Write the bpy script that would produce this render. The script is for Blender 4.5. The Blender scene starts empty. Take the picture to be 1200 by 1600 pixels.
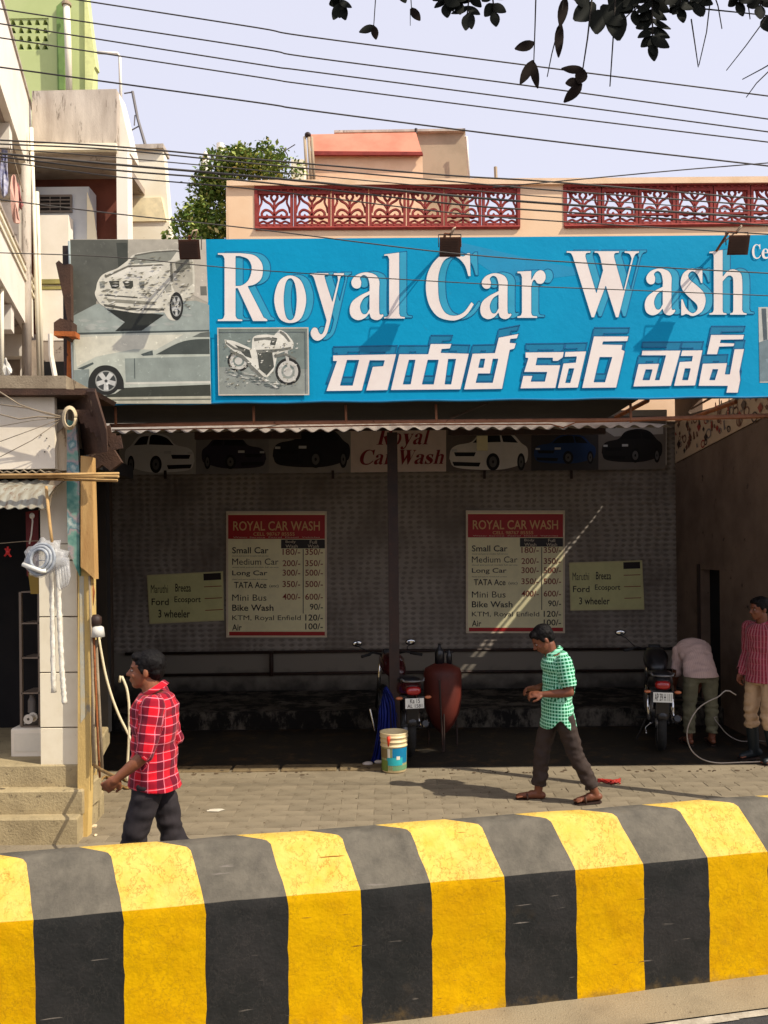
import bpy, math, random
from mathutils import Vector, Matrix, noise, Euler
from mathutils.geometry import tessellate_polygon
random.seed(11)
scene = bpy.context.scene
COL = scene.collection
# ------------------------------------------------------------------ camera
F = 1300.0                     # focal length in photograph pixels
CAMZ = 2.25                    # eye height above the pavement (seen from a bus)
ROLL = 0.010
cam_d = bpy.data.cameras.new('camera')
cam = bpy.data.objects.new('camera', cam_d); COL.objects.link(cam)
cam_d.sensor_fit = 'VERTICAL'; cam_d.sensor_height = 36.0; cam_d.lens = 36.0*F/1600.0
cam_d.shift_y = 60.0/1600.0
cam_d.clip_end = 2000.0; cam_d.clip_start = 0.05
cam.matrix_world = Matrix.Translation((0,0,CAMZ)) @ Matrix.Rotation(math.radians(90),4,'X') @ Matrix.Rotation(-ROLL,4,'Z')
scene.camera = cam
# ------------------------------------------------------------------ world and sun
SUN = Vector((0.84,-0.425,1.0)).normalized()
world = bpy.data.worlds.new("World"); scene.world = world; world.use_nodes = True
wn = world.node_tree; wn.nodes.clear()
sky = wn.nodes.new('ShaderNodeTexSky'); sky.sky_type = 'NISHITA'; sky.sun_disc = False
sky.sun_elevation = math.asin(SUN.z); sky.sun_rotation = math.atan2(SUN.x, SUN.y)
sky.air_density = 1.0; sky.dust_density = 4.0; sky.ozone_density = 2.2; sky.altitude = 100
hz = wn.nodes.new('ShaderNodeMix'); hz.data_type = 'RGBA'; hz.inputs[0].default_value = 0.70
hz.inputs[7].default_value = (7.7,7.6,8.7,1)          # milky dry-season haze over the whole dome
bg = wn.nodes.new('ShaderNodeBackground'); bg.inputs[1].default_value = 0.11
wo = wn.nodes.new('ShaderNodeOutputWorld')
wn.links.new(sky.outputs[0], hz.inputs[6]); wn.links.new(hz.outputs[2], bg.inputs[0]); wn.links.new(bg.outputs[0], wo.inputs[0])
sd = bpy.data.lights.new('sun','SUN'); sd.energy = 4.1; sd.angle = math.radians(0.5); sd.color = (1.0,0.92,0.78)
so = bpy.data.objects.new('sun', sd); COL.objects.link(so)
so.rotation_euler = SUN.to_track_quat('Z','Y').to_euler(); so.location = (20,-10,30)
vs = scene.view_settings
vs.view_transform = 'Standard'; vs.look = 'None'; vs.gamma = 1.0; vs.exposure = 0.32; vs.use_curve_mapping = False
scene.cycles.max_bounces = 6; scene.cycles.use_denoising = True
# ------------------------------------------------------------------ helpers
def P(px, py, d):
    """point at depth d that stands where the photograph shows (px,py)"""
    u = px-600.0; v = py-860.0
    return Vector(((u-ROLL*v)*d/F, d, CAMZ-(v+ROLL*u)*d/F))
def srgb(r,g,b):
    f = lambda c: (c/255/12.92) if c/255 <= .04045 else ((c/255+.055)/1.055)**2.4
    return (f(r),f(g),f(b),1)
class MB:
    def __init__(s): s.v=[]; s.f=[]
    def add(s, vs, fs, M=None):
        n=len(s.v)
        s.v += [tuple(M@Vector(p)) if M else tuple(p) for p in vs]
        s.f += [tuple(i+n for i in f) for f in fs]; return s
    def box(s, a, b, M=None, jit=0):
        x0,y0,z0=a; x1,y1,z1=b
        if x0>x1: x0,x1=x1,x0
        if y0>y1: y0,y1=y1,y0
        if z0>z1: z0,z1=z1,z0
        vs=[(x,y,z) for z in (z0,z1) for y in (y0,y1) for x in (x0,x1)]
        if jit: vs=[(x+random.uniform(-jit,jit),y+random.uniform(-jit,jit),z+random.uniform(-jit,jit)) for x,y,z in vs]
        return s.add(vs,[(0,2,3,1),(4,5,7,6),(0,1,5,4),(2,6,7,3),(0,4,6,2),(1,3,7,5)],M)
    def cbox(s,a,b,c=.01,M=None):
        """box with chamfered vertical and top edges"""
        x0,y0,z0=a; x1,y1,z1=b
        o=[(x0+c,y0),(x1-c,y0),(x1,y0+c),(x1,y1-c),(x1-c,y1),(x0+c,y1),(x0,y1-c),(x0,y0+c)]
        i=[(x0+2*c,y0+c),(x1-2*c,y0+c),(x1-c,y0+2*c),(x1-c,y1-2*c),(x1-2*c,y1-c),(x0+2*c,y1-c),(x0+c,y1-2*c),(x0+c,y0+2*c)]
        vs=[(x,y,z0) for x,y in o]+[(x,y,z1-c) for x,y in o]+[(x,y,z1) for x,y in i]
        fs=[tuple(range(7,-1,-1)),tuple(range(16,24))]
        for k in range(8):
            n=(k+1)%8; fs+= [(k,n,8+n,8+k),(8+k,8+n,16+n,16+k)]
        return s.add(vs,fs,M)
    def tube(s, pts, r, seg=8, cap=True, M=None):
        pts=[Vector(p) for p in pts]; n=len(pts)
        rs = r if isinstance(r,(list,tuple)) else [r]*n
        vs=[]; up=None
        for i,p in enumerate(pts):
            t=(pts[min(i+1,n-1)]-pts[max(i-1,0)])
            if t.length<1e-9: t=Vector((0,0,1))
            t.normalize()
            if up is None:
                up = Vector((0,0,1)) if abs(t.z)<.9 else Vector((1,0,0))
            a=t.cross(up)
            if a.length<1e-6: a=t.orthogonal()
            a.normalize(); b=a.cross(t).normalized(); up=b
            for k in range(seg):
                an=2*math.pi*k/seg
                vs.append(p+(a*math.cos(an)+b*math.sin(an))*rs[i])
        fs=[]
        for i in range(n-1):
            for k in range(seg):
                k2=(k+1)%seg
                fs.append((i*seg+k,i*seg+k2,(i+1)*seg+k2,(i+1)*seg+k))
        if cap: fs += [tuple(range(seg-1,-1,-1)), tuple(range((n-1)*seg,n*seg))]
        return s.add(vs,fs,M)
    def lathe(s, prof, seg=24, M=None, closed=False):
        """prof: (radius, z) list about the Z axis"""
        vs=[(r*math.cos(2*math.pi*k/seg), r*math.sin(2*math.pi*k/seg), z) for r,z in prof for k in range(seg)]
        n=len(prof); fs=[]
        for i in range(n if closed else n-1):
            j=(i+1)%n
            for k in range(seg):
                k2=(k+1)%seg; fs.append((i*seg+k,i*seg+k2,j*seg+k2,j*seg+k))
        return s.add(vs,fs,M)
    def ell(s, c, r, M=None, nu=16, nv=10, R=None):
        c=Vector(c); vs=[]; 
        for j in range(1,nv):
            th=math.pi*j/nv
            for i in range(nu):
                ph=2*math.pi*i/nu
                q=Vector((r[0]*math.sin(th)*math.cos(ph), r[1]*math.sin(th)*math.sin(ph), r[2]*math.cos(th)))
                if R: q=R@q
                vs.append(c+q)
        t=Vector((0,0,r[2])); b=Vector((0,0,-r[2]))
        if R: t=R@t; b=R@b
        vs += [c+t, c+b]; T=len(vs)-2; B=T+1; fs=[]
        for j in range(nv-2):
            for i in range(nu):
                i2=(i+1)%nu
                fs.append((j*nu+i,(j+1)*nu+i,(j+1)*nu+i2,j*nu+i2))
        for i in range(nu):
            i2=(i+1)%nu; fs.append((T,i,i2)); fs.append((B,(nv-2)*nu+i2,(nv-2)*nu+i))
        return s.add(vs,fs,M)
    def cap(s, p0, p1, r0, r1, M=None):
        p0=Vector(p0); p1=Vector(p1); t=(p1-p0).normalized() if (p1-p0).length>1e-6 else Vector((0,0,1))
        pts=[];rs=[]
        for k in range(4):
            a=math.pi/2*(1-k/3.0); pts.append(p0-t*r0*math.sin(a)); rs.append(max(r0*math.cos(a),r0*.08))
        for k in range(4):
            a=math.pi/2*(k/3.0); pts.append(p1+t*r1*math.sin(a)); rs.append(max(r1*math.cos(a),r1*.08))
        return s.tube(pts,rs,12,True,M)
    def loft(s, rings, seg=20, M=None):
        """rings: (centre, rx, ry, pitch) ellipses, closed ends; pitch turns about y"""
        vs=[]
        for c,rx,ry,pt in rings:
            for k in range(seg):
                a=2*math.pi*k/seg; x=rx*math.cos(a); y=ry*math.sin(a)
                vs.append((c[0]+x*math.cos(pt), c[1]+y, c[2]-x*math.sin(pt)))
        n=len(rings); fs=[]
        for i in range(n-1):
            for k in range(seg):
                k2=(k+1)%seg; fs.append((i*seg+k,i*seg+k2,(i+1)*seg+k2,(i+1)*seg+k))
        fs += [tuple(range(seg-1,-1,-1)), tuple(range((n-1)*seg,n*seg))]
        return s.add(vs,fs,M)
    def prism(s, loops, y0, y1, M=None):
        """loops: outer + holes of (x,z); extruded from y0 (front) to y1"""
        loops=[[Vector((x,0,z)) for x,z in l] for l in loops]
        flat=[p for l in loops for p in l]; N=len(flat)
        tris=tessellate_polygon(loops)
        vs=[(p.x,y0,p.z) for p in flat]
        fs=[]
        for a,b,c in tris:
            A,B,C_=flat[a],flat[b],flat[c]
            ny=(B-A).cross(C_-A).y
            fs.append((a,b,c) if ny<0 else (a,c,b))
        if y1 is not None and y1!=y0:
            vs += [(p.x,y1,p.z) for p in flat]
            fs += [tuple(i+N for i in reversed(f)) for f in list(fs)]
            o=0
            for l in loops:
                m=len(l)
                for k in range(m):
                    k2=(k+1)%m; fs.append((o+k,o+k2,N+o+k2,N+o+k))
                o+=m
        return s.add(vs,fs,M)
    def quad(s,a,b,c,d): return s.add([a,b,c,d],[(0,1,2,3)])
    def build(s, name, mat, parent=None, smooth=False):
        me=bpy.data.meshes.new(name); me.from_pydata(s.v,[],s.f)
        if mat: me.materials.append(mat)
        if smooth:
            me.polygons.foreach_set('use_smooth',[True]*len(me.polygons))
        me.update(); return link(name, me, parent)
def link(name, me, parent=None):
    o=bpy.data.objects.new(name,me); COL.objects.link(o)
    if parent is not None:
        o.parent=parent
        if parent.get('_world'): o.matrix_parent_inverse=Matrix.Translation(-Vector(parent.location))
    return o
def thing(name, label, cat, loc=(0,0,0), group=None, world=True):
    """an Empty at the thing's base; with world=True its parts are given in world coordinates"""
    o=bpy.data.objects.new(name,None); COL.objects.link(o); o.location=loc; o.empty_display_size=.1
    o['label']=label; o['category']=cat
    if group: o['group']=group
    if world: o['_world']=1
    return o
def tag(o,label,cat,group=None):
    o['label']=label; o['category']=cat
    if group: o['group']=group
    return o
def struct(o,label=None,cat=None):
    o['kind']='structure'
    if label: o['label']=label
    if cat: o['category']=cat
    return o
def copy_tree(o,parent=None):
    c=o.copy(); COL.objects.link(c)
    if parent is not None: c.parent=parent
    for ch in list(o.children): copy_tree(ch,c)
    return c
# ------------------------------------------------------------------ materials
def nd(nt,t,**k):
    n=nt.nodes.new(t)
    for a,b in k.items(): setattr(n,a,b)
    return n
def lk(nt,a,b): nt.links.new(a,b)
MATS={}
def mat(name, c1, c2=None, rough=.8, sc=3.0, amt=.5, c3=None, sc3=25, amt3=.35, bump=.2, bsc=60, metal=0, coat=0, stretch=(1,1,1), spec=.3):
    """weathered procedural surface: c1 mottled with c2, speckled with c3, with a fine relief"""
    if name in MATS: return MATS[name]
    m=bpy.data.materials.new(name); m.use_nodes=True; nt=m.node_tree; b=nt.nodes['Principled BSDF']
    tc=nd(nt,'ShaderNodeTexCoord'); mp=nd(nt,'ShaderNodeMapping'); mp.inputs['Scale'].default_value=stretch
    lk(nt,tc.outputs['Object'],mp.inputs[0])
    def nz(scale,det=5,rg=.6):
        n=nd(nt,'ShaderNodeTexNoise'); n.inputs['Scale'].default_value=scale; n.inputs['Detail'].default_value=det; n.inputs['Roughness'].default_value=rg
        lk(nt,mp.outputs[0],n.inputs['Vector']); return n
    def ramp(fac,lo,hi):
        r=nd(nt,'ShaderNodeMapRange'); r.inputs[1].default_value=lo; r.inputs[2].default_value=hi
        lk(nt,fac,r.inputs[0]); return r.outputs[0]
    col=None
    c2=c2 or tuple(x*.7 for x in c1[:3])+(1,)
    mx=nd(nt,'ShaderNodeMix',data_type='RGBA'); mx.inputs[6].default_value=c1; mx.inputs[7].default_value=c2
    lk(nt,ramp(nz(sc).outputs[0],.62-amt*.35,.72),mx.inputs[0]); col=mx.outputs[2]
    if c3:
        m3=nd(nt,'ShaderNodeMix',data_type='RGBA'); m3.inputs[7].default_value=c3; lk(nt,col,m3.inputs[6])
        lk(nt,ramp(nz(sc3,8,.7).outputs[0],.72-amt3*.4,.76-amt3*.3),m3.inputs[0]); col=m3.outputs[2]
    if name.startswith('paver'):
        oi=nd(nt,'ShaderNodeObjectInfo'); mr=nd(nt,'ShaderNodeMapRange'); mr.inputs[3].default_value=.88; mr.inputs[4].default_value=1.06; lk(nt,oi.outputs['Random'],mr.inputs[0])
        mm=nd(nt,'ShaderNodeVectorMath',operation='SCALE'); lk(nt,col,mm.inputs[0]); lk(nt,mr.outputs[0],mm.inputs['Scale']); col=mm.outputs[0]
    lk(nt,col,b.inputs['Base Color'])
    b.inputs['Roughness'].default_value=rough; b.inputs['Metallic'].default_value=metal
    b.inputs['Specular IOR Level'].default_value=spec; b.inputs['Coat Weight'].default_value=coat
    if bump:
        bp=nd(nt,'ShaderNodeBump'); bp.inputs['Strength'].default_value=bump; bp.inputs['Distance'].default_value=.02
        lk(nt,nz(bsc,6,.65).outputs[0],bp.inputs['Height']); lk(nt,bp.outputs[0],b.inputs['Normal'])
    MATS[name]=m; return m
def flat(name,r,g,b,rough=.45,spec=.3):
    if name.startswith('pr_'):      # printed photograph: grain and blotches of ink
        c=srgb(r,g,b); k=[x*1.25+.01 for x in c[:3]]; return mat(name,c,tuple(x*.76 for x in c[:3])+(1,),rough=.5,sc=9,amt=.8,c3=tuple(k)+(1,),sc3=22,amt3=.30,bump=.03,spec=.2)
    """printed ink / plain paint given as its sRGB colour"""
    return mat(name, srgb(r,g,b), tuple(x*.88 for x in srgb(r,g,b)[:3])+(1,), rough=rough, sc=6, amt=.6, bump=.04, bsc=30, spec=spec)
def sm(pts, n=5):
    """polyline through points; those with a third member are smooth (Catmull-Rom)"""
    N=len(pts); out=[]
    g=lambda i: Vector(pts[i%N][:2])
    sf=lambda i: len(pts[i%N])>2
    for i in range(N):
        out.append(tuple(g(i)))
        if sf(i) or sf(i+1):
            p1,p2=g(i),g(i+1)
            p0=g(i-1) if sf(i) else p1-(p2-p1)
            p3=g(i+2) if sf(i+1) else p2+(p2-p1)
            for k in range(1,n):
                t=k/n
                q=.5*((2*p1)+(p2-p0)*t+(2*p0-5*p1+4*p2-p3)*t*t+(3*p1-p0-3*p2+p3)*t**3)
                out.append((q.x,q.y))
    return out
def pxprism(mb, loops, d, th=None, T=None):
    """loops in photograph pixels (T maps first), on the plane y=d"""
    L=[]
    for l in loops:
        q=[]
        for p in l:
            x,y=(T(*p[:2]) if T else p[:2]); w=P(x,y,d); q.append((w.x,w.z))
        L.append(q)
    return mb.prism(L,d,None if th is None else d+th)
def pxbox(mb,x0,y0,x1,y1,d,th,jit=0):
    a=P(x0,(y0+y1)/2,d); b=P(x1,(y0+y1)/2,d); c=P((x0+x1)/2,y0,d); e=P((x0+x1)/2,y1,d)
    return mb.box((a.x,d,e.z),(b.x,d+th,c.z),None,jit)
_tn=[0]
def text(s, x0,x1,yb,yt, d, m, parent, name='lettering', bold=.012, T=None, shear=0):
    """a line of sans lettering fitted to a pixel box"""
    cu=bpy.data.curves.new('t','FONT'); cu.body=s; cu.size=1; cu.offset=(0 if 'M' in s else bold); cu.resolution_u=3; cu.shear=shear
    o=bpy.data.objects.new('t',cu); COL.objects.link(o)
    dg=bpy.context.evaluated_depsgraph_get(); me=bpy.data.meshes.new_from_object(o.evaluated_get(dg))
    bpy.data.objects.remove(o); bpy.data.curves.remove(cu)
    xs=[v.co.x for v in me.vertices]; ys=[v.co.y for v in me.vertices]
    X0,X1=min(xs),max(xs); Y0,Y1=min(ys),max(ys)
    for v in me.vertices:
        px=x0+(v.co.x-X0)/(X1-X0)*(x1-x0); py=yb+(v.co.y-Y0)/(Y1-Y0)*(yt-yb)
        v.co=P(px,py,d)
    me.materials.clear(); me.materials.append(m); me.name=name; me.update()
    return link(name,me,parent)
# ================================================================== ground, road, barrier
m_conc = mat('pavement_concrete', srgb(142,129,106), srgb(120,108,88), rough=.9, sc=1.3, amt=.7, c3=srgb(92,80,62), sc3=9, amt3=.3, bump=.5, bsc=40)
m_paver = mat('paver_concrete', srgb(142,129,106), srgb(120,108,88), rough=.9, sc=2.2, amt=.6, c3=srgb(100,86,66), sc3=7, amt3=.35, bump=.5, bsc=70)
m_asph = mat('asphalt', (.055,.052,.05,1), (.075,.07,.066,1), rough=.9, sc=20, amt=.6, bump=.7, bsc=160)
m_gutter = mat('gutter_concrete', srgb(152,136,108), srgb(128,114,90), rough=.95, sc=3, amt=.5, c3=srgb(104,90,70), sc3=30, amt3=.25, bump=.5, bsc=110)
m_line = mat('worn_line_paint', srgb(190,180,160), srgb(140,128,108), rough=.9, sc=14, amt=.8, bump=.3, bsc=90)
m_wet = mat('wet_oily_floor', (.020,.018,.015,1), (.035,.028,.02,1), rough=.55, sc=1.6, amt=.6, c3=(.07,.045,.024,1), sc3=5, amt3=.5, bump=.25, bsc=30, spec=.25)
g=MB().quad((-500,-200,-.16),(500,-200,-.16),(500,900,-.16),(-500,900,-.16)).build('ground',m_asph); struct(g)
YB=lambda X,o=0: 4.19+.2013*X+o      # barrier front line
bd=Vector((1,.2013,0)).normalized(); bn=Vector((-bd.y,bd.x,0))
def bp(s,w,z): q=Vector((0,4.19,0))+bd*s+bn*w; return (q.x,q.y,z)
g=MB().quad(bp(-12,-9,-.154),bp(14,-9,-.154),bp(14,-.27,-.154),bp(-12,-.27,-.154)).build('road',m_asph); struct(g)
mb=MB()
for k in range(60):
    s0=-6+k*.25; j=lambda: random.uniform(-.006,.006)
    mb.add([bp(s0,-.32+j(),-.147),bp(s0+.25,-.32+j(),-.147),bp(s0+.25,-.265,-.147),bp(s0,-.265,-.147)],[(0,1,2,3)])
struct(mb.build('road_edge_line',m_line))
mb=MB(); 
n=120
for k in range(n):
    s0=-8+18*k/n; s1=-8+18*(k+1)/n
    for w0,w1,z0,z1 in ((-.262,-.13,-.142,-.136),(-.13,.04,-.136,-.122)):
        mb.add([bp(s0,w0,z0),bp(s1,w0,z0),bp(s1,w1,z1),bp(s0,w1,z1)],[(0,1,2,3)])
struct(mb.build('gutter',m_gutter))
# pavement behind the barrier
g=MB().box((-14,4.95,-.3),(16,6.02,-.012)).build('pavement',m_conc); struct(g)
g=MB().box((-14,6.03,-.3),(16,8.62,-.003)).build('forecourt',m_conc); struct(g)
court=g
pm=[]
for k in range(6):
    w,h=.296,.1465
    b=MB().cbox((-w/2,-h/2,-.02),(w/2,h/2,0),.003); b.v=[(x,y,z+ (random.uniform(-.0015,.0015) if z>-.01 else 0)) for x,y,z in b.v]
    me=bpy.data.meshes.new('paver'); me.from_pydata(b.v,[],b.f); me.materials.append(m_paver); pm.append(me)
spots=[]
for r in range(17):
    y=6.11+r*.149
    for c in range(28):
        x=-3.1+c*.299+(.15 if r%2 else 0)
        px=600+1300*x/y
        if px<120 or px>1215: continue
        if x< -.277*y-.55: continue
        if random.random()<.015: continue
        spots.append((x+random.uniform(-.003,.003),y+random.uniform(-.003,.003),random.uniform(-.003,.003)))
spots.sort(key=lambda s:s[1])
for i,(x,y,z) in enumerate(spots[:300]):
    o=bpy.data.objects.new('paver',pm[i%6]); COL.objects.link(o); o.parent=court; o.location=(x,y,z); o.rotation_euler=(random.uniform(-.006,.006),random.uniform(-.006,.006),random.uniform(-.01,.01))
mb=MB()
for x,y,z in spots[300:]:
    mb.cbox((x-.148,y-.073,z-.02),(x+.148,y+.073,z),.003)
if mb.v:
    o=mb.build('paver',m_paver,court); o['kind']='stuff'
# shop floor (black wet concrete near the front, grey further back)
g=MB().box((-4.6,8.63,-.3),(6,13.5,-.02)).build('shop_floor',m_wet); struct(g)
m_slab = mat('edge_slab_concrete', srgb(128,110,80), srgb(95,80,58), rough=.9, sc=4, amt=.6, c3=srgb(50,42,32), sc3=14, amt3=.4, bump=.4)
x=-2.75
for w in (.55,.62,.5,.6,.58):
    b=MB().cbox((x,8.50,-.02),(x+w-.03,8.72,.018+random.uniform(-.006,.006)),.01); o=b.build('edge_slab',m_slab,g); x+=w
# ---- striped barrier
def painted(name,c,cd,cs,pale):
    return mat(name,c,cd,rough=.75,sc=5,amt=.45,c3=cs,sc3=18,amt3=.30,bump=.45,bsc=26,spec=.3)
def stripe_mat(name,c,c2,c3,a3,sc3,dust,scratch):
    """road paint on rough plaster: mottling, chipped flecks, dust on upward facing parts"""
    m=bpy.data.materials.new(name); m.use_nodes=True; nt=m.node_tree; b=nt.nodes['Principled BSDF']
    tc=nd(nt,'ShaderNodeTexCoord'); 
    def nz(scale,det=6,rg=.65,vec=None):
        n=nd(nt,'ShaderNodeTexNoise'); n.inputs['Scale'].default_value=scale; n.inputs['Detail'].default_value=det; n.inputs['Roughness'].default_value=rg
        lk(nt,vec or tc.outputs['Object'],n.inputs['Vector']); return n.outputs[0]
    def rng(f,a,b_,c_=0,d_=1):
        r=nd(nt,'ShaderNodeMapRange'); r.inputs[1].default_value=a; r.inputs[2].default_value=b_; r.inputs[3].default_value=c_; r.inputs[4].default_value=d_; lk(nt,f,r.inputs[0]); return r.outputs[0]
    def mix(f,a,b_):
        x=nd(nt,'ShaderNodeMix',data_type='RGBA'); lk(nt,f,x.inputs[0])
        for i,q in ((6,a),(7,b_)):
            if isinstance(q,tuple): x.inputs[i].default_value=q
            else: lk(nt,q,x.inputs[i])
        return x.outputs[2]
    col=mix(rng(nz(3.5),.4,.65),c,c2)
    # dust and wear gather on the sloping and top faces (their own colour, a material trait of the ledge)
    geo=nd(nt,'ShaderNodeNewGeometry'); sep=nd(nt,'ShaderNodeSeparateXYZ'); lk(nt,geo.outputs['True Normal'],sep.inputs[0])
    up=rng(sep.outputs[2],.2,.5)
    du=nd(nt,'ShaderNodeMath',operation='MULTIPLY'); lk(nt,up,du.inputs[0]); lk(nt,rng(nz(9),.3,.6,.55,1.0),du.inputs[1])
    du2=nd(nt,'ShaderNodeMath',operation='MULTIPLY'); lk(nt,du.outputs[0],du2.inputs[0]); du2.inputs[1].default_value=dust[1]
    col=mix(du2.outputs[0],col,dust[0])
    # chips: thin ridged flecks
    mp=nd(nt,'ShaderNodeMapping'); mp.inputs['Scale'].default_value=(1.3,1,1); mp.inputs['Rotation'].default_value=(.3,.5,.2); lk(nt,tc.outputs['Object'],mp.inputs[0])
    v=nz(sc3,9,.7,mp.outputs[0]); ms=rng(nz(5.0,3),.36,.54)
    ab=nd(nt,'ShaderNodeMath',operation='SUBTRACT'); lk(nt,v,ab.inputs[0]); ab.inputs[1].default_value=.5
    ab2=nd(nt,'ShaderNodeMath',operation='ABSOLUTE'); lk(nt,ab.outputs[0],ab2.inputs[0])
    chip=rng(ab2.outputs[0],.004,.013,1,0)
    cm=nd(nt,'ShaderNodeMath',operation='MULTIPLY'); lk(nt,chip,cm.inputs[0]); lk(nt,ms,cm.inputs[1])
    cm2=nd(nt,'ShaderNodeMath',operation='MULTIPLY'); lk(nt,cm.outputs[0],cm2.inputs[0]); lk(nt,rng(sep.outputs[2],.2,.5,a3*.45,a3),cm2.inputs[1])
    col=mix(cm2.outputs[0],col,c3)
    mp2=nd(nt,'ShaderNodeMapping'); mp2.inputs['Scale'].default_value=(2.2,2.2,26); mp2.inputs['Rotation'].default_value=(0,.12,0); lk(nt,tc.outputs['Object'],mp2.inputs[0])
    sc_=rng(nz(1.6,3,.5,mp2.outputs[0]),.70,.74); col=mix(rngm(sc_,scratch) if False else sc_,col,c3)
    col=mix(rng(nz(2.2,5,.6),.60,.70,0,.28),col,srgb(96,78,52))
    # grime at the foot: splashed dirt within a hand of the ground
    sp=nd(nt,'ShaderNodeSeparateXYZ'); lk(nt,tc.outputs['Object'],sp.inputs[0])
    hz_=nd(nt,'ShaderNodeMath',operation='ADD'); lk(nt,sp.outputs[2],hz_.inputs[0]); lk(nt,rng(nz(12),.2,.8,-.06,.10),hz_.inputs[1])
    col=mix(rng(hz_.outputs[0],-.15,-.07,.55,0),col,srgb(120,98,60))
    lk(nt,col,b.inputs['Base Color']); b.inputs['Roughness'].default_value=.72; b.inputs['Specular IOR Level'].default_value=.08
    bm_=nd(nt,'ShaderNodeBump'); bm_.inputs['Strength'].default_value=.42; bm_.inputs['Distance'].default_value=.03
    ad=nd(nt,'ShaderNodeMath',operation='ADD'); lk(nt,nz(7,4,.5),ad.inputs[0])
    s2=nd(nt,'ShaderNodeMath',operation='MULTIPLY'); lk(nt,nz(60,5,.6),s2.inputs[0]); s2.inputs[1].default_value=.25; lk(nt,s2.outputs[0],ad.inputs[1])
    s3=nd(nt,'ShaderNodeMath',operation='MULTIPLY'); lk(nt,cm.outputs[0],s3.inputs[0]); s3.inputs[1].default_value=-.12
    a4=nd(nt,'ShaderNodeMath',operation='ADD'); lk(nt,ad.outputs[0],a4.inputs[0]); lk(nt,s3.outputs[0],a4.inputs[1])
    lk(nt,a4.outputs[0],bm_.inputs['Height']); lk(nt,bm_.outputs[0],b.inputs['Normal'])
    return m
m_yel=stripe_mat('barrier_yellow',srgb(212,163,0),srgb(200,148,2),srgb(128,88,30),.8,13,(srgb(236,204,120),.60),1)
m_blk=stripe_mat('barrier_black',srgb(40,40,38),srgb(50,48,46),srgb(120,112,102),.35,9,(srgb(114,107,94),.85),1)
edges=[-85,48,187,315,444,559,669,783.5,895,1000.5,1102,1195,1282]
def s_of(px):
    r=(px-600)/1300.; X=4.19*r/(1-.2013*r); return X/bd.x
ss=[s_of(e) for e in edges]
while ss[0]>-4: ss.insert(0,ss[0]-.41)
first_yel = ( [s for s in ss].index(s_of(48))-1 )%2
while ss[-1]<4.6: ss.append(ss[-1]+.41)
bar=thing('road_barrier','long concrete road barrier painted in yellow and black stripes with a sloping upper face','barrier',(0,4.4,-.15))
prof=[(0,-.16),(0,.15),(-.004,.35),(0,.554),(.001,.556),(.085,.668),(.160,.762),(.176,.776),(.19,.780),(.27,.782),(.285,.77),(.295,.7),(.30,-.05)]
for i in range(len(ss)-1):
    s0,s1=ss[i],ss[i+1]; yel=(i%2==first_yel); m=m_yel if yel else m_blk
    mb=MB(); nS=14; nP=[]
    dense=[]
    for a,b in zip(prof[:-1],prof[1:]):
        L=math.hypot(b[0]-a[0],b[1]-a[1]); k=max(1,int(L/.05))
        for q in range(k): dense.append((a[0]+(b[0]-a[0])*q/k,a[1]+(b[1]-a[1])*q/k))
    dense.append(prof[-1]); NP=len(dense); crease=min(range(NP),key=lambda k:abs(dense[k][1]-.556)+(0 if dense[k][0]<.02 else 9)); dense.insert(crease,dense[crease]); NP+=1
    vs=[]
    for si in range(nS+1):
        for w,z in dense:
            # painted edges lean along the slope and slide off along the top
            def lean(sedge):
                q=0
                if z>.54: q=-.075*min(1,(z-.54)/.24)-.02*0
                if w>.168: q-= .17*min(1,(w-.168)/.09)
                wob=.005*noise.noise(Vector((sedge*7,z*6,w*5)))+.006*noise.noise(Vector((sedge*3,z*25,w*25)))
                return sedge+q+wob
            a=lean(s0); b=lean(s1); s=a+(b-a)*si/nS
            nn=.007*noise.noise(Vector((s*3,z*3,w*3)))+.003*noise.noise(Vector((s*11,z*11,w*9)))
            x,y,zz=bp(s,w,z); dz=.006*noise.noise(Vector((s*2.2,5,w)))
            vs.append((x+nn*bn.x*-1,y+nn*bn.y*-1,zz+(dz if z>.5 else 0)))
    fs=[]
    for si in range(nS):
        for k in [q for q in range(NP-1) if q!=crease]:
            fs.append((si*NP+k,(si+1)*NP+k,(si+1)*NP+k+1,si*NP+k+1))
    mb.add(vs,fs); o=mb.build('yellow_stripe_section' if yel else 'black_stripe_section',m,bar,True)
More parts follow.
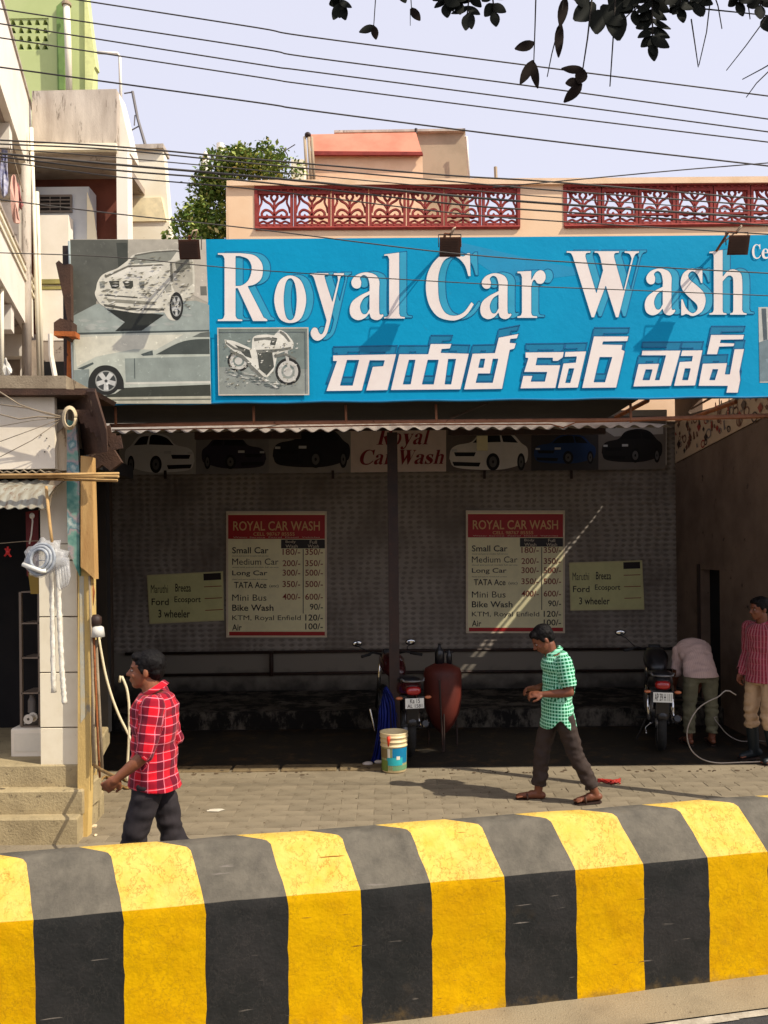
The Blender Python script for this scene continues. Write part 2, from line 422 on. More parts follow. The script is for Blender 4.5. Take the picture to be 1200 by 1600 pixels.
# ================================================================== car wash shed
BW=12.3                              # back wall plane
LW=lambda y: -.277*y-.60             # left wall line
RX=4.32
def relief_mat():
    m=bpy.data.materials.new('basketweave_wall'); m.use_nodes=True; nt=m.node_tree; b=nt.nodes['Principled BSDF']
    tc=nd(nt,'ShaderNodeTexCoord'); mp=nd(nt,'ShaderNodeMapping'); mp.inputs['Rotation'].default_value=(math.radians(90),0,0)
    lk(nt,tc.outputs['Object'],mp.inputs[0])
    sx=nd(nt,'ShaderNodeSeparateXYZ'); lk(nt,tc.outputs['Object'],sx.inputs[0])
    def M_(op,a,b=None,c=None):
        q=nd(nt,'ShaderNodeMath',operation=op)
        for k,z in enumerate((a,b,c)):
            if z is None: continue
            if isinstance(z,(int,float)): q.inputs[k].default_value=z
            else: lk(nt,z,q.inputs[k])
        return q.outputs[0]
    # pressed diamond plate pattern, about 13 cm wide and 7.5 cm tall, a little irregular
    wn_=nd(nt,'ShaderNodeTexNoise'); wn_.inputs['Scale'].default_value=2.5; lk(nt,tc.outputs['Object'],wn_.inputs['Vector'])
    wob=M_('MULTIPLY',wn_.outputs[0],5.0)
    u=M_('ADD',M_('MULTIPLY',sx.outputs[0],math.pi/.13),wob); v=M_('MULTIPLY',sx.outputs[2],math.pi/.075)
    h1=M_('SINE',M_('ADD',u,v)); h2=M_('SINE',M_('SUBTRACT',u,v)); hh=M_('MULTIPLY',h1,h2)
    hr=nd(nt,'ShaderNodeMapRange'); hr.inputs[1].default_value=-.55; hr.inputs[2].default_value=-.1; lk(nt,hh,hr.inputs[0])
    bx_=nd(nt,'ShaderNodeMix',data_type='RGBA'); lk(nt,hr.outputs[0],bx_.inputs[0]); bx_.inputs[6].default_value=srgb(122,113,103); bx_.inputs[7].default_value=srgb(150,141,130)
    n=nd(nt,'ShaderNodeTexNoise'); n.inputs['Scale'].default_value=1.4; n.inputs['Detail'].default_value=6; lk(nt,tc.outputs['Object'],n.inputs['Vector'])
    r=nd(nt,'ShaderNodeMapRange'); r.inputs[1].default_value=.42; r.inputs[2].default_value=.7; lk(nt,n.outputs[0],r.inputs[0])
    mx=nd(nt,'ShaderNodeMix',data_type='RGBA'); lk(nt,r.outputs[0],mx.inputs[0]); lk(nt,bx_.outputs[2],mx.inputs[6]); mx.inputs[7].default_value=srgb(112,102,92)
    # algae and splash grime with a shape of its own along the foot of the wall
    sp=nd(nt,'ShaderNodeSeparateXYZ'); lk(nt,tc.outputs['Object'],sp.inputs[0])
    n2=nd(nt,'ShaderNodeTexNoise'); n2.inputs['Scale'].default_value=5; n2.inputs['Detail'].default_value=7; lk(nt,tc.outputs['Object'],n2.inputs['Vector'])
    s2=nd(nt,'ShaderNodeMath',operation='MULTIPLY_ADD'); lk(nt,n2.outputs[0],s2.inputs[0]); s2.inputs[1].default_value=-.5; lk(nt,sp.outputs[2],s2.inputs[2])
    r2=nd(nt,'ShaderNodeMapRange'); r2.inputs[1].default_value=-.05; r2.inputs[2].default_value=.25; r2.inputs[3].default_value=.85; r2.inputs[4].default_value=0; lk(nt,s2.outputs[0],r2.inputs[0])
    lo=nd(nt,'ShaderNodeMapRange'); lo.inputs[1].default_value=.76; lo.inputs[2].default_value=.80; lk(nt,sp.outputs[2],lo.inputs[0]); m4=nd(nt,'ShaderNodeMix',data_type='RGBA'); lk(nt,lo.outputs[0],m4.inputs[0]); m4.inputs[6].default_value=srgb(128,120,108); lk(nt,mx.outputs[2],m4.inputs[7])
    m2=nd(nt,'ShaderNodeMix',data_type='RGBA'); lk(nt,r2.outputs[0],m2.inputs[0]); lk(nt,m4.outputs[2],m2.inputs[6]); m2.inputs[7].default_value=srgb(34,30,26)
    lk(nt,m2.outputs[2],b.inputs['Base Color']); b.inputs['Roughness'].default_value=.85
    bp_=nd(nt,'ShaderNodeBump'); bp_.inputs['Strength'].default_value=.8; bp_.inputs['Distance'].default_value=.012; lk(nt,M_('MULTIPLY',hh,lo.outputs[0]),bp_.inputs['Height'])
    lk(nt,bp_.outputs[0],b.inputs['Normal']); return m
m_relief=relief_mat()
m_plaster_dim=mat('side_wall_plaster',srgb(120,100,84),srgb(90,74,62),rough=.9,sc=1.5,amt=.6,c3=srgb(52,44,38),sc3=5,amt3=.25,bump=.3)
m_steel_dk=mat('dark_painted_steel',srgb(52,34,26),srgb(36,26,22),rough=.6,sc=8,amt=.6,c3=srgb(90,52,30),sc3=20,amt3=.3,bump=.1,spec=.4)
m_rust=mat('rusty_steel',srgb(150,88,48),srgb(112,62,34),rough=.8,sc=8,amt=.6,c3=srgb(70,40,26),sc3=20,amt3=.4,bump=.3)
m_sheet=mat('galvanised_sheet',srgb(140,132,122),srgb(104,96,88),rough=.55,sc=4,amt=.5,c3=srgb(118,90,64),sc3=9,amt3=.2,bump=.1,metal=.25)
m_pipe=mat('pinkish_pipe',srgb(176,120,92),srgb(140,92,66),rough=.6,sc=6,amt=.5,c3=srgb(96,60,42),sc3=20,amt3=.3,bump=.1)  # mottled pinkish brown
m_plinth=mat('damp_plinth',srgb(104,97,86),srgb(66,60,52),rough=.9,sc=3,amt=.6,c3=srgb(22,19,16),sc3=4,amt3=.75,bump=.5,stretch=(1,1,.6))
shed=thing('car_wash_shed','open fronted car wash shed with dim relief block walls under a corrugated roof','shed',(0.2,10.5,0))
mb=MB(); pxl=LW(BW)-.1
mb.box((pxl,BW,-.1),(RX+.2,BW+.2,4.12)); mb.build('back_wall',m_relief,shed)
# dark tubes drawn for the back wall's joint lines and their shadow
for py,r_ in ((1018,.035),(1052,.035)):
    a=P(185,py+4,BW-.08); b=P(1045,py-6+ (0),BW-.08)
    z=a.z
    MB().tube([(a.x+.1,BW-.07,z),(0,BW-.07,z+.01),(RX-.1,BW-.07,z)],r_*.62,8).build('joint_shadow_line',m_steel_dk,shed,True)
a=P(424,1018,BW-.1); b=P(424,1056,BW-.1)
MB().tube([a,b],.03,8).build('wall_upright',m_steel_dk,shed,True)
# left wall
mb=MB(); 
A=[(LW(8.55),8.55),(LW(BW),BW)]
mb.add([(A[0][0],A[0][1],-.1),(A[1][0],A[1][1],-.1),(A[1][0]-.2,A[1][1],-.1),(A[0][0]-.2,A[0][1],-.1),(A[0][0],A[0][1],3.5),(A[1][0],A[1][1],4.1),(A[1][0]-.2,A[1][1],4.1),(A[0][0]-.2,A[0][1],3.5)],
 [(0,3,2,1),(4,5,6,7),(0,1,5,4),(1,2,6,5),(2,3,7,6),(3,0,4,7)]); mb.build('left_wall',m_plaster_dim,shed)
# right wall with a doorway
mb=MB(); D0,D1=10.72,11.35; zt=lambda y: 4.585
def rw(y0,y1,z0a,z1a=None):
    a1=zt(y0) if z1a is None else z1a; b1=zt(y1) if z1a is None else z1a
    mb.add([(RX,y0,z0a),(RX,y1,z0a),(RX+.2,y1,z0a),(RX+.2,y0,z0a),(RX,y0,a1),(RX,y1,b1),(RX+.2,y1,b1),(RX+.2,y0,a1)],
     [(0,3,2,1),(4,5,6,7),(0,1,5,4),(1,2,6,5),(2,3,7,6),(3,0,4,7)])
rw(8.9,D0,-.1,1.95); rw(D1,BW,-.1,1.95); rw(8.9,BW,1.951,4.02); rw(8.9,9.9,4.021); rw(11.75,BW,4.021)
def rwq(pts):  # upper wall pieces shaped to leave slits that throw the sun streaks
    n=len(pts); mb.add([(RX,y,z) for y,z in pts]+[(RX+.2-.17,y,z) for y,z in pts],[tuple(range(n)),tuple(range(2*n-1,n-1,-1))]+[(i,n+i,n+(i+1)%n,(i+1)%n) for i in range(n)])
rwq([(9.901,4.021),(11.749,4.021),(11.749,4.150),(11.68,4.125),(9.901,4.022)])
rwq([(9.901,4.245),(11.70,4.185),(11.70,4.198),(9.901,4.270)])
rwq([(9.901,4.430),(11.45,4.26),(11.749,4.20),(11.749,4.585),(9.901,4.585)])
mb.build('right_wall',m_plaster_dim,shed)
mb=MB().box((RX+.12,D0,0),(RX+.16,D1,1.95)); mb.build('doorway_dark',mat('black_void_door',(.006,.006,.006,1),rough=.9,bump=0),shed)  # black sheet painted for the dark inside the door opening
MB().box((RX-.02,D1+.02,0),(RX-.001,D1+.10,2.02)).build('door_jamb',m_steel_dk,shed)
# roof: corrugated, rising away from the street
def corr(mb,x0,x1,yf,yb,zf,slope,pitch=.155,amp=.017,th=.004):
    n=int((x1-x0)/pitch*8); top=[]; bot=[]
    for i in range(n+1):
        x=x0+(x1-x0)*i/n; z=amp*math.cos(2*math.pi*(x)/pitch)
        top.append((x,z))
    for (y0_,y1_) in ((yf,yb),):
        vs=[(x,y0_,zf+z) for x,z in top]+[(x,y1_,zf+slope*(y1_-yf)+z) for x,z in top]
        vs+=[(x,y0_,zf+z-th) for x,z in top]+[(x,y1_,zf+slope*(y1_-yf)+z-th) for x,z in top]
        m=n+1; fs=[]
        for i in range(n):
            fs+=[(i,i+1,m+i+1,m+i),(2*m+i,3*m+i,3*m+i+1,2*m+i+1),(i,2*m+i,2*m+i+1,i+1),(m+i,m+i+1,3*m+i+1,3*m+i)]
        mb.add(vs,fs)
RF,RZ,SL=8.2,3.44,.178
xs=[-3.3,-2.28,-1.26,-.24,.78,1.80,2.82]
for i in range(6):
    mb=MB(); corr(mb,xs[i]+.0,xs[i+1]+.03,RF+random.uniform(-.02,.02),BW+.3,RZ+(i%2)*.008,SL); mb.build('roof_sheet',m_sheet,shed,False)
mb=MB(); corr(mb,-4.6,-3.27,RF+.3,BW+.3,RZ+.3*SL,SL); mb.build('roof_sheet',m_sheet,shed)
# added unseen roof, shading the right bay; its slot lights the tank
mb=MB()
def flatp(pts):
    n=len(pts); vs=[(x,y,4.60) for x,y in pts]+[(x,y,4.62) for x,y in pts]
    mb.add(vs,[tuple(range(n-1,-1,-1)),tuple(range(n,2*n))]+[(i,(i+1)%n,n+(i+1)%n,n+i) for i in range(n)])
H0,H1,H2,H3=(4.03,7.66),(4.33,7.34),(4.47,7.45),(4.18,7.76)
flatp([(2.85,7.2),(H1[0],7.2),H1,H0,(H0[0],12.6),(2.85,12.6)]); flatp([(H1[0]+.001,7.2),(9,7.2),(9,9.2),(4.57,9.2),(4.57,7.44),H2,(H1[0]+.001,H1[1])])
flatp([H3,H2,(4.569,7.441),(4.569,12.6),(H0[0]+.001,12.6),(H0[0]+.001,H0[1]+.001)])
mb.build('added_shade_roof',m_sheet,shed)
# flat slab behind the sign
mb=MB().box((-2.95,7.22,3.535),(2.22,8.24,3.60)); mb.build('canopy_slab',mat('dark_canopy',(.02,.017,.015,1),(.03,.026,.022,1),rough=.9),shed)  # near-black all over
# centre column, roof beams
MB().box((.045,8.95,0),(.155,9.07,3.52)).build('centre_column',m_steel_dk,shed)
for y in (10.0,11.2):
    MB().box((LW(y)+.05,y,RZ+SL*(y-RF)-.065),(2.8,y+.05,RZ+SL*(y-RF)-.025)).build('roof_beam',m_steel_dk,shed)
a=P(305,676,8.9); b=P(470,678,8.9); MB().box((a.x,8.86,b.z-.05),(b.x,8.93,a.z+.03)).build('hanging_beam',m_steel_dk,shed)
a=P(700,676,8.9); b=P(945,676,8.9); MB().box((a.x,8.86,b.z-.015),(b.x,8.93,a.z+.03)).build('hanging_beam',m_steel_dk,shed)
# pipe carried under the sign with hangers
mb=MB().tube([P(172,665,7.35),P(400,661,7.35),P(700,658,7.35),P(960,656,7.35),P(1230,648,7.35)],.017,8)
ph=thing('water_pipe','long pinkish water pipe slung along just under the big blue signboard','pipe',P(700,658,7.35)); mb.build('pipe',m_pipe,ph,True)
for px in (180,396,540,681,985):
    MB().tube([P(px,630,7.34),P(px+1,664 if px<500 else 660,7.34)],.012,6).build('hanger',m_pipe,ph,True)
MB().tube([P(172,668,7.36),P(150,690,7.4),P(142,712,7.5)],.014,6).build('elbow',m_pipe,ph,True)
w=MB().tube([P(175,672,7.3),P(420,668,7.3),P(620,664,7.3),P(860,663,7.3),P(880,668,7.3),P(900,660,7.3),P(1225,652,7.3)],.006,6).build('cable',m_rust,None,True)
tag(w,'thin cable sagging along the water pipe under the signboard','cable')
mb=MB().tube([P(705,652,8.1),P(760,628,7.3)],.02,6); o=mb.build('strut',m_steel_dk,shed)
mb=MB().tube([P(962,652,8.1),P(1012,626,7.25)],.02,6); o=mb.build('strut',m_rust,shed)
MB().tube([P(1075,655,8.1),P(1150,628,7.3)],.018,6).build('strut',m_rust,shed)
MB().tube([P(470,652,8.1),P(530,628,7.3)],.02,6).build('strut',m_steel_dk,shed)
mb=MB().cbox((-3.5,10.62,-.02),(RX-.001,12.25,.205),.02); mb.build('low_plinth',m_plinth,shed)
# ================================================================== the banner on the back wall
def ribbon(mb,pts,w,d,T=None,closed=False):
    q=[]
    for p in pts:
        x,y=T(*p[:2]) if T else p[:2]; a=P(x,y,d); q.append(Vector((a.x,a.z)))
    n=len(q); w=w*d/F/2
    for i in range(n if closed else n-1):
        a,b=q[i],q[(i+1)%n]; t=b-a
        if t.length<1e-6: continue
        t.normalize(); nn=Vector((-t.y,t.x))*w; a=a-t*w*.3; b=b+t*w*.3
        mb.prism([[tuple(a+nn),tuple(b+nn),tuple(b-nn),tuple(a-nn)]],d,None)
def disc(mb,cx,cy,rx,ry,d,T=None,n=20,hole=None):
    e=lambda k: [(cx+rx*k*math.cos(2*math.pi*i/n),cy+ry*k*math.sin(2*math.pi*i/n)) for i in range(n)]
    pxprism(mb,[e(1)] if not hole else [e(1),e(hole)],d,None,T)
def poly(root,name,pts,m,d,T=None,holes=(),smooth=False):
    mb=MB(); L=[sm(pts) if smooth else pts]+list(holes); pxprism(mb,L,d,None,T); return mb.build(name,m,root)
BD=BW-.06
ban=thing('wall_banner','long faded banner of parked cars with red script lettering high on the back wall','banner',P(610,735,BD))
def panel(x0,y0,x1,y1,m,d,nm='panel'):
    return poly(ban,nm,[(x0,y0),(x1,y0),(x1,y1),(x0,y1)],m,d)
mb=MB(); pxprism(mb,[[(186,742),(186,650),(1042,640),(1042,726)]],BD+.012,.012); mb.build('banner_cloth',flat('banner_cream',176,168,156),ban)
for k,px in enumerate((258,520,757,893)):
    pxb=MB(); pxbox(pxb,px-2,735,px+2,748,BD-.01,.02); pxb.build('tie_peg',m_steel_dk,ban)
f_=flat
bgs=[(190,306,(176,172,166)),(306,420,(132,128,126)),(420,548,(150,144,138)),(548,697,(222,202,190)),(697,830,(104,94,88)),(830,935,(62,58,58)),(935,1040,(120,112,104))]
for i,(a,b,c) in enumerate(bgs):
    t0=-(a-190)*.0105; t1=-(b-190)*.0105
    poly(ban,'print_panel',[(a,742+t0),(a,650),(b,650),(b,742+t1)],f_('ban%d'%i,*c),BD+.009)
def carprint(root,x0,y0,w,h,body,dk,flip=False,plate=False,d=BD,sc=1):
    T=lambda x,y: ((x0+(w*(1-x) if flip else w*x)), y0+h*y)
    poly(root,'car_print',[(.0,.72),(.02,.5,1),(.10,.38,1),(.28,.30,1),(.40,.08,1),(.62,.0,1),(.80,.08,1),(.92,.32,1),(1.,.46,1),(1.,.74,1),(.93,.86,1),(.62,1.,1),(.10,.95,1)],body,d+.006,T,smooth=True)
    poly(root,'windscreen_print',[(.30,.32),(.42,.12,1),(.62,.06,1),(.66,.30)],dk,d+.004,T,smooth=True)
    poly(root,'window_print',[(.69,.30),(.66,.08),(.78,.12,1),(.88,.32)],dk,d+.004,T,smooth=True)
    for cx in (.56,.92):
        mb=MB(); disc(mb,cx,.80,.085 if cx<.6 else .05,.22,d+.003,T); mb.build('wheel_print',dk,root)
        mb=MB(); disc(mb,cx,.80,.05 if cx<.6 else .03,.14,d+.0015,T,hole=.3); mb.build('rim_print',f_('rimgrey',96,94,92),root)
    poly(root,'grille_print',[(.06,.56),(.34,.56),(.32,.66),(.08,.66)],dk,d+.003,T)
    poly(root,'bumper_print',[(.04,.80),(.40,.82),(.38,.92),(.06,.90)],dk,d+.003,T)
    for a in ((.03,.48,.10,.54),(.34,.46,.44,.53)):
        poly(root,'headlight_print',[(a[0],a[1]),(a[2],a[1]),(a[2],a[3]),(a[0],a[3])],f_('lightprint',200,200,198),d+.002,T)
K=f_('print_black',16,15,17); 
carprint(ban,196,676,108,62,f_('print_white_car',224,222,218),K,flip=True)
carprint(ban,316,680,100,52,f_('print_plum_car',48,42,56),K,flip=True)
carprint(ban,426,668,120,62,f_('print_dark_car',30,28,32),K)
carprint(ban,702,672,122,62,f_('print_silver_suv',222,216,208),K)
carprint(ban,834,678,96,46,f_('print_blue_car',34,62,110),K)
carprint(ban,940,670,94,52,f_('print_black_car',30,28,28),K)
poly(ban,'pale_sky_print',[(938,668),(1036,664),(1036,678),(960,682)],f_('palesky',190,186,180),BD+.0065)
mb=MB(); pxbox(mb,745,679,762,704,11.9,.03); lb=mb.build('hanging_lamp_card',f_('card_white',235,225,180))
tag(lb,'small cream card hanging in front of the silver car on the wall banner','card')
mb=MB().tube([P(753,679,11.91),P(753,655,11.91)],.004,4); mb.build('string',m_steel_dk,lb)
# ---- serif letters used on the big sign and the banner
G={
'R':(82,[[(0,100),(38,100),(60,97,1),(72,87,1),(75,75,1),(72,62,1),(62,54,1),(50,51),(76,6),(82,3),(82,0),(58,0),(33,48),(30,48),(30,8),(33,4,1),(41,3),(41,0),(0,0),(0,3),(8,4,1),(11,9),(11,91),(8,96,1),(0,97)],
 [(30,95),(37,95),(49,91,1),(55,82,1),(55,72,1),(50,60,1),(40,53,1),(30,52)]]),
'o':(52,[[(26,71,1),(8,62,1),(0,34,1),(8,6,1),(26,-2,1),(44,6,1),(52,34,1),(44,62,1)],[(26,66,1),(19,58,1),(16,34,1),(19,10,1),(26,3,1),(33,10,1),(36,34,1),(33,58,1)]]),
'y':(58,[[(0,69),(32,69),(32,66),(27,65,1),(26,61,1),(38,27),(47,58),(46,64,1),(40,66),(40,69),(58,69),(58,66),(53,64,1),(51,60),(34,-6),(28,-22,1),(16,-31,1),(6,-29,1),(1,-20,1),(5,-12,1),(12,-12,1),(16,-19,1),(20,-21,1),(24,-15,1),(28,-1),(7,61),(4,65,1),(0,66)]]),
'a':(54,[[(54,6),(49,1,1),(42,-1,1),(34,2,1),(31,9),(24,2,1),(13,-1,1),(3,4,1),(0,15,1),(4,27,1),(16,36,1),(31,43),(31,53,1),(28,63,1),(22,66,1),(17,62,1),(19,56,1),(17,48,1),(10,46,1),(4,50,1),(3,58,1),(11,67,1),(26,71,1),(41,67,1),(47,58,1),(47,46),(47,13,1),(49,8,1),(52,9)],
 [(31,37),(22,31,1),(17,20,1),(20,10,1),(26,9,1),(31,16)]]),
'l':(30,[[(0,98),(22,101),(22,8),(24,4,1),(30,3),(30,0),(0,0),(0,3),(5,4,1),(7,8),(7,90),(5,95,1),(0,95)]]),
'C':(72,[[(62,102),(66,102),(67,66),(63,66),(58,82,1),(49,93,1),(39,96,1),(27,89,1),(20,70,1),(19,50,1),(21,28,1),(29,11,1),(42,6,1),(56,11,1),(68,27),(72,23),(62,8,1),(50,0,1),(37,-2,1),(18,4,1),(5,22,1),(0,48,1),(4,74,1),(18,95,1),(36,102,1),(49,99,1),(56,97,1)]]),
'r':(44,[[(0,69),(22,70),(22,57),(28,67,1),(35,71,1),(42,68,1),(44,59,1),(39,51,1),(31,51,1),(27,56,1),(24,54,1),(22,46),(22,8),(24,4,1),(31,3),(31,0),(0,0),(0,3),(5,4,1),(7,8),(7,60),(5,65,1),(0,66)]]),
'W':(102,[[(0,100),(34,100),(34,97),(28,96,1),(27,91),(42,36),(51,70),(47,90),(44,96,1),(39,97),(39,100),(74,100),(74,97),(68,96,1),(67,91),(80,40),(91,88),(88,95,1),(81,97),(81,100),(102,100),(102,97),(97,95,1),(94,89),(73,-2),(69,-2),(55,46),(39,-2),(35,-2),(9,90),(6,96,1),(0,97)]]),
's':(40,[[(35,70),(35,48),(32,48),(27,60,1),(19,66,1),(13,61,1),(15,54,1),(26,45,1),(37,34,1),(40,20,1),(34,5,1),(20,-2,1),(10,1,1),(4,-1),(1,-1),(1,24),(4,24),(10,10,1),(19,3,1),(26,8,1),(25,16,1),(13,27,1),(3,38,1),(0,50,1),(5,64,1),(18,71,1),(27,68,1),(32,70)]]),
'h':(60,[[(0,98),(22,101),(22,60),(29,68,1),(38,71,1),(48,67,1),(53,55,1),(53,8),(55,4,1),(60,3),(60,0),(33,0),(33,3),(37,4,1),(38,8),(38,50,1),(36,59,1),(30,60,1),(22,52),(22,8),(23,4,1),(28,3),(28,0),(0,0),(0,3),(5,4,1),(7,8),(7,90),(5,95,1),(0,95)]]),
'e':(46,[[(46,17),(38,3,1),(24,-2,1),(8,6,1),(0,34,1),(8,62,1),(24,71,1),(38,64,1),(46,45,1),(46,38),(16,38),(18,20,1),(26,10,1),(36,12,1),(43,19)],[(16,43),(32,43),(30,60,1),(24,66,1),(18,60,1)]]),
}
def glyph(root,ch,x0,x1,yb,yt,d,m,name='letter',dx=0,dy=0,slant=0,outline=None,rib=1.4):
    w,loops=G[ch]; s=(yb-yt)/100.
    def T(x,y): return (x0+x/w*(x1-x0)+dx+slant*y*s, yb-y*s+dy)
    L=[[T(*p) for p in sm(l)] for l in loops]
    if m: mb=MB(); pxprism(mb,L,d,None); o=mb.build(name,m,root)
    if outline:
        mb=MB()
        for l in L: ribbon(mb,l,rib,d-.0004,closed=True)
        mb.build(name+'_outline',outline,root)
mred=f_('script_red',132,26,30)
x=588
for ch,w in zip('Royal',(22,13,16,14,8)):
    glyph(ban,ch,x,x+w,695-(x-588)*.01,670,BD,mred,slant=.25); x+=w+1.8
x=560
for ch,w in zip('CarWash',(22,14,12,26,15,12,16)):
    glyph(ban,ch,x,x+w,726-(x-560)*.01,703,BD,mred,slant=.25); x+=w+(8 if ch=='r' and x<640 else 1.5)
# mural strip on the right wall
mur=thing('mural_banner','printed strip of bikes and tools running along the right side wall of the shed','banner',(RX,10.5,3.4))
yA,yB=9.2,BW-.05; zb=lambda y: 3.49+(BW-y)*.078
Wp=lambda y,z,o=.01: (RX-o,y,z)
mb=MB(); q=[Wp(yA,zb(yA)),Wp(yB,zb(yB)),Wp(yB,4.07),Wp(yA,4.07)]; q2=[(x-.01,y,z) for x,y,z in q]
mb.add(q+q2,[(0,1,2,3),(7,6,5,4),(0,4,5,1),(1,5,6,2),(2,6,7,3),(3,7,4,0)]); mb.build('banner_cloth',f_('mural_cream',196,170,138),mur)
random.seed(5)
cols=[f_('mur_red',150,44,34),f_('mur_dark',56,40,36),f_('mur_brown',110,70,52),f_('mur_grey',120,110,104)]
for k in range(90):
    y=random.uniform(yA+.05,yB-.1); z0=zb(y); z1=4.05; z=random.uniform(z0+.05,max(z0+.1,z1)); r_=random.uniform(.02,.07)
    m=random.choice(cols); mb=MB()
    if k%3==0: 
        n=14; mb.add([(RX-.024,y+r_*1.3*math.cos(6.283*i/n),z+r_*math.sin(6.283*i/n)) for i in range(n)]+[(RX-.024,y+r_*.9*math.cos(6.283*i/n),z+.68*r_*math.sin(6.283*i/n)) for i in range(n)],[(i,(i+1)%n,n+(i+1)%n,n+i) for i in range(n)]); mb.build('ring_print',m,mur)
    elif k%3==1: mb.add([(RX-.0235-k*.0001,y,z-r_*.4),(RX-.0235-k*.0001,y+.03,z+r_*1.6),(RX-.0235-k*.0001,y+.06,z+r_*1.3),(RX-.0235-k*.0001,y+.05,z-r_*.5)],[(0,1,2,3)]); mb.build('tool_print',m,mur)
    else: mb.add([(RX-.0225-k*.0001,y-r_,z),(RX-.0225-k*.0001,y,z+r_),(RX-.0225-k*.0001,y+r_*1.2,z+.2*r_),(RX-.0225-k*.0001,y+.2*r_,z-r_)],[(0,1,2,3)]); mb.build('shape_print',m,mur)
random.seed(12)
# ================================================================== price boards
PD=BW-.03
T2=lambda x,y:(200+x/3.3333,780+y/3.3333)
T3=lambda x,y:(680+x/3.3333,780+y/3.3333)
cream=f_('board_cream',236,226,180); bred=f_('board_red',168,26,26); bink=f_('board_black',34,24,22); bnum=f_('board_maroon',132,50,32); bwh=f_('board_pale',214,196,168)
def price_board(T,x0,x1,y0,y1,label):
    r=thing('price_board',label,'price board',P(*T((x0+x1)/2,y1),PD),'price boards on the back wall')
    X=lambda f:x0+(x1-x0)*f; Y=lambda f:y0+(y1-y0)*f
    mb=MB(); pxprism(mb,[[T(X(0),Y(0)),T(X(1),Y(0)),T(X(1),Y(1)),T(X(0),Y(1))]],PD-.012,.014); mb.build('board_panel',bwh,r)
    poly(r,'board_face',[(X(.02),Y(.02)),(X(.98),Y(.02)),(X(.98),Y(.98)),(X(.02),Y(.98))],cream,PD-.0135,T)
    poly(r,'header_strip',[(X(.02),Y(.03)),(X(.98),Y(.03)),(X(.98),Y(.22)),(X(.02),Y(.22))],bred,PD-.0150,T)
    poly(r,'footer_strip',[(X(.03),Y(.955)),(X(.98),Y(.955)),(X(.98),Y(.985)),(X(.03),Y(.985))],bred,PD-.0150,T)
    poly(r,'column_head',[(X(.545),Y(.225)),(X(.98),Y(.225)),(X(.98),Y(.295)),(X(.545),Y(.295))],bink,PD-.0150,T)
    def tx(s,fx0,fx1,fb,ft,m,bold=.012):
        a=T(X(fx0),Y(fb)); b=T(X(fx1),Y(ft)); text(s,a[0],b[0],a[1],b[1],PD-.0168,m,r,bold=bold)
    tx('ROYAL CAR WASH',.07,.93,.155,.08,f_('board_gold',214,170,110))
    tx('CELL 98767 85555',.27,.68,.195,.168,f_('board_gold',0,0,0),.01)
    tx('Water Service  Petrol  Diesel  Vehicles',.07,.93,.212,.202,bwh,.0)
    tx('Body',.59,.69,.258,.232,bwh,0); tx('Wash',.59,.71,.290,.265,bwh,0); tx('Full',.83,.90,.258,.232,bwh,0); tx('Wash',.81,.92,.290,.265,bwh,0)
    rows=[('Small Car',.06,.42,.335,'180/-','350/-'),('Medium Car',.06,.52,.425,'200/-','350/-'),('Long Car',.06,.41,.52,'300/-','500/-'),('TATA Ace',.08,.40,.61,'350/-','500/-'),
          ('Mini Bus',.06,.40,.71,'400/-','600/-'),('Bike Wash',.06,.47,.79,None,'90/-'),('KTM, Royal Enfield',.06,.74,.875,None,'120/-'),('Air',.06,.155,.945,None,'100/-')]
    for i,(s,a,b,y,p1,p2) in enumerate(rows):
        tx(s,a,b,y,y-.05,bink,.013)
        if p1: tx(p1,.56,.735,y+.012 if i<2 else y-.008,y-.037 if i<2 else y-.057,bnum)
        tx(p2,.785 if len(p2)>4 else .83,.96,y+.012 if i<2 else y-.008,y-.037 if i<2 else y-.057,bnum if i<5 else bink)
        if i<3: tx('diesel and petrol models full service',a,b,y+.027,y+.015,bink,0)
    tx('(etc)',.43,.52,.61,.58,bink,0)
    for xx,ya,yb_ in ((.765,.30,.81),):
        poly(r,'rule_line',[(X(xx-.004),Y(ya)),(X(xx+.004),Y(ya)),(X(xx+.004),Y(yb_)),(X(xx-.004),Y(yb_))],bink,PD-.0158,T)
    return r
price_board(T2,511,1036,62,720,'cream price list with red header on back wall, left of the centre column')
price_board(T3,160,676,58,698,'cream price list with red header crossed by two streaks of sunlight')
olive=f_('small_board_olive',204,200,142); ol2=f_('small_board_edge',200,190,140)
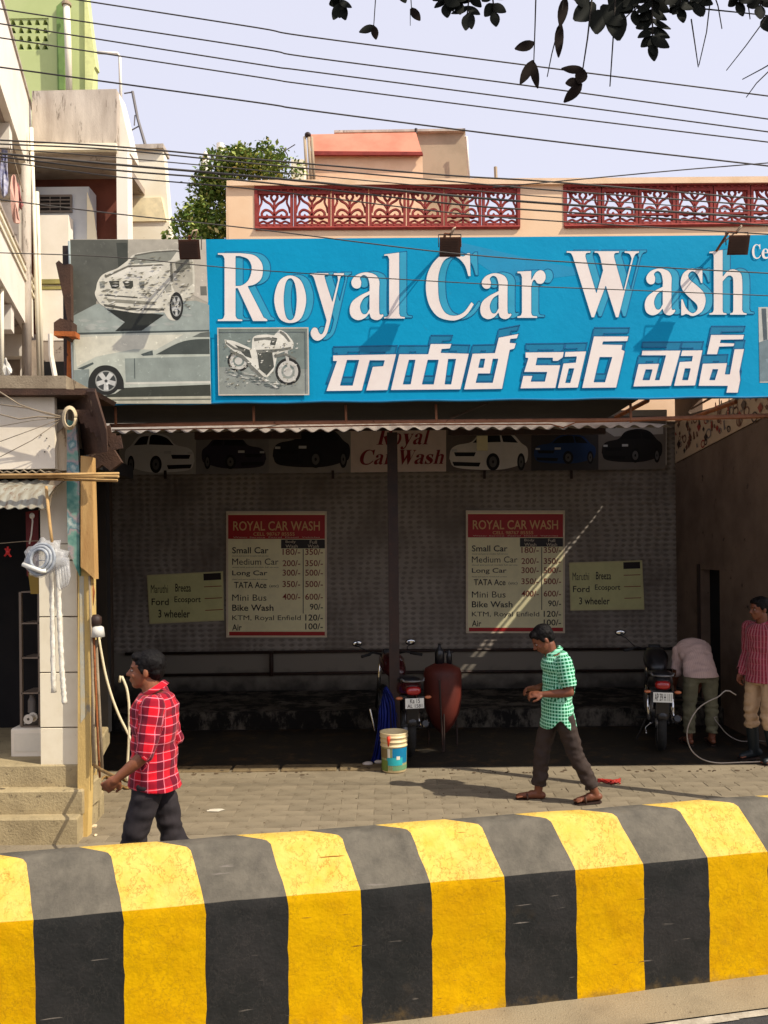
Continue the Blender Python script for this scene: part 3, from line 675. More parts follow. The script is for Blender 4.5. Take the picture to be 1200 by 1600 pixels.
def small_board(T,q,label,first):
    r=thing('notice_board',label,'notice board',P(*T(*q[2]),PD),'small yellow vehicle notices on the back wall')
    mb=MB(); pxprism(mb,[[T(*p) for p in q]],PD-.008,.010); mb.build('board_panel',ol2,r)
    c=Vector((sum(p[0] for p in q)/4,sum(p[1] for p in q)/4)); ins=[(c.x+(p[0]-c.x)*.97,c.y+(p[1]-c.y)*.95) for p in q]
    poly(r,'board_face',ins,olive,PD-.0095,T)
    B=lambda u,v:T(q[0][0]+(q[1][0]-q[0][0])*u+(q[3][0]-q[0][0])*v, q[0][1]+(q[1][1]-q[0][1])*u+(q[3][1]-q[0][1])*v)
    def tx(s,u0,u1,v0,v1,m,bold=.012):
        a=B(u0,v0); b=B(u1,v1); text(s,a[0],b[0],a[1],b[1],PD-.0112,m,r,bold=bold)
    tx('Maruthi',.04,.27,.37,.22,bink); tx('Breeza',.36,.57,.37,.22,bink)
    tx('Ford',.04,.27,.62,.50,bink,.012); tx('Ecosport',.34,.69,.62,.49,bink,.012)
    tx('3 wheeler',.12,.54,.88,.75,bink,.015)
    poly(r,'column_head',[(0,0)]*0 or [ (q[0][0]+(q[1][0]-q[0][0])*u+(q[3][0]-q[0][0])*v, q[0][1]+(q[1][1]-q[0][1])*u+(q[3][1]-q[0][1])*v) for u,v in ((.74,.03),(.97,.03),(.97,.17),(.74,.17))],bink,PD-.0108,T)
    for v in (.30,.54,.78):
        poly(r,'rule_line',[ (q[0][0]+(q[1][0]-q[0][0])*u+(q[3][0]-q[0][0])*w_, q[0][1]+(q[1][1]-q[0][1])*u+(q[3][1]-q[0][1])*w_) for u,w_ in ((.74,v-.008),(.97,v-.008),(.97,v+.008),(.74,v+.008))],bnum,PD-.0108,T)
    return r
small_board(T2,[(98,395),(495,375),(500,632),(112,650)],'tilted pale yellow vehicle notice left of the left price list',1)
small_board(T3,[(697,330),(1078,318),(1090,575),(705,580)],'pale yellow vehicle notice right of the sunstreaked price list',0)
# ================================================================== big signboard
SD=7.10
sign=thing('signboard','huge blue signboard reading Royal Car Wash in white with car photographs at its left end','signboard',P(640,632,SD))
m_blue=mat('sign_blue',srgb(0,150,192),srgb(0,143,186),rough=.6,sc=1.2,amt=.5,c3=srgb(24,140,178),sc3=5,amt3=.15,bump=.5,bsc=1.6,spec=.12)
m_white=mat('sign_white',srgb(238,226,216),srgb(230,214,204),rough=.5,sc=3,amt=.5,bump=.03)
m_cy=f_('sign_light_cyan',48,160,192); m_cy2=f_('sign_mid_cyan',6,122,160); m_ol=f_('sign_outline',8,100,146)
fr=MB(); 
a=P(108,377,SD); b=P(108,632,SD); c=P(2100,359,SD); e=P(2100,611,SD)
mb=MB(); q=[(a.x,a.z),(c.x,c.z),(e.x,e.z),(b.x+.035,b.z)]; mb.prism([q],SD+.004,SD+.05); mb.build('backing_panel',m_steel_dk,sign)
# sheet faces: photograph print part and blue part
Tz=lambda x,y:(100+x/3.0,360+y/3.0)
BX=6000  # face and backing run on unseen to the right, added for shade
poly(sign,'blue_face',[(665,42),(BX,0),(BX,751),(690,812)],m_blue,SD,Tz)
# lighter blue triangle beside the C
poly(sign,'pale_wedge',[(1790,46),(1815,46),(2260,150),(2400,175),(2400,210),(2080,250)],f_('sign_wedge',22,144,186),SD-.0006,Tz)
photo=[(28,42),(665,42),(690,812),(45,812)]
g1=f_('pr_darkgrey',98,98,88); 
poly(sign,'photo_print',photo,f_('pr_sand',186,178,160),SD,Tz)
L=[0]
def pr(name,pts,m,smooth=False,holes=()):
    L[0]+=1; return poly(sign,name,pts,m,SD-.0006-L[0]*.00008,Tz,holes,smooth)
pr('wall_print',[(30,44),(300,44),(300,150),(180,250),(150,340),(160,400),(44,470)],g1)
pr('doorway_print',[(245,58),(297,58),(297,150),(255,175)],f_('pr_char',72,74,66))
pr('house_print',[(560,44),(664,44),(676,340),(600,300)],f_('pr_cream',206,196,178))
pr('window_print',[(638,262),(668,262),(670,305),(640,305)],f_('pr_gray2',120,118,108))
pr('wet_ground_print',[(44,400),(150,345),(620,330),(680,350),(682,470),(45,485)],f_('pr_foam',164,172,162))
for k in range(14):
    x=random.uniform(60,640);y=random.uniform(395,465); pr('foam_print',[(x,y),(x+30,y-6,1),(x+60,y+2),(x+28,y+9,1)],f_('pr_foam2',176,180,170),True)
pr('shade_print',[(200,370),(470,395),(420,430),(365,470),(240,472),(285,430)],f_('pr_shade',52,54,48))
pr('car_print',[(150,275),(158,240,1),(185,205,1),(250,178),(300,140,1),(330,112,1),(420,96,1),(520,90,1),(590,104,1),(608,150,1),(613,230,1),(612,290),(585,320),(555,330),(552,390,1),(530,420,1),(495,418,1),(470,385),(350,388,1),(200,365),(165,340,1),(145,300,1)],f_('pr_car',226,220,200),True)
pr('windscreen_print',[(300,158),(335,118,1),(420,102,1),(530,98),(500,140),(455,150,1)],f_('pr_glass',150,150,136),True)
pr('bonnet_print',[(190,215),(300,165),(470,160),(440,205),(360,232)],f_('pr_bonnet',236,230,212))
pr('side_shade_print',[(500,150),(600,120),(604,250),(545,300),(520,290),(498,235)],f_('pr_side',190,184,166))
pr('side_window_print',[(520,150),(585,122),(592,175),(530,200)],f_('pr_sw',120,118,104))
for x in (210,275): pr('grille_print',[(x,238),(x+48,236),(x+50,262),(x+40,274),(x+14,272)],f_('pr_grille',74,74,64))
for x in (352,166): pr('headlamp_print',[(x,240),(x+26,238),(x+24,270),(x+4,272)],f_('pr_lamp',150,150,138))
pr('bumper_line_print',[(190,300),(345,312),(345,318),(190,306)],f_('pr_line',92,90,80))
pr('bumper_line_print',[(185,345),(300,362),(470,366),(470,376),(300,374),(190,356)],f_('pr_line',0,0,0))
pr('intake_print',[(200,320),(420,334),(430,350),(210,336)],f_('pr_intake',150,146,130))
def wheel(cx,cy,rx,ry):
    for k,(s_,m) in enumerate(((1,f_('pr_tyre',46,46,42)),(.74,f_('pr_rim',158,158,150)),(.66,f_('pr_tyre2',70,72,70)))):
        L[0]+=1; mb=MB(); disc(mb,cx,cy,rx*s_,ry*s_,SD-.0006-L[0]*.00008,Tz,26); mb.build('wheel_print',m,sign)
    for k in range(5):
        an=2*math.pi*k/5+.3; c_,s2=math.cos(an),math.sin(an)
        pts=[(cx+rx*(.1*c_-.14*s2),cy+ry*(.1*s2+.14*c_)),(cx+rx*(.66*c_-.17*s2),cy+ry*(.66*s2+.17*c_)),(cx+rx*(.66*c_+.17*s2),cy+ry*(.66*s2-.17*c_)),(cx+rx*(.1*c_+.14*s2),cy+ry*(.1*s2-.14*c_))]
        pr('spoke_print',pts,f_('pr_spoke',205,204,196))
wheel(527,355,32,66)
pr('bonnet_edge_print',[(190,214),(300,164),(455,158),(470,163),(300,172),(196,222)],f_('pr_fs3',120,116,102))
pr('roof_edge_print',[(330,114),(420,98),(520,92),(588,104),(590,109),(520,97),(420,103),(334,119)],f_('pr_fs3',120,116,102))
pr('pillar_print',[(498,150),(506,148),(512,240),(500,238)],f_('pr_fs3',120,116,102))
pr('mirror_print',[(470,255),(500,250),(505,285),(480,290)],f_('pr_mir',170,166,150))
# dirt speckles over the foamed car
for k in range(170):
    x=random.uniform(170,590); y=random.uniform(120,380)
    if y<200 and x<300: continue
    w_=random.uniform(6,34); t_=random.uniform(1.0,3.0)
    pr('foam_streak_print',[(x,y),(x+w_*.5,y-t_*2.5,1),(x+w_,y-random.uniform(0,9)),(x+w_*.6,y+t_,1)],random.choice([f_('pr_fs1',150,146,130),f_('pr_fs2',224,220,206),f_('pr_fs3',120,116,102)]))
pr('lower_photo_print',[(44,486),(682,472),(690,812),(45,812)],f_('pr_pale',198,200,184))
pr('seam_print',[(40,480),(680,466),(680,474),(42,490)],f_('pr_seam',84,92,88))
pr('sedan_print',[(46,690),(60,650,1),(130,608,1),(230,570,1),(330,552),(440,565,1),(540,520,1),(640,478),(683,474),(688,735),(270,735),(130,740),(50,742)],f_('pr_sedan',192,196,180),True)
pr('sedan_highlight_print',[(48,500),(330,490),(560,488),(430,560),(330,556,1),(150,592),(60,640)],f_('pr_hi',222,218,196))
pr('sedan_window_print',[(430,582),(530,530,1),(600,512,1),(682,508),(683,580)],f_('pr_dkwin',78,84,78),True)
pr('sedan_roof_line_print',[(600,500),(640,480),(683,474),(683,500)],f_('pr_roofw',110,114,106))
pr('lower_door_shade_print',[(285,600),(683,590),(686,712),(290,716)],f_('pr_door',150,158,148))
pr('sill_print',[(280,738),(686,722),(688,778),(150,782),(240,765)],f_('pr_sill',66,68,58))
pr('chrome_print',[(285,712),(686,706),(686,716),(285,722)],f_('pr_chrome',214,212,196))
pr('door_line_print',[(328,600),(332,600),(334,695),(330,695)],f_('pr_seam',0,0,0))
pr('mirror_small_print',[(360,580),(415,562),(418,585),(370,588)],f_('pr_seam',0,0,0))
pr('headlight_sedan_print',[(62,648),(135,618),(140,626),(90,652)],f_('pr_seam',0,0,0))
pr('front_shade_print',[(46,655),(118,650),(118,740),(48,742)],f_('pr_front',138,148,142))
pr('arch_print',[(112,745),(118,690,1),(150,645,1),(198,632,1),(245,648,1),(276,695,1),(282,745)],f_('pr_tyre',0,0,0),True)
wheel(197,706,68,66)
pr('road_print',[(46,745),(120,745),(150,782),(46,782)],f_('pr_road',110,108,94))
pr('kerb_print',[(46,784),(686,776),(690,812),(46,812)],f_('pr_kerb',186,182,160))
pr('kerb_line_print',[(46,794),(688,788),(688,795),(46,800)],f_('pr_kl',110,112,98))
# small motorcycle photograph
pr('bike_photo_print',[(722,460),(1142,458),(1146,768),(728,770)],f_('pr_bbg',128,138,130))
pr('bike_ground_print',[(726,640),(1144,650),(1146,768),(728,770)],f_('pr_bgr',150,154,144))
for (cx,cy,rx,ry) in ((1050,662,60,64),(818,612,52,50)):
    for s_,h_,m in ((1,.8,f_('pr_tyre',0,0,0)),(.8,.66,f_('pr_bw',206,202,190)),(.35,.3,f_('pr_bw',0,0,0))):
        L[0]+=1; mb=MB(); disc(mb,cx,cy,rx*s_,ry*s_,SD-.0006-L[0]*.00008,Tz,24,hole=h_ if s_>.5 else None); mb.build('bike_wheel_print',m,sign)
pr('bike_body_print',[(752,512),(800,520,1),(880,555),(888,500,1),(940,488,1),(985,492),(1010,465),(1040,480,1),(1075,525,1),(1070,556),(1000,580),(985,650,1),(950,690),(890,665,1),(860,610),(800,570),(760,535,1)],f_('pr_bbody',232,228,212),True)
pr('bike_engine_print',[(905,575),(975,560),(985,640),(950,680),(915,650)],f_('pr_beng',84,86,78))
pr('bike_seat_print',[(800,535),(870,560),(880,600),(850,590)],f_('pr_beng',0,0,0))
pr('bike_screen_print',[(975,500),(1000,505),(990,540),(965,535)],f_('pr_beng',0,0,0))
pr('bike_fork_print',[(1030,550),(1046,548),(1062,650),(1050,655)],f_('pr_bw',0,0,0))
for q in ([(760,520),(800,548),(850,562),(846,570),(796,558),(758,530)],[(890,505),(960,500),(1000,512),(990,518),(940,512),(892,520)],[(900,560),(1000,556),(1066,545),(1060,558),(1000,570),(905,575)],[(860,612),(890,640),(940,690),(930,694),(880,655),(855,625)],[(1015,470),(1040,486),(1062,520),(1052,522),(1030,495),(1010,480)],[(780,560),(840,585),(880,625),(872,632),(832,600),(778,572)],[(985,585),(1040,575),(1090,600),(1086,610),(1040,588),(988,598)]):
    pr('fairing_line_print',q,f_('pr_bline',122,122,112))
for k in range(46):
    t=random.random(); x=745+t*270+random.uniform(-14,14); y=650+t*85+random.uniform(-16,22); w_=random.uniform(12,44); h_=random.uniform(2,7)
    pr('ground_foam_print',[(x,y),(x+w_*.4,y-h_,1),(x+w_,y+h_*.4),(x+w_*.55,y+h_,1)],random.choice([f_('pr_bfoam',214,212,200),f_('pr_bfoam2',184,184,172),f_('pr_bfoam3',110,118,112)]))
for k in range(110):
    x=random.uniform(750,1090);y=random.uniform(510,730); w_=random.uniform(4,14)
    pr('foam_streak_print',[(x,y),(x+w_,y-3),(x+w_*.8,y+3),(x+2,y+4)],random.choice([f_('pr_fs1',0,0,0),f_('pr_fs2',0,0,0),f_('pr_fs3',0,0,0)]))
pr('photo_border_print',[(718,456),(1146,454),(1150,772),(724,774)],f_('pr_cream',0,0,0),holes=[[(724,462),(728,768),(1144,766),(1140,460)]])
print('sign print layers',L[0])
# letters
spec=[('R',340,418,502,395),('o',428,479,503,400),('y',484,538,499.5,393.5),('a',546,600,499.5,394.5),('l',600,633,498,395),
 ('C',665,741,499,397),('a',750,800,498,397),('r',808,853,497,391),('W',885,999,494,392),('a',1007,1056,492,389),('s',1063,1103,492,389),('h',1108,1167,492,391)]
SL0=SD-.0022
for k,(ch,x0,x1,yb,yt) in enumerate(spec):
    glyph(sign,ch,x0,x1,yb,yt,SL0-.00015*k,m_cy,'letter_shadow',dx=11.5,dy=-1.5,outline=m_ol,rib=1.2)
for k,(ch,x0,x1,yb,yt) in enumerate(spec):
    glyph(sign,ch,x0,x1,yb,yt,SL0-.0050,m_white,'letter',outline=m_cy2,rib=.9)
x=1175
for ch,w in zip('Cell',(14,12,7,7)):
    glyph(sign,ch,x,x+w,404,382,SL0-.0056,m_white,'small_letter'); x+=w+1
T6=lambda x,y:(480+x/3.75,380+y/3.75)
T7=lambda x,y:(800+x/3.0,380+y/3.0)
tel=[ (T6,[[(150,655),(524,648),(472,862),(343,865),(383,722),(444,718),(452,688),(368,688),(322,865),(110,868),(172,692),(150,692)],[(235,686),(302,686),(265,832),(195,832)]]),
 (T6,[[(538,648),(708,648),(722,588),(848,588),(838,618),(790,622),(785,640),(950,645),(900,858),(488,862)],[(598,685),(632,685),(605,825),(563,825)],[(708,685),(768,685),(740,825),(675,825)],[(828,680),(870,680),(842,825),(808,825)]]),
 (lambda x,y:(x,y),[[(738,552),(773,551),(779,527),(811,521),(808,529),(798,530),(797,535),(807,536),(804,545),(797,547),(785,608),(724.5,609)],[(751,561),(757.5,561),(755,574),(748,574)],[(770.5,561),(778,561),(769.5,597.5),(744,597.5),(747.5,584),(766,584)]]),
 (T7,[[(62,510),(245,508),(240,535),(215,553),(190,553),(190,538),(120,538),(113,570),(228,570),(205,680),(38,682),(52,620),(98,620),(90,647),(153,647),(163,605),(55,605),(75,540),(62,537)]]),
 (T7,[[(249,508),(350,505),(310,678),(213,680),(240,562),(298,558),(302,532),(245,534)],[(268,588),(290,588),(272,653),(252,653)]]),
 (T7,[[(383,435),(548,435),(542,460),(428,462),(425,473),(520,475),(515,497),(530,505),(490,678),(327,680)],[(412,535),(468,535),(435,650),(385,650)]]),
 (T7,[[(610,502),(793,501),(746,670),(567,673),(592,565),(692,563),(672,640),(690,640),(720,527),(606,527)],[(628,593),(657,593),(644,640),(614,640)]]),
 (T7,[[(797,501),(895,500),(860,668),(758,670),(785,555),(842,552),(846,530),(789,530)],[(812,588),(836,588),(824,640),(800,640)]]),
 (T7,[[(932,428),(1090,428),(1084,452),(980,454),(977,466),(1045,468),(1040,484),(972,486),(963,522),(912,522)]]),
 (T7,[[(893,563),(1010,560),(1000,613),(1020,613),(1042,495),(1090,494),(1068,600),(1072,640),(1060,702),(1003,702),(1010,670),(873,670)],[(942,592),(965,592),(950,640),(927,640)]]) ]
for k,(T,loops) in enumerate(tel):
    Lp=[[T(*p) for p in l] for l in loops]
    for kk,(dx,dy,m,o_) in enumerate(((1,-13,m_cy2,0),)):
        mb=MB(); pxprism(mb,[[(x+dx,y+dy) for x,y in l] for l in Lp],SL0-.0005-k*.0001); mb.build('letter_shadow',m,sign)
        mb=MB()
        for l in Lp: ribbon(mb,[(x+dx,y+dy) for x,y in l],1.6,SL0-.0032,closed=True)
        mb.build('letter_shadow_outline',m_ol,sign)
    mb=MB(); pxprism(mb,Lp,SL0-.0050); mb.build('letter',m_white,sign)
    mb=MB()
    for l in Lp: ribbon(mb,l,1.2,SL0-.0056,closed=True)
    mb.build('letter_outline',m_ol,sign)
# right-hand photograph starting at the frame edge
poly(sign,'photo_print',[(1185,480),(1400,476),(1400,596),(1187,598)],f_('pr_r1',196,196,186),SD-.002)
poly(sign,'photo_car_print',[(1186,535),(1230,520),(1400,515),(1400,594),(1187,596)],f_('pr_r2',120,136,140),SD-.0026)
poly(sign,'photo_line_print',[(1190,482),(1197,482),(1199,530),(1193,532)],f_('pr_r3',90,100,104),SD-.0032)
# wrinkled lower hem and side edges
mb=MB(); pts=[P(115+i*30,632.5-i*30*.0115+.8*math.sin(i*1.3),SD-.006) for i in range(43)]; mb.tube(pts,.010,6); mb.build('lower_hem',f_('hem_blue',24,110,150),sign,True)
mb=MB(); mb.tube([P(108+7*i/8,377+255*i/8,SD-.005) for i in range(9)],.010,6); mb.build('left_hem',f_('hem_grey',150,160,158),sign,True)
for px in (112,1220):
    a=P(px,640,SD+.1); MB().box((a.x-.05,SD+.06,0 if px>1000 else 3.3),(a.x+.05,SD+.14,4.9)).build('frame_post',m_steel_dk,sign)
for py in (400,610):
    a=P(112,py,SD+.1); b=P(1300,py-12,SD+.1); MB().tube([(a.x,SD+.09,a.z),(b.x,SD+.09,b.z)],.03,6).build('frame_rail',m_steel_dk,sign)
# floodlights on arms along the top edge
m_lamp=mat('lamp_brown',srgb(92,56,38),srgb(70,42,30),rough=.55,sc=10,bump=.1); m_lampf=mat('lamp_glass',srgb(84,60,46),srgb(70,50,40),rough=.35,spec=.35,bump=0)
def lamp(px,py,label,tilt=.35):
    d=6.80; c=P(px,py+2,d)
    r=thing('floodlight',label,'floodlight',(c.x,c.y,c.z),'floodlights over the signboard',world=False)
    R=Matrix.Rotation(tilt,4,'X')
    w,h,t=.086,.076,.05
    mb=MB(); mb.add([(-w,-t/2,-h),(w,-t/2,-h),(w,-t/2,h),(-w,-t/2,h),(-w*.6,t,-h*.5),(w*.6,t,-h*.5),(w*.6,t,h*.5),(-w*.6,t,h*.5)],[(0,1,2,3),(7,6,5,4),(0,4,5,1),(1,5,6,2),(2,6,7,3),(3,7,4,0)],R); mb.build('housing',m_lamp,r)
    MB().box((-w*.86,-t/2-.006,-h*.82),(w*.86,-t/2-.001,h*.82),R).build('glass',m_lampf,r)
    mb=MB()
    gr=MB()
    for k in range(8): gr.box((-w*.86,-t/2-.011,-h*.8+k*h*1.6/7-.002),(w*.86,-t/2-.007,-h*.8+k*h*1.6/7+.002),R)
    gr.build('grille',m_lampf,r)
    for k in range(7): mb.box((-w*.5+k*w/6-.004,t,-h*.5),(-w*.5+k*w/6+.002,t+.014,h*.5),R)
    mb.build('cooling_fin',m_lamp,r)
    mb=MB(); 
    for s_ in (-1,1): mb.tube([(s_*(w+.006),0,0),(s_*(w+.006),.01,h+.03)],.004,6)
    mb.tube([(-w-.006,.01,h+.03),(w+.006,.01,h+.03)],.004,6); mb.build('bracket',m_steel_dk,r)
    MB().tube([(0,.01,h+.03),(-.03,.10,h+.07),(-.05,.30,.06)],.012,6).build('arm',m_rust,r,True)
    MB().tube([(.0,.02,h+.03),(.03,-.02,h+.07),(.05,.04,h+.10),(.02,.1,h+.06),(-.03,.28,.10)],.006,6).build('flex',mat('pale_flex',srgb(196,170,140)),r,True)
    return r
lamp(297,388,'brown floodlight over the car photographs at the left end of the blue sign')
lamp(703,384,'brown floodlight above the C of the blue signboard')
lamp(1152,381,'brown floodlight above the last letter of the top line of the blue signboard')
# ================================================================== left shop
m_tile=mat('glazed_cream_tile',srgb(236,224,196),srgb(222,208,178),rough=.4,sc=3,amt=.4,c3=srgb(190,172,140),sc3=14,amt3=.12,bump=.04,spec=.4)
m_ywall=mat('yellowed_plaster',srgb(214,182,112),srgb(188,158,100),rough=.9,sc=3,amt=.7,c3=srgb(150,140,120),sc3=7,amt3=.35,bump=.3,stretch=(1,1,.5))
m_step=mat('step_stone',srgb(176,158,120),srgb(146,130,98),rough=.95,sc=4,amt=.7,c3=srgb(104,92,70),sc3=16,amt3=.3,bump=.5,bsc=50)
m_white=m_white
m_wp=mat('white_painted_board',srgb(238,226,204),srgb(224,210,186),rough=.8,sc=2,amt=.4,c3=srgb(184,164,136),sc3=9,amt3=.15,bump=.1)
m_brown=mat('dark_brown_sheet',srgb(84,60,46),srgb(58,42,34),rough=.85,sc=5,amt=.7,c3=srgb(132,108,86),sc3=10,amt3=.25,bump=.4)
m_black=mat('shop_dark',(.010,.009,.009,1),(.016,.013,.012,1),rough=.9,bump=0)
m_ply=mat('weathered_ply',srgb(158,142,118),srgb(120,104,84),rough=.9,sc=4,amt=.6,c3=srgb(84,70,56),sc3=14,amt3=.3,bump=.3)
shop=thing('corner_shop','small left edge shop with cream tiled pillar and a dark interior above steps','shop',(-3.1,7,0))
st=thing('shop_steps','three worn stone steps climbing to the dark shop at the left','steps',(-3.4,6.6,0))
XR=P(124,1210,6.5).x
for i,(d,z0,z1,back) in enumerate(((6.44,-.02,.20,7.2),(6.55,.195,.385,7.2),(6.66,.38,.56,8.2))):
    b=MB(); xr_=XR+.002*i; back=back-.2*i if i<2 else back; q=[(-5.2,d),(xr_,d),(min(xr_,LW(back)+.15),back),(-5.2,back)]; q2=[(-5.2,d+.012),(xr_-.012,d+.012),(q[2][0]-.012,back),(-5.2,back)]
    b.add([(x,y,z0) for x,y in q]+[(x,y,z1-.012) for x,y in q]+[(x,y,z1) for x,y in q2],[(0,3,2,1),(8,9,10,11)]+[(k,(k+1)%4,4+(k+1)%4,4+k) for k in range(4)]+[(4+k,4+(k+1)%4,8+(k+1)%4,8+k) for k in range(4)]); b.build('step',m_step,st)
# body: a real room with floor, walls, ceiling and front opening
SX0=-5.2
xr=P(62,1000,6.68).x; xl2=P(122,1000,6.68).x
def bx(a,b,name,m,root=None,c=None):
    mb=MB(); (mb.cbox(a,b,c) if c else mb.box(a,b)); return mb.build(name,m,root if root else shop)
zt0=P(60,742,6.7).z
# tiled pillar: courses of tiles proud of a core
bx((xr+.012,6.70,.56),(xl2-.012,7.0,3.4),'pillar_core',m_ply)
for (ya,yb_) in ((1209,1137),(1136,1051),(1050,964),(963,876),(875,850)):
    a=P(93,ya,6.68).z; b=P(93,yb_,6.68).z
    xm=(xr+xl2)/2+.02
    for u0,u1 in ((xr,xm),(xm+.003,xl2)) if ya in (1050,963) else ((xr,xl2),):
        bx((u0,6.675,a+.003),(u1-.001,6.70,b-.003),'tile',m_tile,c=.003)
    bx((xr-.002,6.70,a+.003),(xr+.012,6.98,b-.003),'tile',m_tile)
bx((P(62,800,6.68).x,6.69,P(90,849,6.68).z),(P(120,800,6.68).x,6.698,P(90,745,6.68).z),'pillar_plaster',m_wp)
# side wall going back
mb=MB(); W=[(xl2+.002,6.73),(LW(8.5),8.5),(LW(8.5)-.25,8.5),(xl2-.2,7.01)]
zA=P(128,740,6.7).z
mb.add([(x,y,-.02) for x,y in W]+[(x,y,3.05) for x,y in W],[(0,3,2,1),(4,5,6,7)]+[(i,(i+1)%4,4+(i+1)%4,4+i) for i in range(4)]); mb.build('side_wall',m_ywall,shop)
# painted front edge strip beside the tiles
a=P(122,1320,6.6); b=P(143,1320,6.6)
mb=MB(); pxprism(mb,[[(122,868),(130,862),(143,905),(144,1000),(140,1200),(136,1322),(121,1322)]],6.60,.10); mb.build('painted_edge',m_ywall,shop)
mb=MB(); pxprism(mb,[[(124,900),(131,900),(133,1120),(126,1130)]],6.597,.003); mb.build('blue_paint_patch',mat('blue_patch',srgb(170,176,170),srgb(200,178,130),sc=7,amt=.9),shop)
# interior
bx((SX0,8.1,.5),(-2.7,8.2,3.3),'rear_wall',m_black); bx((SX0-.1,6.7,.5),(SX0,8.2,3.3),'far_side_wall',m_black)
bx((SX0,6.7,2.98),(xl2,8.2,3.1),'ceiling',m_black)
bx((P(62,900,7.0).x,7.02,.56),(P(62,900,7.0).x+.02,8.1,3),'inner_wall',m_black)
a=P(17,1205,6.95); b=P(66,1138,6.95)
cb=thing('white_cabinet','low white cabinet just inside the doorway of the left shop','cabinet',(a.x,7,.56))
MB().cbox((a.x,6.95,.56),(b.x+.04,7.25,b.z),.01).build('carcass',m_wp,cb); MB().box((a.x+.03,6.944,.60),(b.x-.0,6.949,b.z-.04)).build('door',f_('cab_door',232,222,200),cb)
rk=thing('display_rack','narrow glass display rack behind the tiled pillar with shelves of spools','rack',(P(48,1135,7.3).x,7.4,.56))
for px in (34,63): a=P(px,1135,7.0); b=P(px,925,7.0); MB().box((a.x-.01,6.99,a.z),(a.x+.01,7.02,b.z)).build('upright',f_('rack_grey',128,112,96),rk)
for py in (925,974,1028,1083,1135): a=P(34,py,7.0); b=P(64,py,7.0); MB().box((a.x,6.99,a.z-.006),(b.x,7.24,a.z+.006)).build('shelf',f_('rack_grey',0,0,0),rk)
a=P(48,1122,6.95); mb=MB(); M=Matrix.Translation(a)@Matrix.Rotation(math.radians(90),4,'X'); mb.lathe([(.012,-.05),(.04,-.05),(.04,-.04),(.025,-.04),(.025,.04),(.04,.04),(.04,.05),(.012,.05)],16,M,True); o=mb.build('tape_roll',f_('spool_white',206,196,180)); tag(o,'white roll standing on the lowest shelf of the display rack','roll')
a=P(48,1098,7.05); mb=MB(); mb.lathe([(.0,.0),(.035,0),(.035,.10),(.02,.13),(.02,.15),(0,.15)],14,Matrix.Translation((a.x,7.08,P(48,1110,7.05).z-.02))); o=mb.build('jar',f_('jar_grey',120,112,104)); tag(o,'grey jar standing behind the white roll in the display rack','jar')
# red hanging strips and small toy under the awning
mb=MB(); pxprism(mb,[[(40,800),(60,797),(60,905),(42,900)]],6.86,.01); o=mb.build('red_sheet',f_('shop_red',110,26,22)); tag(o,'dark red sheet hanging inside the shop doorway','sheet')
mb=MB(); pxprism(mb,[[(44,895),(60,893),(62,928),(48,928)]],6.85,.008); o=mb.build('yellow_sheet',f_('shop_yellow',150,120,44)); tag(o,'dull yellow packet hanging below the red sheet in the shop','packet')
mb=MB().tube([P(50,806,6.7),P(51,815,6.7),P(49,835,6.7),P(46,850,6.7)],.006,6); mb.ell(P(50,806,6.7),(.02,.02,.025)); o=mb.build('pull_cord',f_('cordwhite',230,220,206),None,True); tag(o,'white cord with a knob hanging under the shop awning','cord')
mb=MB()
for dx,dz in ((-4,-6),(4,-5),(-5,6),(5,7),(0,-9)): mb.tube([P(12,863,6.6),P(12+dx,863+dz,6.6)],.008,5)
mb.ell(P(12,863,6.6),(.015,.015,.02)); o=mb.build('red_trinket',f_('trinket_red',190,40,36),None,True); tag(o,'small red trinket dangling in the dark shop doorway','trinket')
w=MB().tube([P(-10,850,6.65),P(35,846,6.65),P(60,845,6.65)],.003,5); tag(w.build('string_line',m_ply),'thin string across the dark shop doorway','string')
# shelf goods on the sill
mb=MB(); pxprism(mb,[[(-5,1202),(25,1199),(44,1200),(44,1207),(-5,1209)]],6.72,.12); tag(mb.build('folded_cloth',f_('pinkcloth',206,170,160)),'pink and white cloth lying on the top step by the doorway','cloth')
# awning, sign board above and eaves
aw=thing('shop_awning','rusted corrugated sheet awning curving down over the dark shop doorway','awning',P(40,770,6.5))
mb=MB(); n=90
prof_=[(P(0,752,6.75).z,6.68),(P(0,762,6.5).z,6.45),(P(0,775,6.4).z,6.33),(P(0,795,6.35).z,6.27)]
x0=-3.6;x1=P(78,780,6.35).x
vs=[]
for j,(z,y) in enumerate(prof_):
    for i in range(n+1):
        x=x0+(x1-x0)*i/n; vs.append((x+ .05*(3-j)/3*0, y+.012*math.sin(x*2*math.pi/.085), z+.008*math.sin(x*2*math.pi/.085)))
m_=n+1; base=len(vs)
vs+= [(x,y+.004,z-.004) for x,y,z in vs]
fs=[]
for j in range(3):
    for i in range(n):
        a_=j*m_+i; fs+=[(a_,a_+1,a_+m_+1,a_+m_),(base+a_,base+a_+m_,base+a_+m_+1,base+a_+1)]
mb.add(vs,fs); mb.build('corrugated_sheet',mat('awning_sheet',srgb(158,156,142),srgb(126,112,90),rough=.6,sc=9,amt=.8,c3=srgb(110,74,50),sc3=8,amt3=.4,bump=.1,stretch=(3,1,.5)),aw,True)
mb=MB(); pxprism(mb,[[(78,752),(104,738),(104,745),(88,760),(80,775),(76,795),(60,797),(66,775)]],6.5,.02); mb.build('end_flap',m_ply,aw)
hb=thing('shop_fascia_board','blank white board above the awning of the left shop','board',P(40,740,6.55))
mb=MB(); pxprism(mb,[[(-200,618),(85,617),(86,732),(-200,736)]],6.55,.05); mb.build('board_panel',m_wp,hb)
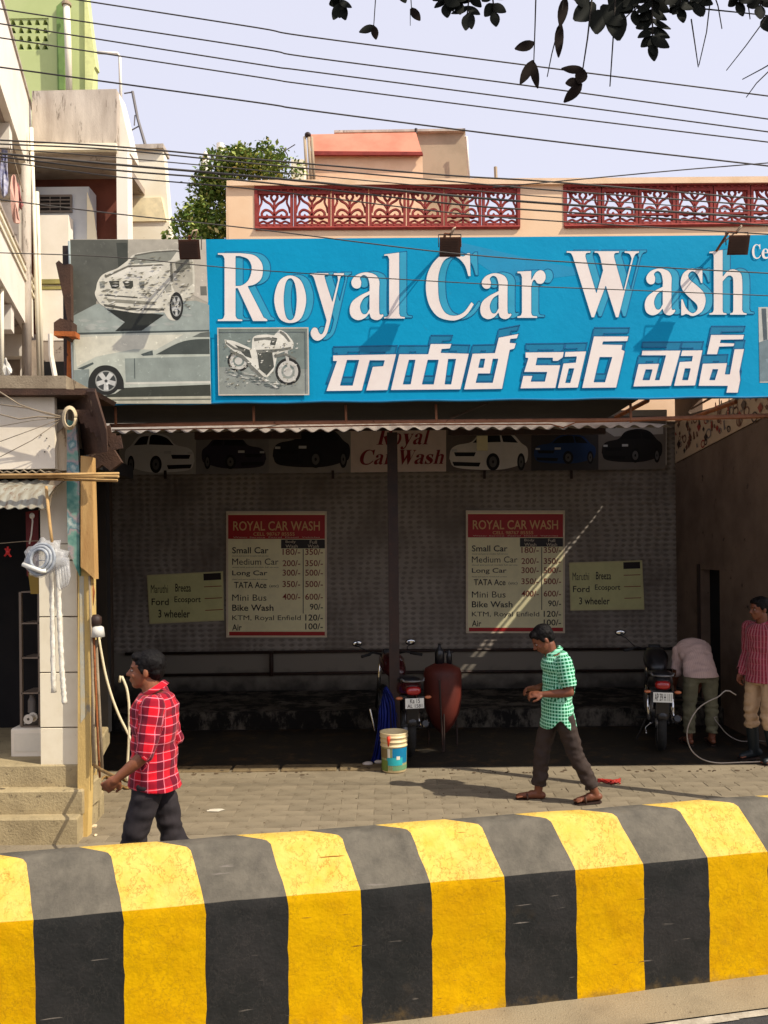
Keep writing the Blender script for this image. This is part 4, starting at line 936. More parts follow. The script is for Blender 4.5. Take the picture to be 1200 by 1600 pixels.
for q in ((74,653),(73,685),(77,697),(70,706),(64,680)):
    a=P(q[0],q[1],6.545); MB().lathe([(0,0),(.006,0),(.005,.004),(0,.005)],8,Matrix.Translation(a)@Matrix.Rotation(math.radians(90),4,'X')).build('nail',m_steel_dk,hb)
mb=MB()
for i in range(12):
    px=-60+i*13; mb.tube([P(px,739,6.52),P(px+6,736+random.uniform(-2,2),6.5),P(px+13,739,6.52)],.006,5)
mb.build('ragged_edge',m_ply,hb)
MB().box(tuple(P(86,735,6.62)),(P(107,735,6.62).x,6.7,P(100,640,6.62).z)).build('stained_pier',mat('stained_pier',srgb(216,198,168),srgb(176,152,120),sc=8,amt=.7,stretch=(1,1,.3),c3=srgb(120,96,70),sc3=8),shop)
mb=MB(); pxprism(mb,[[(86,650),(104,640),(104,662),(86,680)]],6.61,.01); mb.build('dark_patch',mat('dkpatch',srgb(150,136,120)),shop)
cp=thing('concrete_coping','grey concrete beam with a dark lower board running over the left shop','beam',P(50,605,6.6))
mb=MB(); pxprism(mb,[[(-250,586),(103,587),(103,607),(-250,606)]],6.5,.5); mb.build('coping_block',m_ply,cp)
mb=MB(); pxprism(mb,[[(-250,607),(106,608),(150,611),(146,617),(106,617),(-250,616)]],6.45,.5); mb.build('under_board',m_brown,cp)
ev=thing('sheet_eave','ragged dark brown sheet eave sloping out beside the signboard','eave',P(140,680,6.6))
mb=MB(); a=[P(96,612,6.9),P(148,612,6.3),P(166,672,6.25),P(168,706,6.3),P(128,712,6.9),P(112,650,6.95)]
vs=[tuple(p) for p in a]+[(p.x,p.y+.02,p.z+.03) for p in a]; n=6
mb.add(vs,[tuple(range(n)),tuple(range(2*n-1,n-1,-1))]+[(i,n+i,n+(i+1)%n,(i+1)%n) for i in range(n)]); mb.build('sheet',m_brown,ev)
for k in range(7):
    x=118+k*8; y=640+k*7; mb=MB(); pxprism(mb,[[(x,y),(x+22,y+random.uniform(-4,6)),(x+26,y+18),(x+8,y+22)]],6.42-.01*k,.012); mb.build('tile_fragment',m_brown,ev)
mb=MB(); pxprism(mb,[[(150,690),(176,700),(190,722),(172,736),(160,726),(146,736),(138,712)]],6.8,.05); mb.build('broken_end',m_brown,ev)
# mural strip, timber post, cables
ms=thing('painted_strip','narrow teal and pink painted strip on the wall edge between board and timber post','painted panel',P(115,880,6.58))
m_mural=bpy.data.materials.new('teal_pink_paint'); m_mural.use_nodes=True; nt=m_mural.node_tree
tc=nd(nt,'ShaderNodeTexCoord'); n1=nd(nt,'ShaderNodeTexNoise'); n1.inputs['Scale'].default_value=6; n1.inputs['Detail'].default_value=4; lk(nt,tc.outputs['Object'],n1.inputs['Vector'])
cr=nd(nt,'ShaderNodeValToRGB'); el=cr.color_ramp.elements; el[0].position=.36; el[0].color=srgb(64,120,110); el[1].position=.66; el[1].color=srgb(210,214,200)
for p_,c_ in ((.46,srgb(120,158,140)),(.52,srgb(172,150,146)),(.58,srgb(88,132,134))): e_=el.new(p_); e_.color=c_
lk(nt,n1.outputs[0],cr.inputs[0]); lk(nt,cr.outputs[0],nt.nodes['Principled BSDF'].inputs['Base Color']); nt.nodes['Principled BSDF'].inputs['Roughness'].default_value=.8
mb=MB(); pxprism(mb,[[(105,655),(118,660),(124,742),(124,900),(106,858),(104,760)]],6.56,.04); mb.build('strip_panel',m_mural,ms)
po=thing('timber_post','sunlit tan timber post standing at the left corner of the shed','post',P(136,905,6.62))
mb=MB(); pxprism(mb,[[(126,712),(143,714),(146,820),(148,905),(134,892),(126,886)]],6.54,.09); mb.build('post_shaft',mat('tan_timber',srgb(196,156,98),srgb(170,126,74),rough=.8,sc=5,amt=.5,c3=srgb(110,72,36),sc3=10,amt3=.2,bump=.3,stretch=(3,3,.4)),po)
pp=thing('pipe_bundle','tan pipes tied together crossing in front of the left shop board','pipe',P(90,742,6.2))
for k,(y0,y1,x1) in enumerate(((742,740,186),(745,745,186),(748,751,184))):
    MB().tube([P(-80 if k<2 else 100,y0+1,6.2+.02*k),P(60,y0,6.2+.02*k),P(x1,y1,6.2+.03*k)],.011,8).build('pipe',mat('tan_pipe',srgb(186,150,98),srgb(150,112,66),sc=8),pp,True)
wires=[[(0,632),(40,637),(85,648),(100,652)],[(-10,645),(30,655),(60,651),(100,653)],[(-10,606),(30,632),(70,646),(100,652)],[(0,690),(60,668),(100,653)],[(0,714),(50,688),(98,655)],[(-10,668),(50,657),(98,652)]]
for i,wr in enumerate(wires):
    w=MB().tube([P(x,y,6.42) for x,y in wr],.006 if i<3 else .003,6); tag(w.build('service_wire',m_ply,None,True),['upper','second','steep'][i]+' tan wire gathered at the wall hook above the left shop board' if i<3 else ['third lowest','lowest','middle thin'][i-3]+' thin wire fanning across the left shop board','wire','wires gathered over the shop board')
mb=MB(); n=20
for k in range(5):
    mb.tube([P(109+ (8+.8*k)*math.cos(6.283*i/n),653+(14+k)*math.sin(6.283*i/n),6.38+.008*k) for i in range(n+1)],.006,5)
tag(mb.build('cable_coil',mat('pale_coil',srgb(206,186,150)),None,True),'pale coil of cable hanging at the corner of the shop board','cable coil')
# hanging bag, hoses
m_pl=mat('clear_plastic',srgb(222,220,214),srgb(190,190,192),rough=.25,sc=14,amt=.8,bump=.3,bsc=20,spec=.5); 
bag=thing('plastic_bag','clear plastic bag with a roll of hose hung from a rod at the shop front','bag',P(75,890,6.2))
mb=MB(); nn_=24; vs=[];
c=P(70,872,6.2)
for i in range(nn_):
    for j in range(11):
        th=math.pi*j/10; ph=6.283*i/nn_
        q=Vector((.155*math.sin(th)*math.cos(ph),.08*math.sin(th)*math.sin(ph),.13*math.cos(th)))
        q*=1+.5*noise.noise(q*16); q.x+=.10*q.z; vs.append(c+q)
fs=[(i*11+j,i*11+j+1,((i+1)%nn_)*11+j+1,((i+1)%nn_)*11+j) for i in range(nn_) for j in range(10)]
mb.add(vs,fs); m_pl.node_tree.nodes['Principled BSDF'].inputs['Alpha'].default_value=.38; mb.build('wrapping',m_pl,bag,True)
for k in range(3): 
    M=Matrix.Translation(P(64,874,6.10))@Euler((math.radians(80),0,math.radians(-15))).to_matrix().to_4x4()
    prof2=[((.115-.022*k)+.012*math.cos(6.283*i/8),.012*math.sin(6.283*i/8)+.01*k) for i in range(8)]
    MB().lathe(prof2,28,M,True).build('hose_roll',mat('coil_white',srgb(176,178,178),srgb(116,124,134),rough=.4,sc=20,amt=.8),bag,True)
MB().tube([P(36,882,6.08),P(66,893,6.04),P(72,892,6.05)],.016,8).build('white_rod',f_('rodwhite',240,236,220),bag,True)
MB().tube([P(72,760,6.3),P(78,820,6.22),P(82,852,6.2)],.012,8).build('hanging_rod',mat('tan_pipe',srgb(1,1,1)),bag,True)
for i,(pts) in enumerate(([(80,880),(82,960),(84,1082)],[(90,880),(93,970),(97,1050),(101,1100)])):
    mb=MB(); P_=[]
    for a_,b_ in zip(pts[:-1],pts[1:]):
        for k in range(12): P_.append(P(a_[0]+(b_[0]-a_[0])*k/12,a_[1]+(b_[1]-a_[1])*k/12,6.3))
    P_.append(P(*pts[-1],6.3)); mb.tube(P_,[.019+.003*math.sin(k*2.4) for k in range(len(P_))],10)
    tag(mb.build('white_hose',mat('ribbed_white',srgb(232,226,210),srgb(190,182,164),rough=.5,sc=30,amt=.7),None,True),('shorter straight' if i==0 else 'longer slanting')+' white ribbed tube hanging down the cream tiled pillar','tube','white tubes on the pillar')
mb=MB()
for k in range(5): mb.tube([P(104-k*4,872,6.2),P(108-k*4,900+4*k,6.18),P(106-k*3,915+2*k,6.18)],[.02,.014,.006],6)
mb.build('loose_tail',m_pl,bag,True)
# meter lamp and hoses on the corner
lm=thing('corner_lamp','white lamp in a black holder fixed to the corner of the shed','lamp',P(152,985,6.62))
a=P(153,995,6.6); MB().lathe([(0,0),(.055,0),(.045,.075),(.03,.085),(0,.085)],16,Matrix.Translation(a)).build('shade',f_('lampwhite',210,206,196),lm,True)
a=P(150,978,6.6); MB().lathe([(0,0),(.03,0),(.045,.02),(.045,.07),(.02,.09),(0,.09)],14,Matrix.Translation(a)).build('holder',m_steel_dk,lm,True)
hose=[[(157,998),(162,1040),(172,1080),(186,1118),(202,1150),(205,1165)],[(187,1066),(196,1070),(201,1095),(202,1130),(200,1180),(196,1215)]]
for i,h in enumerate(hose):
    h2=[(x,y) for x,y in h]; S=sm([(x,y,1) for x,y in h2],4)[:(len(h2)-1)*4+1]
    w=MB().tube([P(x,y,6.9) for x,y in S],.011,8); tag(w.build('hose',mat('cream_hose',srgb(220,206,170)),None,True),'cream hose hanging in a long curve from the corner lamp' if i==0 else 'short cream hose arching beside the man in the red shirt','hose')
for i,(pts,r_) in enumerate((([(140,900),(143,1000),(146,1100),(148,1200)],.010),([(146,985),(150,1080),(153,1160),(156,1215)],.009),([(137,870),(139,960),(143,1080),(145,1195)],.007),([(143,880),(141,900),(146,925),(143,950)],.012),([(150,1000),(155,1100),(160,1205)],.012))):
    w=MB().tube([P(x,y,6.57+.02*i) for x,y in pts],r_,6)
    tag(w.build('corner_cable',m_rust if i%2 else m_ply,None,True),['tan cable running down nearest the yellow wall edge','rusty cable second from the yellow wall edge','thin tan cable starting highest on the wall edge','short thick rusty cable end below the timber post','thick tan cable running furthest right down the shed corner'][i],'cable','cables down the shed corner')
random.seed(21)
rp=MB()
for k in range(3):
    p=[]; x,y=148+6*k,1222+6*k
    for i in range(16):
        x+=random.uniform(1,6); y+=random.uniform(-4.0,4.6); y=min(1252,max(1216,y))
        dpt=2925/(y+ .01*(x-600)-860); v=P(x,y,dpt); p.append((v.x,v.y,.012+.01*random.random()))
    rp.tube(p,.012,6)
tag(rp.build('rope_tangle',mat('rope_tan',srgb(150,118,72),srgb(100,76,46),sc=30),None,True),'tangle of tan rope lying on the paving by the shed corner','rope')
rp=MB().tube([P(146,1195,6.5),P(160,1204,6.3),P(176,1212,6.1),P(186,1214,5.9)],.013,6)
tag(rp.build('rope',mat('rope_tan',srgb(1,1,1)),None,True),'tan rope stretched from the shed corner to behind the walking man in red','rope')
def ground_pt(x,y,z=0): 
    d=(CAMZ-z)*F/(y-860+ROLL*(x-600)); v=P(x,y,d); return Vector((v.x,d,z))
def scrap(name,label,cat,x,y,w,h,m,n=9,z=.006):
    c=ground_pt(x,y,z); vs=[(c.x,c.y,z+.012)]; 
    for i in range(n):
        a=6.283*i/n; r=random.uniform(.45,1.2); vs.append((c.x+w*r*math.cos(a),c.y+h*r*math.sin(a),z+random.uniform(0,.006)))
    mb=MB().add(vs,[(0,1+i,1+(i+1)%n) for i in range(n)]); mb.add([(x_,y_,.0005) for x_,y_,z_ in vs],[(0,1+(i+1)%n,1+i) for i in range(n)])
    return tag(mb.build(name,m),label,cat)
scrap('white_paper','flat white scrap of paper on the paving right of the man in red','paper',340,1266,.13,.05,f_('paper',214,204,184),n=13)
scrap('crumpled_wrapper','small pale wrapper on the paving below the rope tangle','wrapper',148,1290,.03,.05,f_('wrapper',226,206,170))
scrap('paper_scrap','tiny pale scrap beside the yellow wall edge just above the barrier','paper',149,1305,.02,.03,f_('wrapper',1,1,1))
mb=MB(); random.seed(8)
for k in range(6):
    p=[]; 
    for i in range(6):
        v=ground_pt(934+i*7,1222+random.uniform(-3,3),.01); p.append((v.x,v.y,.008+random.random()*.02))
    mb.tube(p,.009,5)
tag(mb.build('red_rag',f_('ragred',170,46,36),None,True),'small twisted red rag on the paving right of the man in green','rag')
# ================================================================== buildings behind
m_white_h=mat('white_limewash',srgb(244,236,222),srgb(232,222,204),rough=.9,sc=1.2,amt=.5,c3=srgb(176,160,136),sc3=5,amt3=.12,bump=.15)  # warm white wall colour
m_stain=mat('stained_parapet',srgb(214,202,186),srgb(164,150,136),rough=.9,sc=2.6,amt=1.0,c3=srgb(104,92,80),sc3=4.0,amt3=.36,bump=.3,stretch=(1.6,1.6,.35))
m_green=mat('lime_green_wall',srgb(196,206,142),srgb(186,198,132),rough=.9,sc=1,amt=.5,bump=.1)
m_green_dk=mat('green_recess',srgb(122,150,86),rough=.9)
m_green_lt=mat('pale_green_edge',srgb(228,232,160),rough=.9)
m_red_h=mat('oxide_red_wall',srgb(120,70,56),srgb(100,58,48),rough=.9,sc=2)
m_bluew=mat('pale_blue_wall',srgb(196,200,206),srgb(180,184,192),rough=.9,sc=2)
m_cream_h=mat('cream_wall',srgb(244,236,212),srgb(236,224,194),rough=.9,sc=1.4,c3=srgb(190,170,130),sc3=5,amt3=.1,bump=.1)
m_peach=mat('peach_wall',srgb(240,204,166),srgb(232,192,152),rough=.9,sc=1.3,amt=.5,c3=srgb(176,130,100),sc3=6,amt3=.12,bump=.12)
m_pink=mat('pink_coping',srgb(222,142,116),srgb(206,124,100),rough=.9,sc=2,bump=.1)
m_terr=mat('terracotta_paint',srgb(152,62,54),srgb(124,48,44),rough=.75,sc=8,amt=.6,bump=.2)
m_greyb=mat('grey_render',srgb(178,158,132),srgb(160,142,118),rough=.9,sc=2,bump=.2)
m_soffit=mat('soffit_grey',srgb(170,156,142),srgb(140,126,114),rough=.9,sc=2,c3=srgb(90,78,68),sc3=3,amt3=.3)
def slab(root,name,pts,m,d,th,holes=()):
    mb=MB(); pxprism(mb,[pts]+list(holes),d,th); return mb.build(name,m,root)
# --- balcony block far left: its side runs away from the street
B=thing('balcony_block','white apartment block at the left edge with stepped balconies and hanging clothes','building',(-7,14,0))
CB=-2.2
def bside(y,off=0): return -.277*y+CB+off
def bwall(y0,y1,z0,z1,off0,off1,name,m):
    """solid running along the side line between off0 (inner) and off1 (outer)"""
    v=[(bside(y0,off0),y0),(bside(y1,off0),y1),(bside(y1,off1),y1),(bside(y0,off1),y0)]
    mb=MB().add([(x,y,z0) for x,y in v]+[(x,y,z1) for x,y in v],[(0,1,2,3),(4,7,6,5)]+[(i,4+i,4+(i+1)%4,(i+1)%4) for i in range(4)]); return mb.build(name,m,B)
Y0,Y1=10.6,15.55
for zl,zh in ((6.28,7.31),(9.2,10.55)):
    bwall(Y0,Y1,zl,zh,-.12,0,'balcony_parapet',m_white_h)
    bwall(Y0,Y1+.01,zh,zh+.05,-.15,.03,'parapet_coping',m_stain)
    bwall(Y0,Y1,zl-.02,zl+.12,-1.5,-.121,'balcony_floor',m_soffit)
    bwall(Y1-.12,Y1,zl,zh,-1.5,-.122,'end_parapet',m_white_h)
    for yb_ in (11.6,13.5,15.3): bwall(yb_-.14,yb_+.14,zl-.42,zl-.021,-1.5,-.05,'balcony_beam',m_white_h)
for k,z in enumerate((7.18,7.02)): bwall(Y0,Y1+.02,z,z+.05,.001,.03,'moulding',m_cream_h)
bwall(Y0,16.2,0,9.9,-3.5,-1.5,'block_wall',m_stain)
bwall(15.3,15.5,0,9.2,-.22,-.06,'corner_column',m_white_h)
for i,(px,py0,py1,d) in enumerate(((41,258,590,14.6),(53,200,590,14.9),(58,300,588,15.2),(2,420,590,12.6))):
    MB().tube([P(px-4 if i==1 else px,py0,d),P(px+(8 if i in (1,2) else 1),py1,d)],.085 if i==0 else .035,8).build('drain_pipe',m_stain if i==0 else m_cream_h,B,True)
# hanging clothes
def cloth(name,label,pts,m,d):
    mb=MB(); q=sm([(x,y,1) for x,y in pts],3); N=len(q)
    vs=[]; c=P(sum(p[0] for p in q)/N,sum(p[1] for p in q)/N,d)
    for k in (0,1):
        for i,(x,y) in enumerate(q): v=P(x,y,d); vs.append((v.x,v.y+.03*k+.03*math.sin(i*1.7),v.z))
    mb.add(vs+[tuple(c),(c.x,c.y+.05,c.z)],[(2*N,(i+1)%N,i) for i in range(N)]+[(2*N+1,N+i,N+(i+1)%N) for i in range(N)]+[(i,(i+1)%N,N+(i+1)%N,N+i) for i in range(N)])
    return tag(mb.build(name,m),label,'clothes','washing on the balcony')
chk=mat('blue_check',srgb(214,214,222),srgb(60,62,130),rough=.9,sc=12,amt=.9)
cloth('checked_cloth','blue and white checked cloth hanging on the left edge balcony',[(2,212),(6,216),(11,245),(10,300),(2,304),(1,250)],chk,13.4)
cloth('pink_cloth','long pale pink cloth hanging on the balcony beside the checked one',[(18,276),(25,280),(28,330),(29,348),(18,340)],mat('pink_cl',srgb(226,178,160)),13.5)
cloth('red_cloth','narrow striped red cloth hanging furthest right on the balcony',[(27,285),(33,310),(35,322),(30,324)],mat('red_cl',srgb(170,110,104),srgb(110,60,70),sc=20),13.6)
cloth('white_cloth','small white cloth at the foot of the lower balcony opening',[(7,560),(10,562),(18,583),(6,585)],mat('white_cl',srgb(220,216,206)),12.4)
w=MB().tube([P(-10,208,13.4),P(15,225,13.4),P(36,300,13.7)],.01,5); tag(w.build('washing_line',m_ply),'sagging washing line across the left edge balcony','washing line')
# --- middle house
Mh=thing('stained_house','house with a streaky grey parapet over a shadowed oxide red recess','house',(-6.5,16,0))
slab(Mh,'roof_parapet',[(50,142),(182,139),(182,229),(50,222)],m_stain,15.2,.15)
a=P(50,222,15.2); b_=P(182,229,15.2)
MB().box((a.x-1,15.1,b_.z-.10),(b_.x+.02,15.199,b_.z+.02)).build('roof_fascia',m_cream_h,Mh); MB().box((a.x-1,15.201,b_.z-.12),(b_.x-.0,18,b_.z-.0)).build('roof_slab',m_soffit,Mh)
MB().box((P(50,222,15.2).x-1,15.30,b_.z-.20),(b_.x-.02,15.36,b_.z-.121)).build('roof_beam',m_soffit,Mh)
def bxs(px0,py0,px1,py1,d,dep,name,m,root):
    a=P(px0,(py0+py1)/2,d); b=P(px1,(py0+py1)/2,d); c=P((px0+px1)/2,py0,d); e=P((px0+px1)/2,py1,d)
    return MB().box((a.x,d,e.z),(b.x,d+dep,c.z)).build(name,m,root)
bxs(40,262,185,520,16.25,.1,'recess_wall',m_red_h,Mh)
bxs(55,292,140,500,15.78,.4,'stair_wall',m_bluew,Mh)
mb=MB()   # vent whose slot shade is painted as black strips
bxs(60,304,112,331,15.73,.045,'vent_frame',f_('ventfr',120,110,104),Mh)
for r in range(4):
    for c in range(3): bxs(63+c*16,307.5+r*5.8,77+c*16,310.5+r*5.8,15.715,.014,'vent_slot_shade',m_black,Mh)
bxs(60,336,108,600,15.5,.25,'lower_wall',m_white_h,Mh)
slab(Mh,'wall_end',[(136,300),(146,330),(152,380),(136,380)],m_cream_h,15.74,.03)
bxs(183,229,200,520,15.22,.3,'column',m_white_h,Mh)
bxs(188,300,203,520,15.95,.2,'brown_door',mat('ochre_door',srgb(176,132,72)),Mh)
bxs(62,436,112,443,15.42,.07,'moulding',mat('moss_ledge',srgb(168,158,96),srgb(140,132,80)),Mh)
bxs(62,447,112,452,15.44,.05,'moulding',mat('moss_ledge',1 and srgb(1,1,1)),Mh)
bxs(62,453,112,532,15.45,.04,'lower_wall',m_white_h,Mh)
bxs(-60,532,104,590,15.46,.02,'grey_storey',m_soffit,Mh)  # plain grey wall band below the white wall
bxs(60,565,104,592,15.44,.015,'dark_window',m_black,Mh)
bxs(-30,235,60,590,19,.2,'rear_wall',m_soffit,Mh)
Yh=thing('cream_house','narrow cream house end with a small panel between stained house and bush','house',(-5.5,17,0))
slab(Yh,'gable_wall',[(198,228),(254,226),(258,270),(266,372),(266,560),(198,560)],m_cream_h,17,.3)
slab(Yh,'top_slab',[(196,226),(255,224),(255,231),(196,233)],m_stain,16.9,.5)
slab(Yh,'wall_panel',[(204,310),(252,308),(260,345),(204,346)],mat('cream_panel',srgb(250,234,190)),16.96,.04)
slab(Yh,'ochre_strip',[(190,300),(199,330),(200,372),(190,372)],mat('ochre_side',srgb(170,130,70)),16.9,.05)  # ochre strip at the left edge of the gable
slab(Mh,'side_gable',[(182.5,140),(188,160),(204,231),(204,240),(182.5,238)],m_white_h,15.36,.5)
# --- green house
Gh=thing('green_house','lime green house top with a pierced block window and white pipe','house',(-7,20,0))
slab(Gh,'front_wall',[(-80,-140),(118,-140),(135,-8),(146,105),(146,300),(-80,300)],m_green,19.5,.3,holes=[[(14,29),(76,28),(76,79),(14,80)]])
bxs(5,20,85,90,19.85,.1,'opening_back',m_green_dk,Gh)
for r in range(4):
    for c in range(5):
        px=14+c*12.6; py=29+r*12.7
        mb=MB(); pxprism(mb,[[(px-.2,py-.2),(px+12.4,py-.2),(px+12.4,py+12.5),(px-.2,py+12.5)],[(px+1.4,py+10.3),(px+11,py+10.3),(px+9.2,py+5.8),(px+8.0,py+2.0),(px+4.4,py+2.0),(px+3.2,py+5.8)]],19.52,.10); mb.build('pierced_block',m_green_lt if 0 else m_green,Gh)
slab(Gh,'recess_strip',[(88,10),(101,-2),(101,140),(90,140)],m_green_dk,19.44,.05)
slab(Gh,'edge_strip',[(131,-140),(135,-8),(150,104),(147,106),(144,140),(133,140)],m_green_lt,19.42,.25)
slab(Gh,'lower_wall',[(60,80),(146,80),(146,300),(60,300)],m_green,19.81,.2)
MB().tube([P(104,8,19.2),P(106,60,19.2),P(108,142,19.2)],.075,10).build('white_pipe',m_cream_h,Gh,True)
MB().lathe([(0,0),(.11,0),(.11,.06),(.06,.1),(0,.1)],12,Matrix.Translation(P(104,9,19.2))).build('pipe_cap',m_greyb,Gh)
for i,pts in enumerate(([(152,82),(184,84),(187,88),(190,190)],)):
    w=MB().tube([P(x,y,17) for x,y in pts],.03,6); tag(w.build('bent_pipe',m_white_h,None,True),'thin white bent pipe rising above the stained parapet','pipe')
mt=thing('roof_aerial','leaning lattice aerial mast on the roof of the cream house','aerial',P(220,226,17))
MB().tube([P(207,143,17),P(215,185,17),P(227,226,17)],[.03,.03,.035],6).build('mast',f_('aerialgrey',110,104,104),mt)
for a_,b_ in (((203,205),(219,196)),((194,146),(207,144)),((211,180),(210,196))): MB().tube([P(*a_,17),P(*b_,17)],.014,5).build('rod',f_('aerialgrey',1,1,1),mt)
# --- peach house behind the sign
Ph=thing('peach_house','peach house with red pierced lattice parapet rising behind the signboard','house',(2,14,0))
HD=13.0
o1=[(398,293),(812,290),(812,355),(399,357)]; o2=[(881,290),(1290,283),(1290,349),(882,354)]
slab(Ph,'parapet_wall',[(356,287),(600,283),(1350,281),(1900,276),(1900,900),(356,700)],m_peach,HD,.18,holes=[o1,o2])
slab(Ph,'coping',[(354,282),(600,279),(900,278),(1350,274),(1900,269),(1900,279),(1350,284),(900,287),(600,288),(354,290)],m_cream_h if 0 else mat('pale_peach',srgb(240,206,170),srgb(226,190,150),rough=.9),HD-.06,.32)
# lattice units of scrollwork in a frame
def unit(px0,px1,pyt,pyb):
    r=MB(); 
    w=px1-px0; h=pyb-pyt; X=lambda u:px0+w*u; Y=lambda v:pyt+h*v
    d=HD+.01
    def bar(u0,v0,u1,v1,th=.09): pxprism(r,[[(X(u0),Y(v0)),(X(u1),Y(v0)),(X(u1),Y(v1)),(X(u0),Y(v1))]],d,th)
    bar(0,0,1,.14); bar(0,.90,1,1); bar(.0,.141,.07,.899); bar(.93,.141,1,.899); bar(.071,.70,.929,.745,.05); bar(.071,.141,.929,.17,.04)
    def t(pts,wd=.022):
        q=sm([(p[0],p[1],1) for p in pts],4); q=q[:(len(pts)-1)*4+1]; r.tube([P(X(a),Y(b),d+.04) for a,b in q],wd,5)
    t([(.5,.9),(.5,.55),(.5,.35)],.022)
    for s in (-1,1):
        f=lambda a:.5+s*a
        t([(f(0),.55),(f(.10),.42),(f(.24),.34),(f(.32),.24),(f(.26),.18),(f(.18),.24)])
        t([(f(0),.72),(f(.10),.60),(f(.24),.56),(f(.34),.64),(f(.30),.76),(f(.20),.76),(f(.18),.68)])
        t([(f(.40),.17),(f(.34),.36),(f(.40),.50),(f(.43),.62)],.018)
        t([(f(.0),.36),(f(.09),.26),(f(.05),.18),(f(0),.17)])
        t([(f(.42),.9),(f(.30),.84),(f(.18),.88),(f(.06),.82)],.018)
    for k in range(5):
        a=P(X(.12+.19*k),Y(.07),d-.004); r.ell(a,(.028,.02,.022),None,8,6)
        a=P(X(.12+.19*k),Y(.95),d-.004); r.ell(a,(.024,.02,.016),None,8,6)
    return r
n1=7
for i in range(7):
    a=399+i*59.0; unit(a+.8,a+58.2,292.5-i*.35,356.2-i*.25).build('lattice_block',m_terr,Ph)
for i in range(7):
    a=881.5+i*58.3; unit(a+.8,a+57.5,289.5-i*.9,353.5-i*.7).build('lattice_block',m_terr,Ph)
for q in (o1,o2):
    for A_,B_ in ((q[0],q[1]),(q[3],q[2])):
        mb=MB(); mb.tube([P(A_[0],A_[1],HD-.02),P(B_[0],B_[1],HD-.02)],.03,4); mb.build('lattice_rail',m_terr,Ph)
    slab(Ph,'lattice_jamb',[(q[0][0]-1,q[0][1]),(q[0][0]+4,q[0][1]),(q[3][0]+4,q[3][1]),(q[3][0]-1,q[3][1])],m_terr,HD-.012,.1)
slab(Ph,'lattice_jamb',[(808,290),(813,290),(813,355),(809,355)],m_terr,HD-.012,.1)
mb=MB(); a=P(356,290,HD); mb.box((a.x-.03,HD,0),(a.x-.001,HD+5,a.z)); mb.build('side_wall',m_peach,Ph)
# rooftop room and tank block
rr=P(480,212,15); 
slab(Ph,'stair_room',[(482,236),(660,238),(664,420),(482,420)],mat('peach_light',srgb(244,204,168),srgb(232,188,150),rough=.9),15.4,1.6)
mb=MB(); A=[P(482,210,15.6),P(650,207,15.6),P(659,238,15.3),P(490,240,15.3)]; vs=[tuple(p) for p in A]+[(p.x,p.y+1.6,p.z-.05) for p in A]
mb.add(vs,[(3,2,1,0),(4,5,6,7)]+[(i,(i+1)%4,4+(i+1)%4,4+i) for i in range(4)]); mb.build('sloping_fascia',m_pink,Ph)
slab(Ph,'fascia_edge',[(490,236),(660,237),(661,242),(490,242)],m_terr,15.28,.06)
slab(Ph,'tank_block',[(524,205),(727,202),(738,420),(524,420)],m_greyb,17.2,2)
slab(Ph,'tank_cap',[(522,203.5),(727,200.5),(727,204),(522,207)],m_stain,17.1,2)
for px in (478,484,489):
    MB().tube([P(px-2,214,15.2),P(px+2,284,15.2)],.03,6).build('roof_pipe',m_greyb,Ph,True)
MB().ell(P(481,211,15.2),(.06,.06,.05)).build('pipe_hood',m_steel_dk,Ph,True)
MB().tube([P(726,214,17),P(729,214,17),P(733,282,17)],.025,6).build('vent_pipe',m_white_h,Ph,True)
MB().tube([P(650,201,17),P(650,208,17)],.03,5).build('roof_rod',m_steel_dk,Ph); MB().tube([P(774,261,14),P(775,284,14)],.03,5).build('roof_rod',m_greyb,Ph)
MB().box((P(455,262,14).x,14,P(455,290,14).z),(P(475,250,14).x,14.4,P(470,249,14).z)).build('roof_block',m_cream_h,Ph)
ch=thing('white_finials','two round topped white finials rising behind the bush','chimney',P(335,300,14.8))
mb=MB(); a=P(345,285,14.8); b_=P(345,225,14.8); mb.lathe([(0,b_.z-a.z),(.07,b_.z-a.z),(.07,0),(0,0)],12,Matrix.Translation(a)); mb.build('chimney_pipe',m_white_h,ch)
mb=MB(); a=P(322,290,14.8); mb.lathe([(0,.62),(.03,.60),(.06,.52),(.07,.42),(.09,.4),(.09,0),(0,0)],12,Matrix.Translation(a)); mb.build('urn',m_white_h,ch)
# --- bougainvillea
random.seed(33)
m_leaf=mat('bush_leaf',(.10,.17,.03,1),(.16,.22,.04,1),rough=.6,sc=3,amt=.6,bump=0,spec=.25)
m_leaf2=mat('bush_leaf_yellow',(.36,.40,.09,1),(.24,.30,.06,1),rough=.6,sc=5,bump=0)
m_flow=mat('bush_flower',srgb(236,220,150),srgb(226,200,130),rough=.7,bump=0)
bush=thing('climbing_bush','leafy green bush with small pale flowers spilling over the left end of the peach parapet','bush',(-3,14,0))
lf=MB(); lf2=MB(); fl=MB(); tw=MB()
blobs=[((318,356),13.6,.52,.50),((330,318),13.7,.42,.48),((292,384),13.5,.36,.40),((365,262),13.5,.55,.28),((400,250),13.55,.5,.25),((440,268),13.5,.42,.16),((345,285),13.6,.45,.35),((310,405),13.6,.45,.4),((392,250),13.6,.28,.16),((335,395),13.6,.4,.5)]
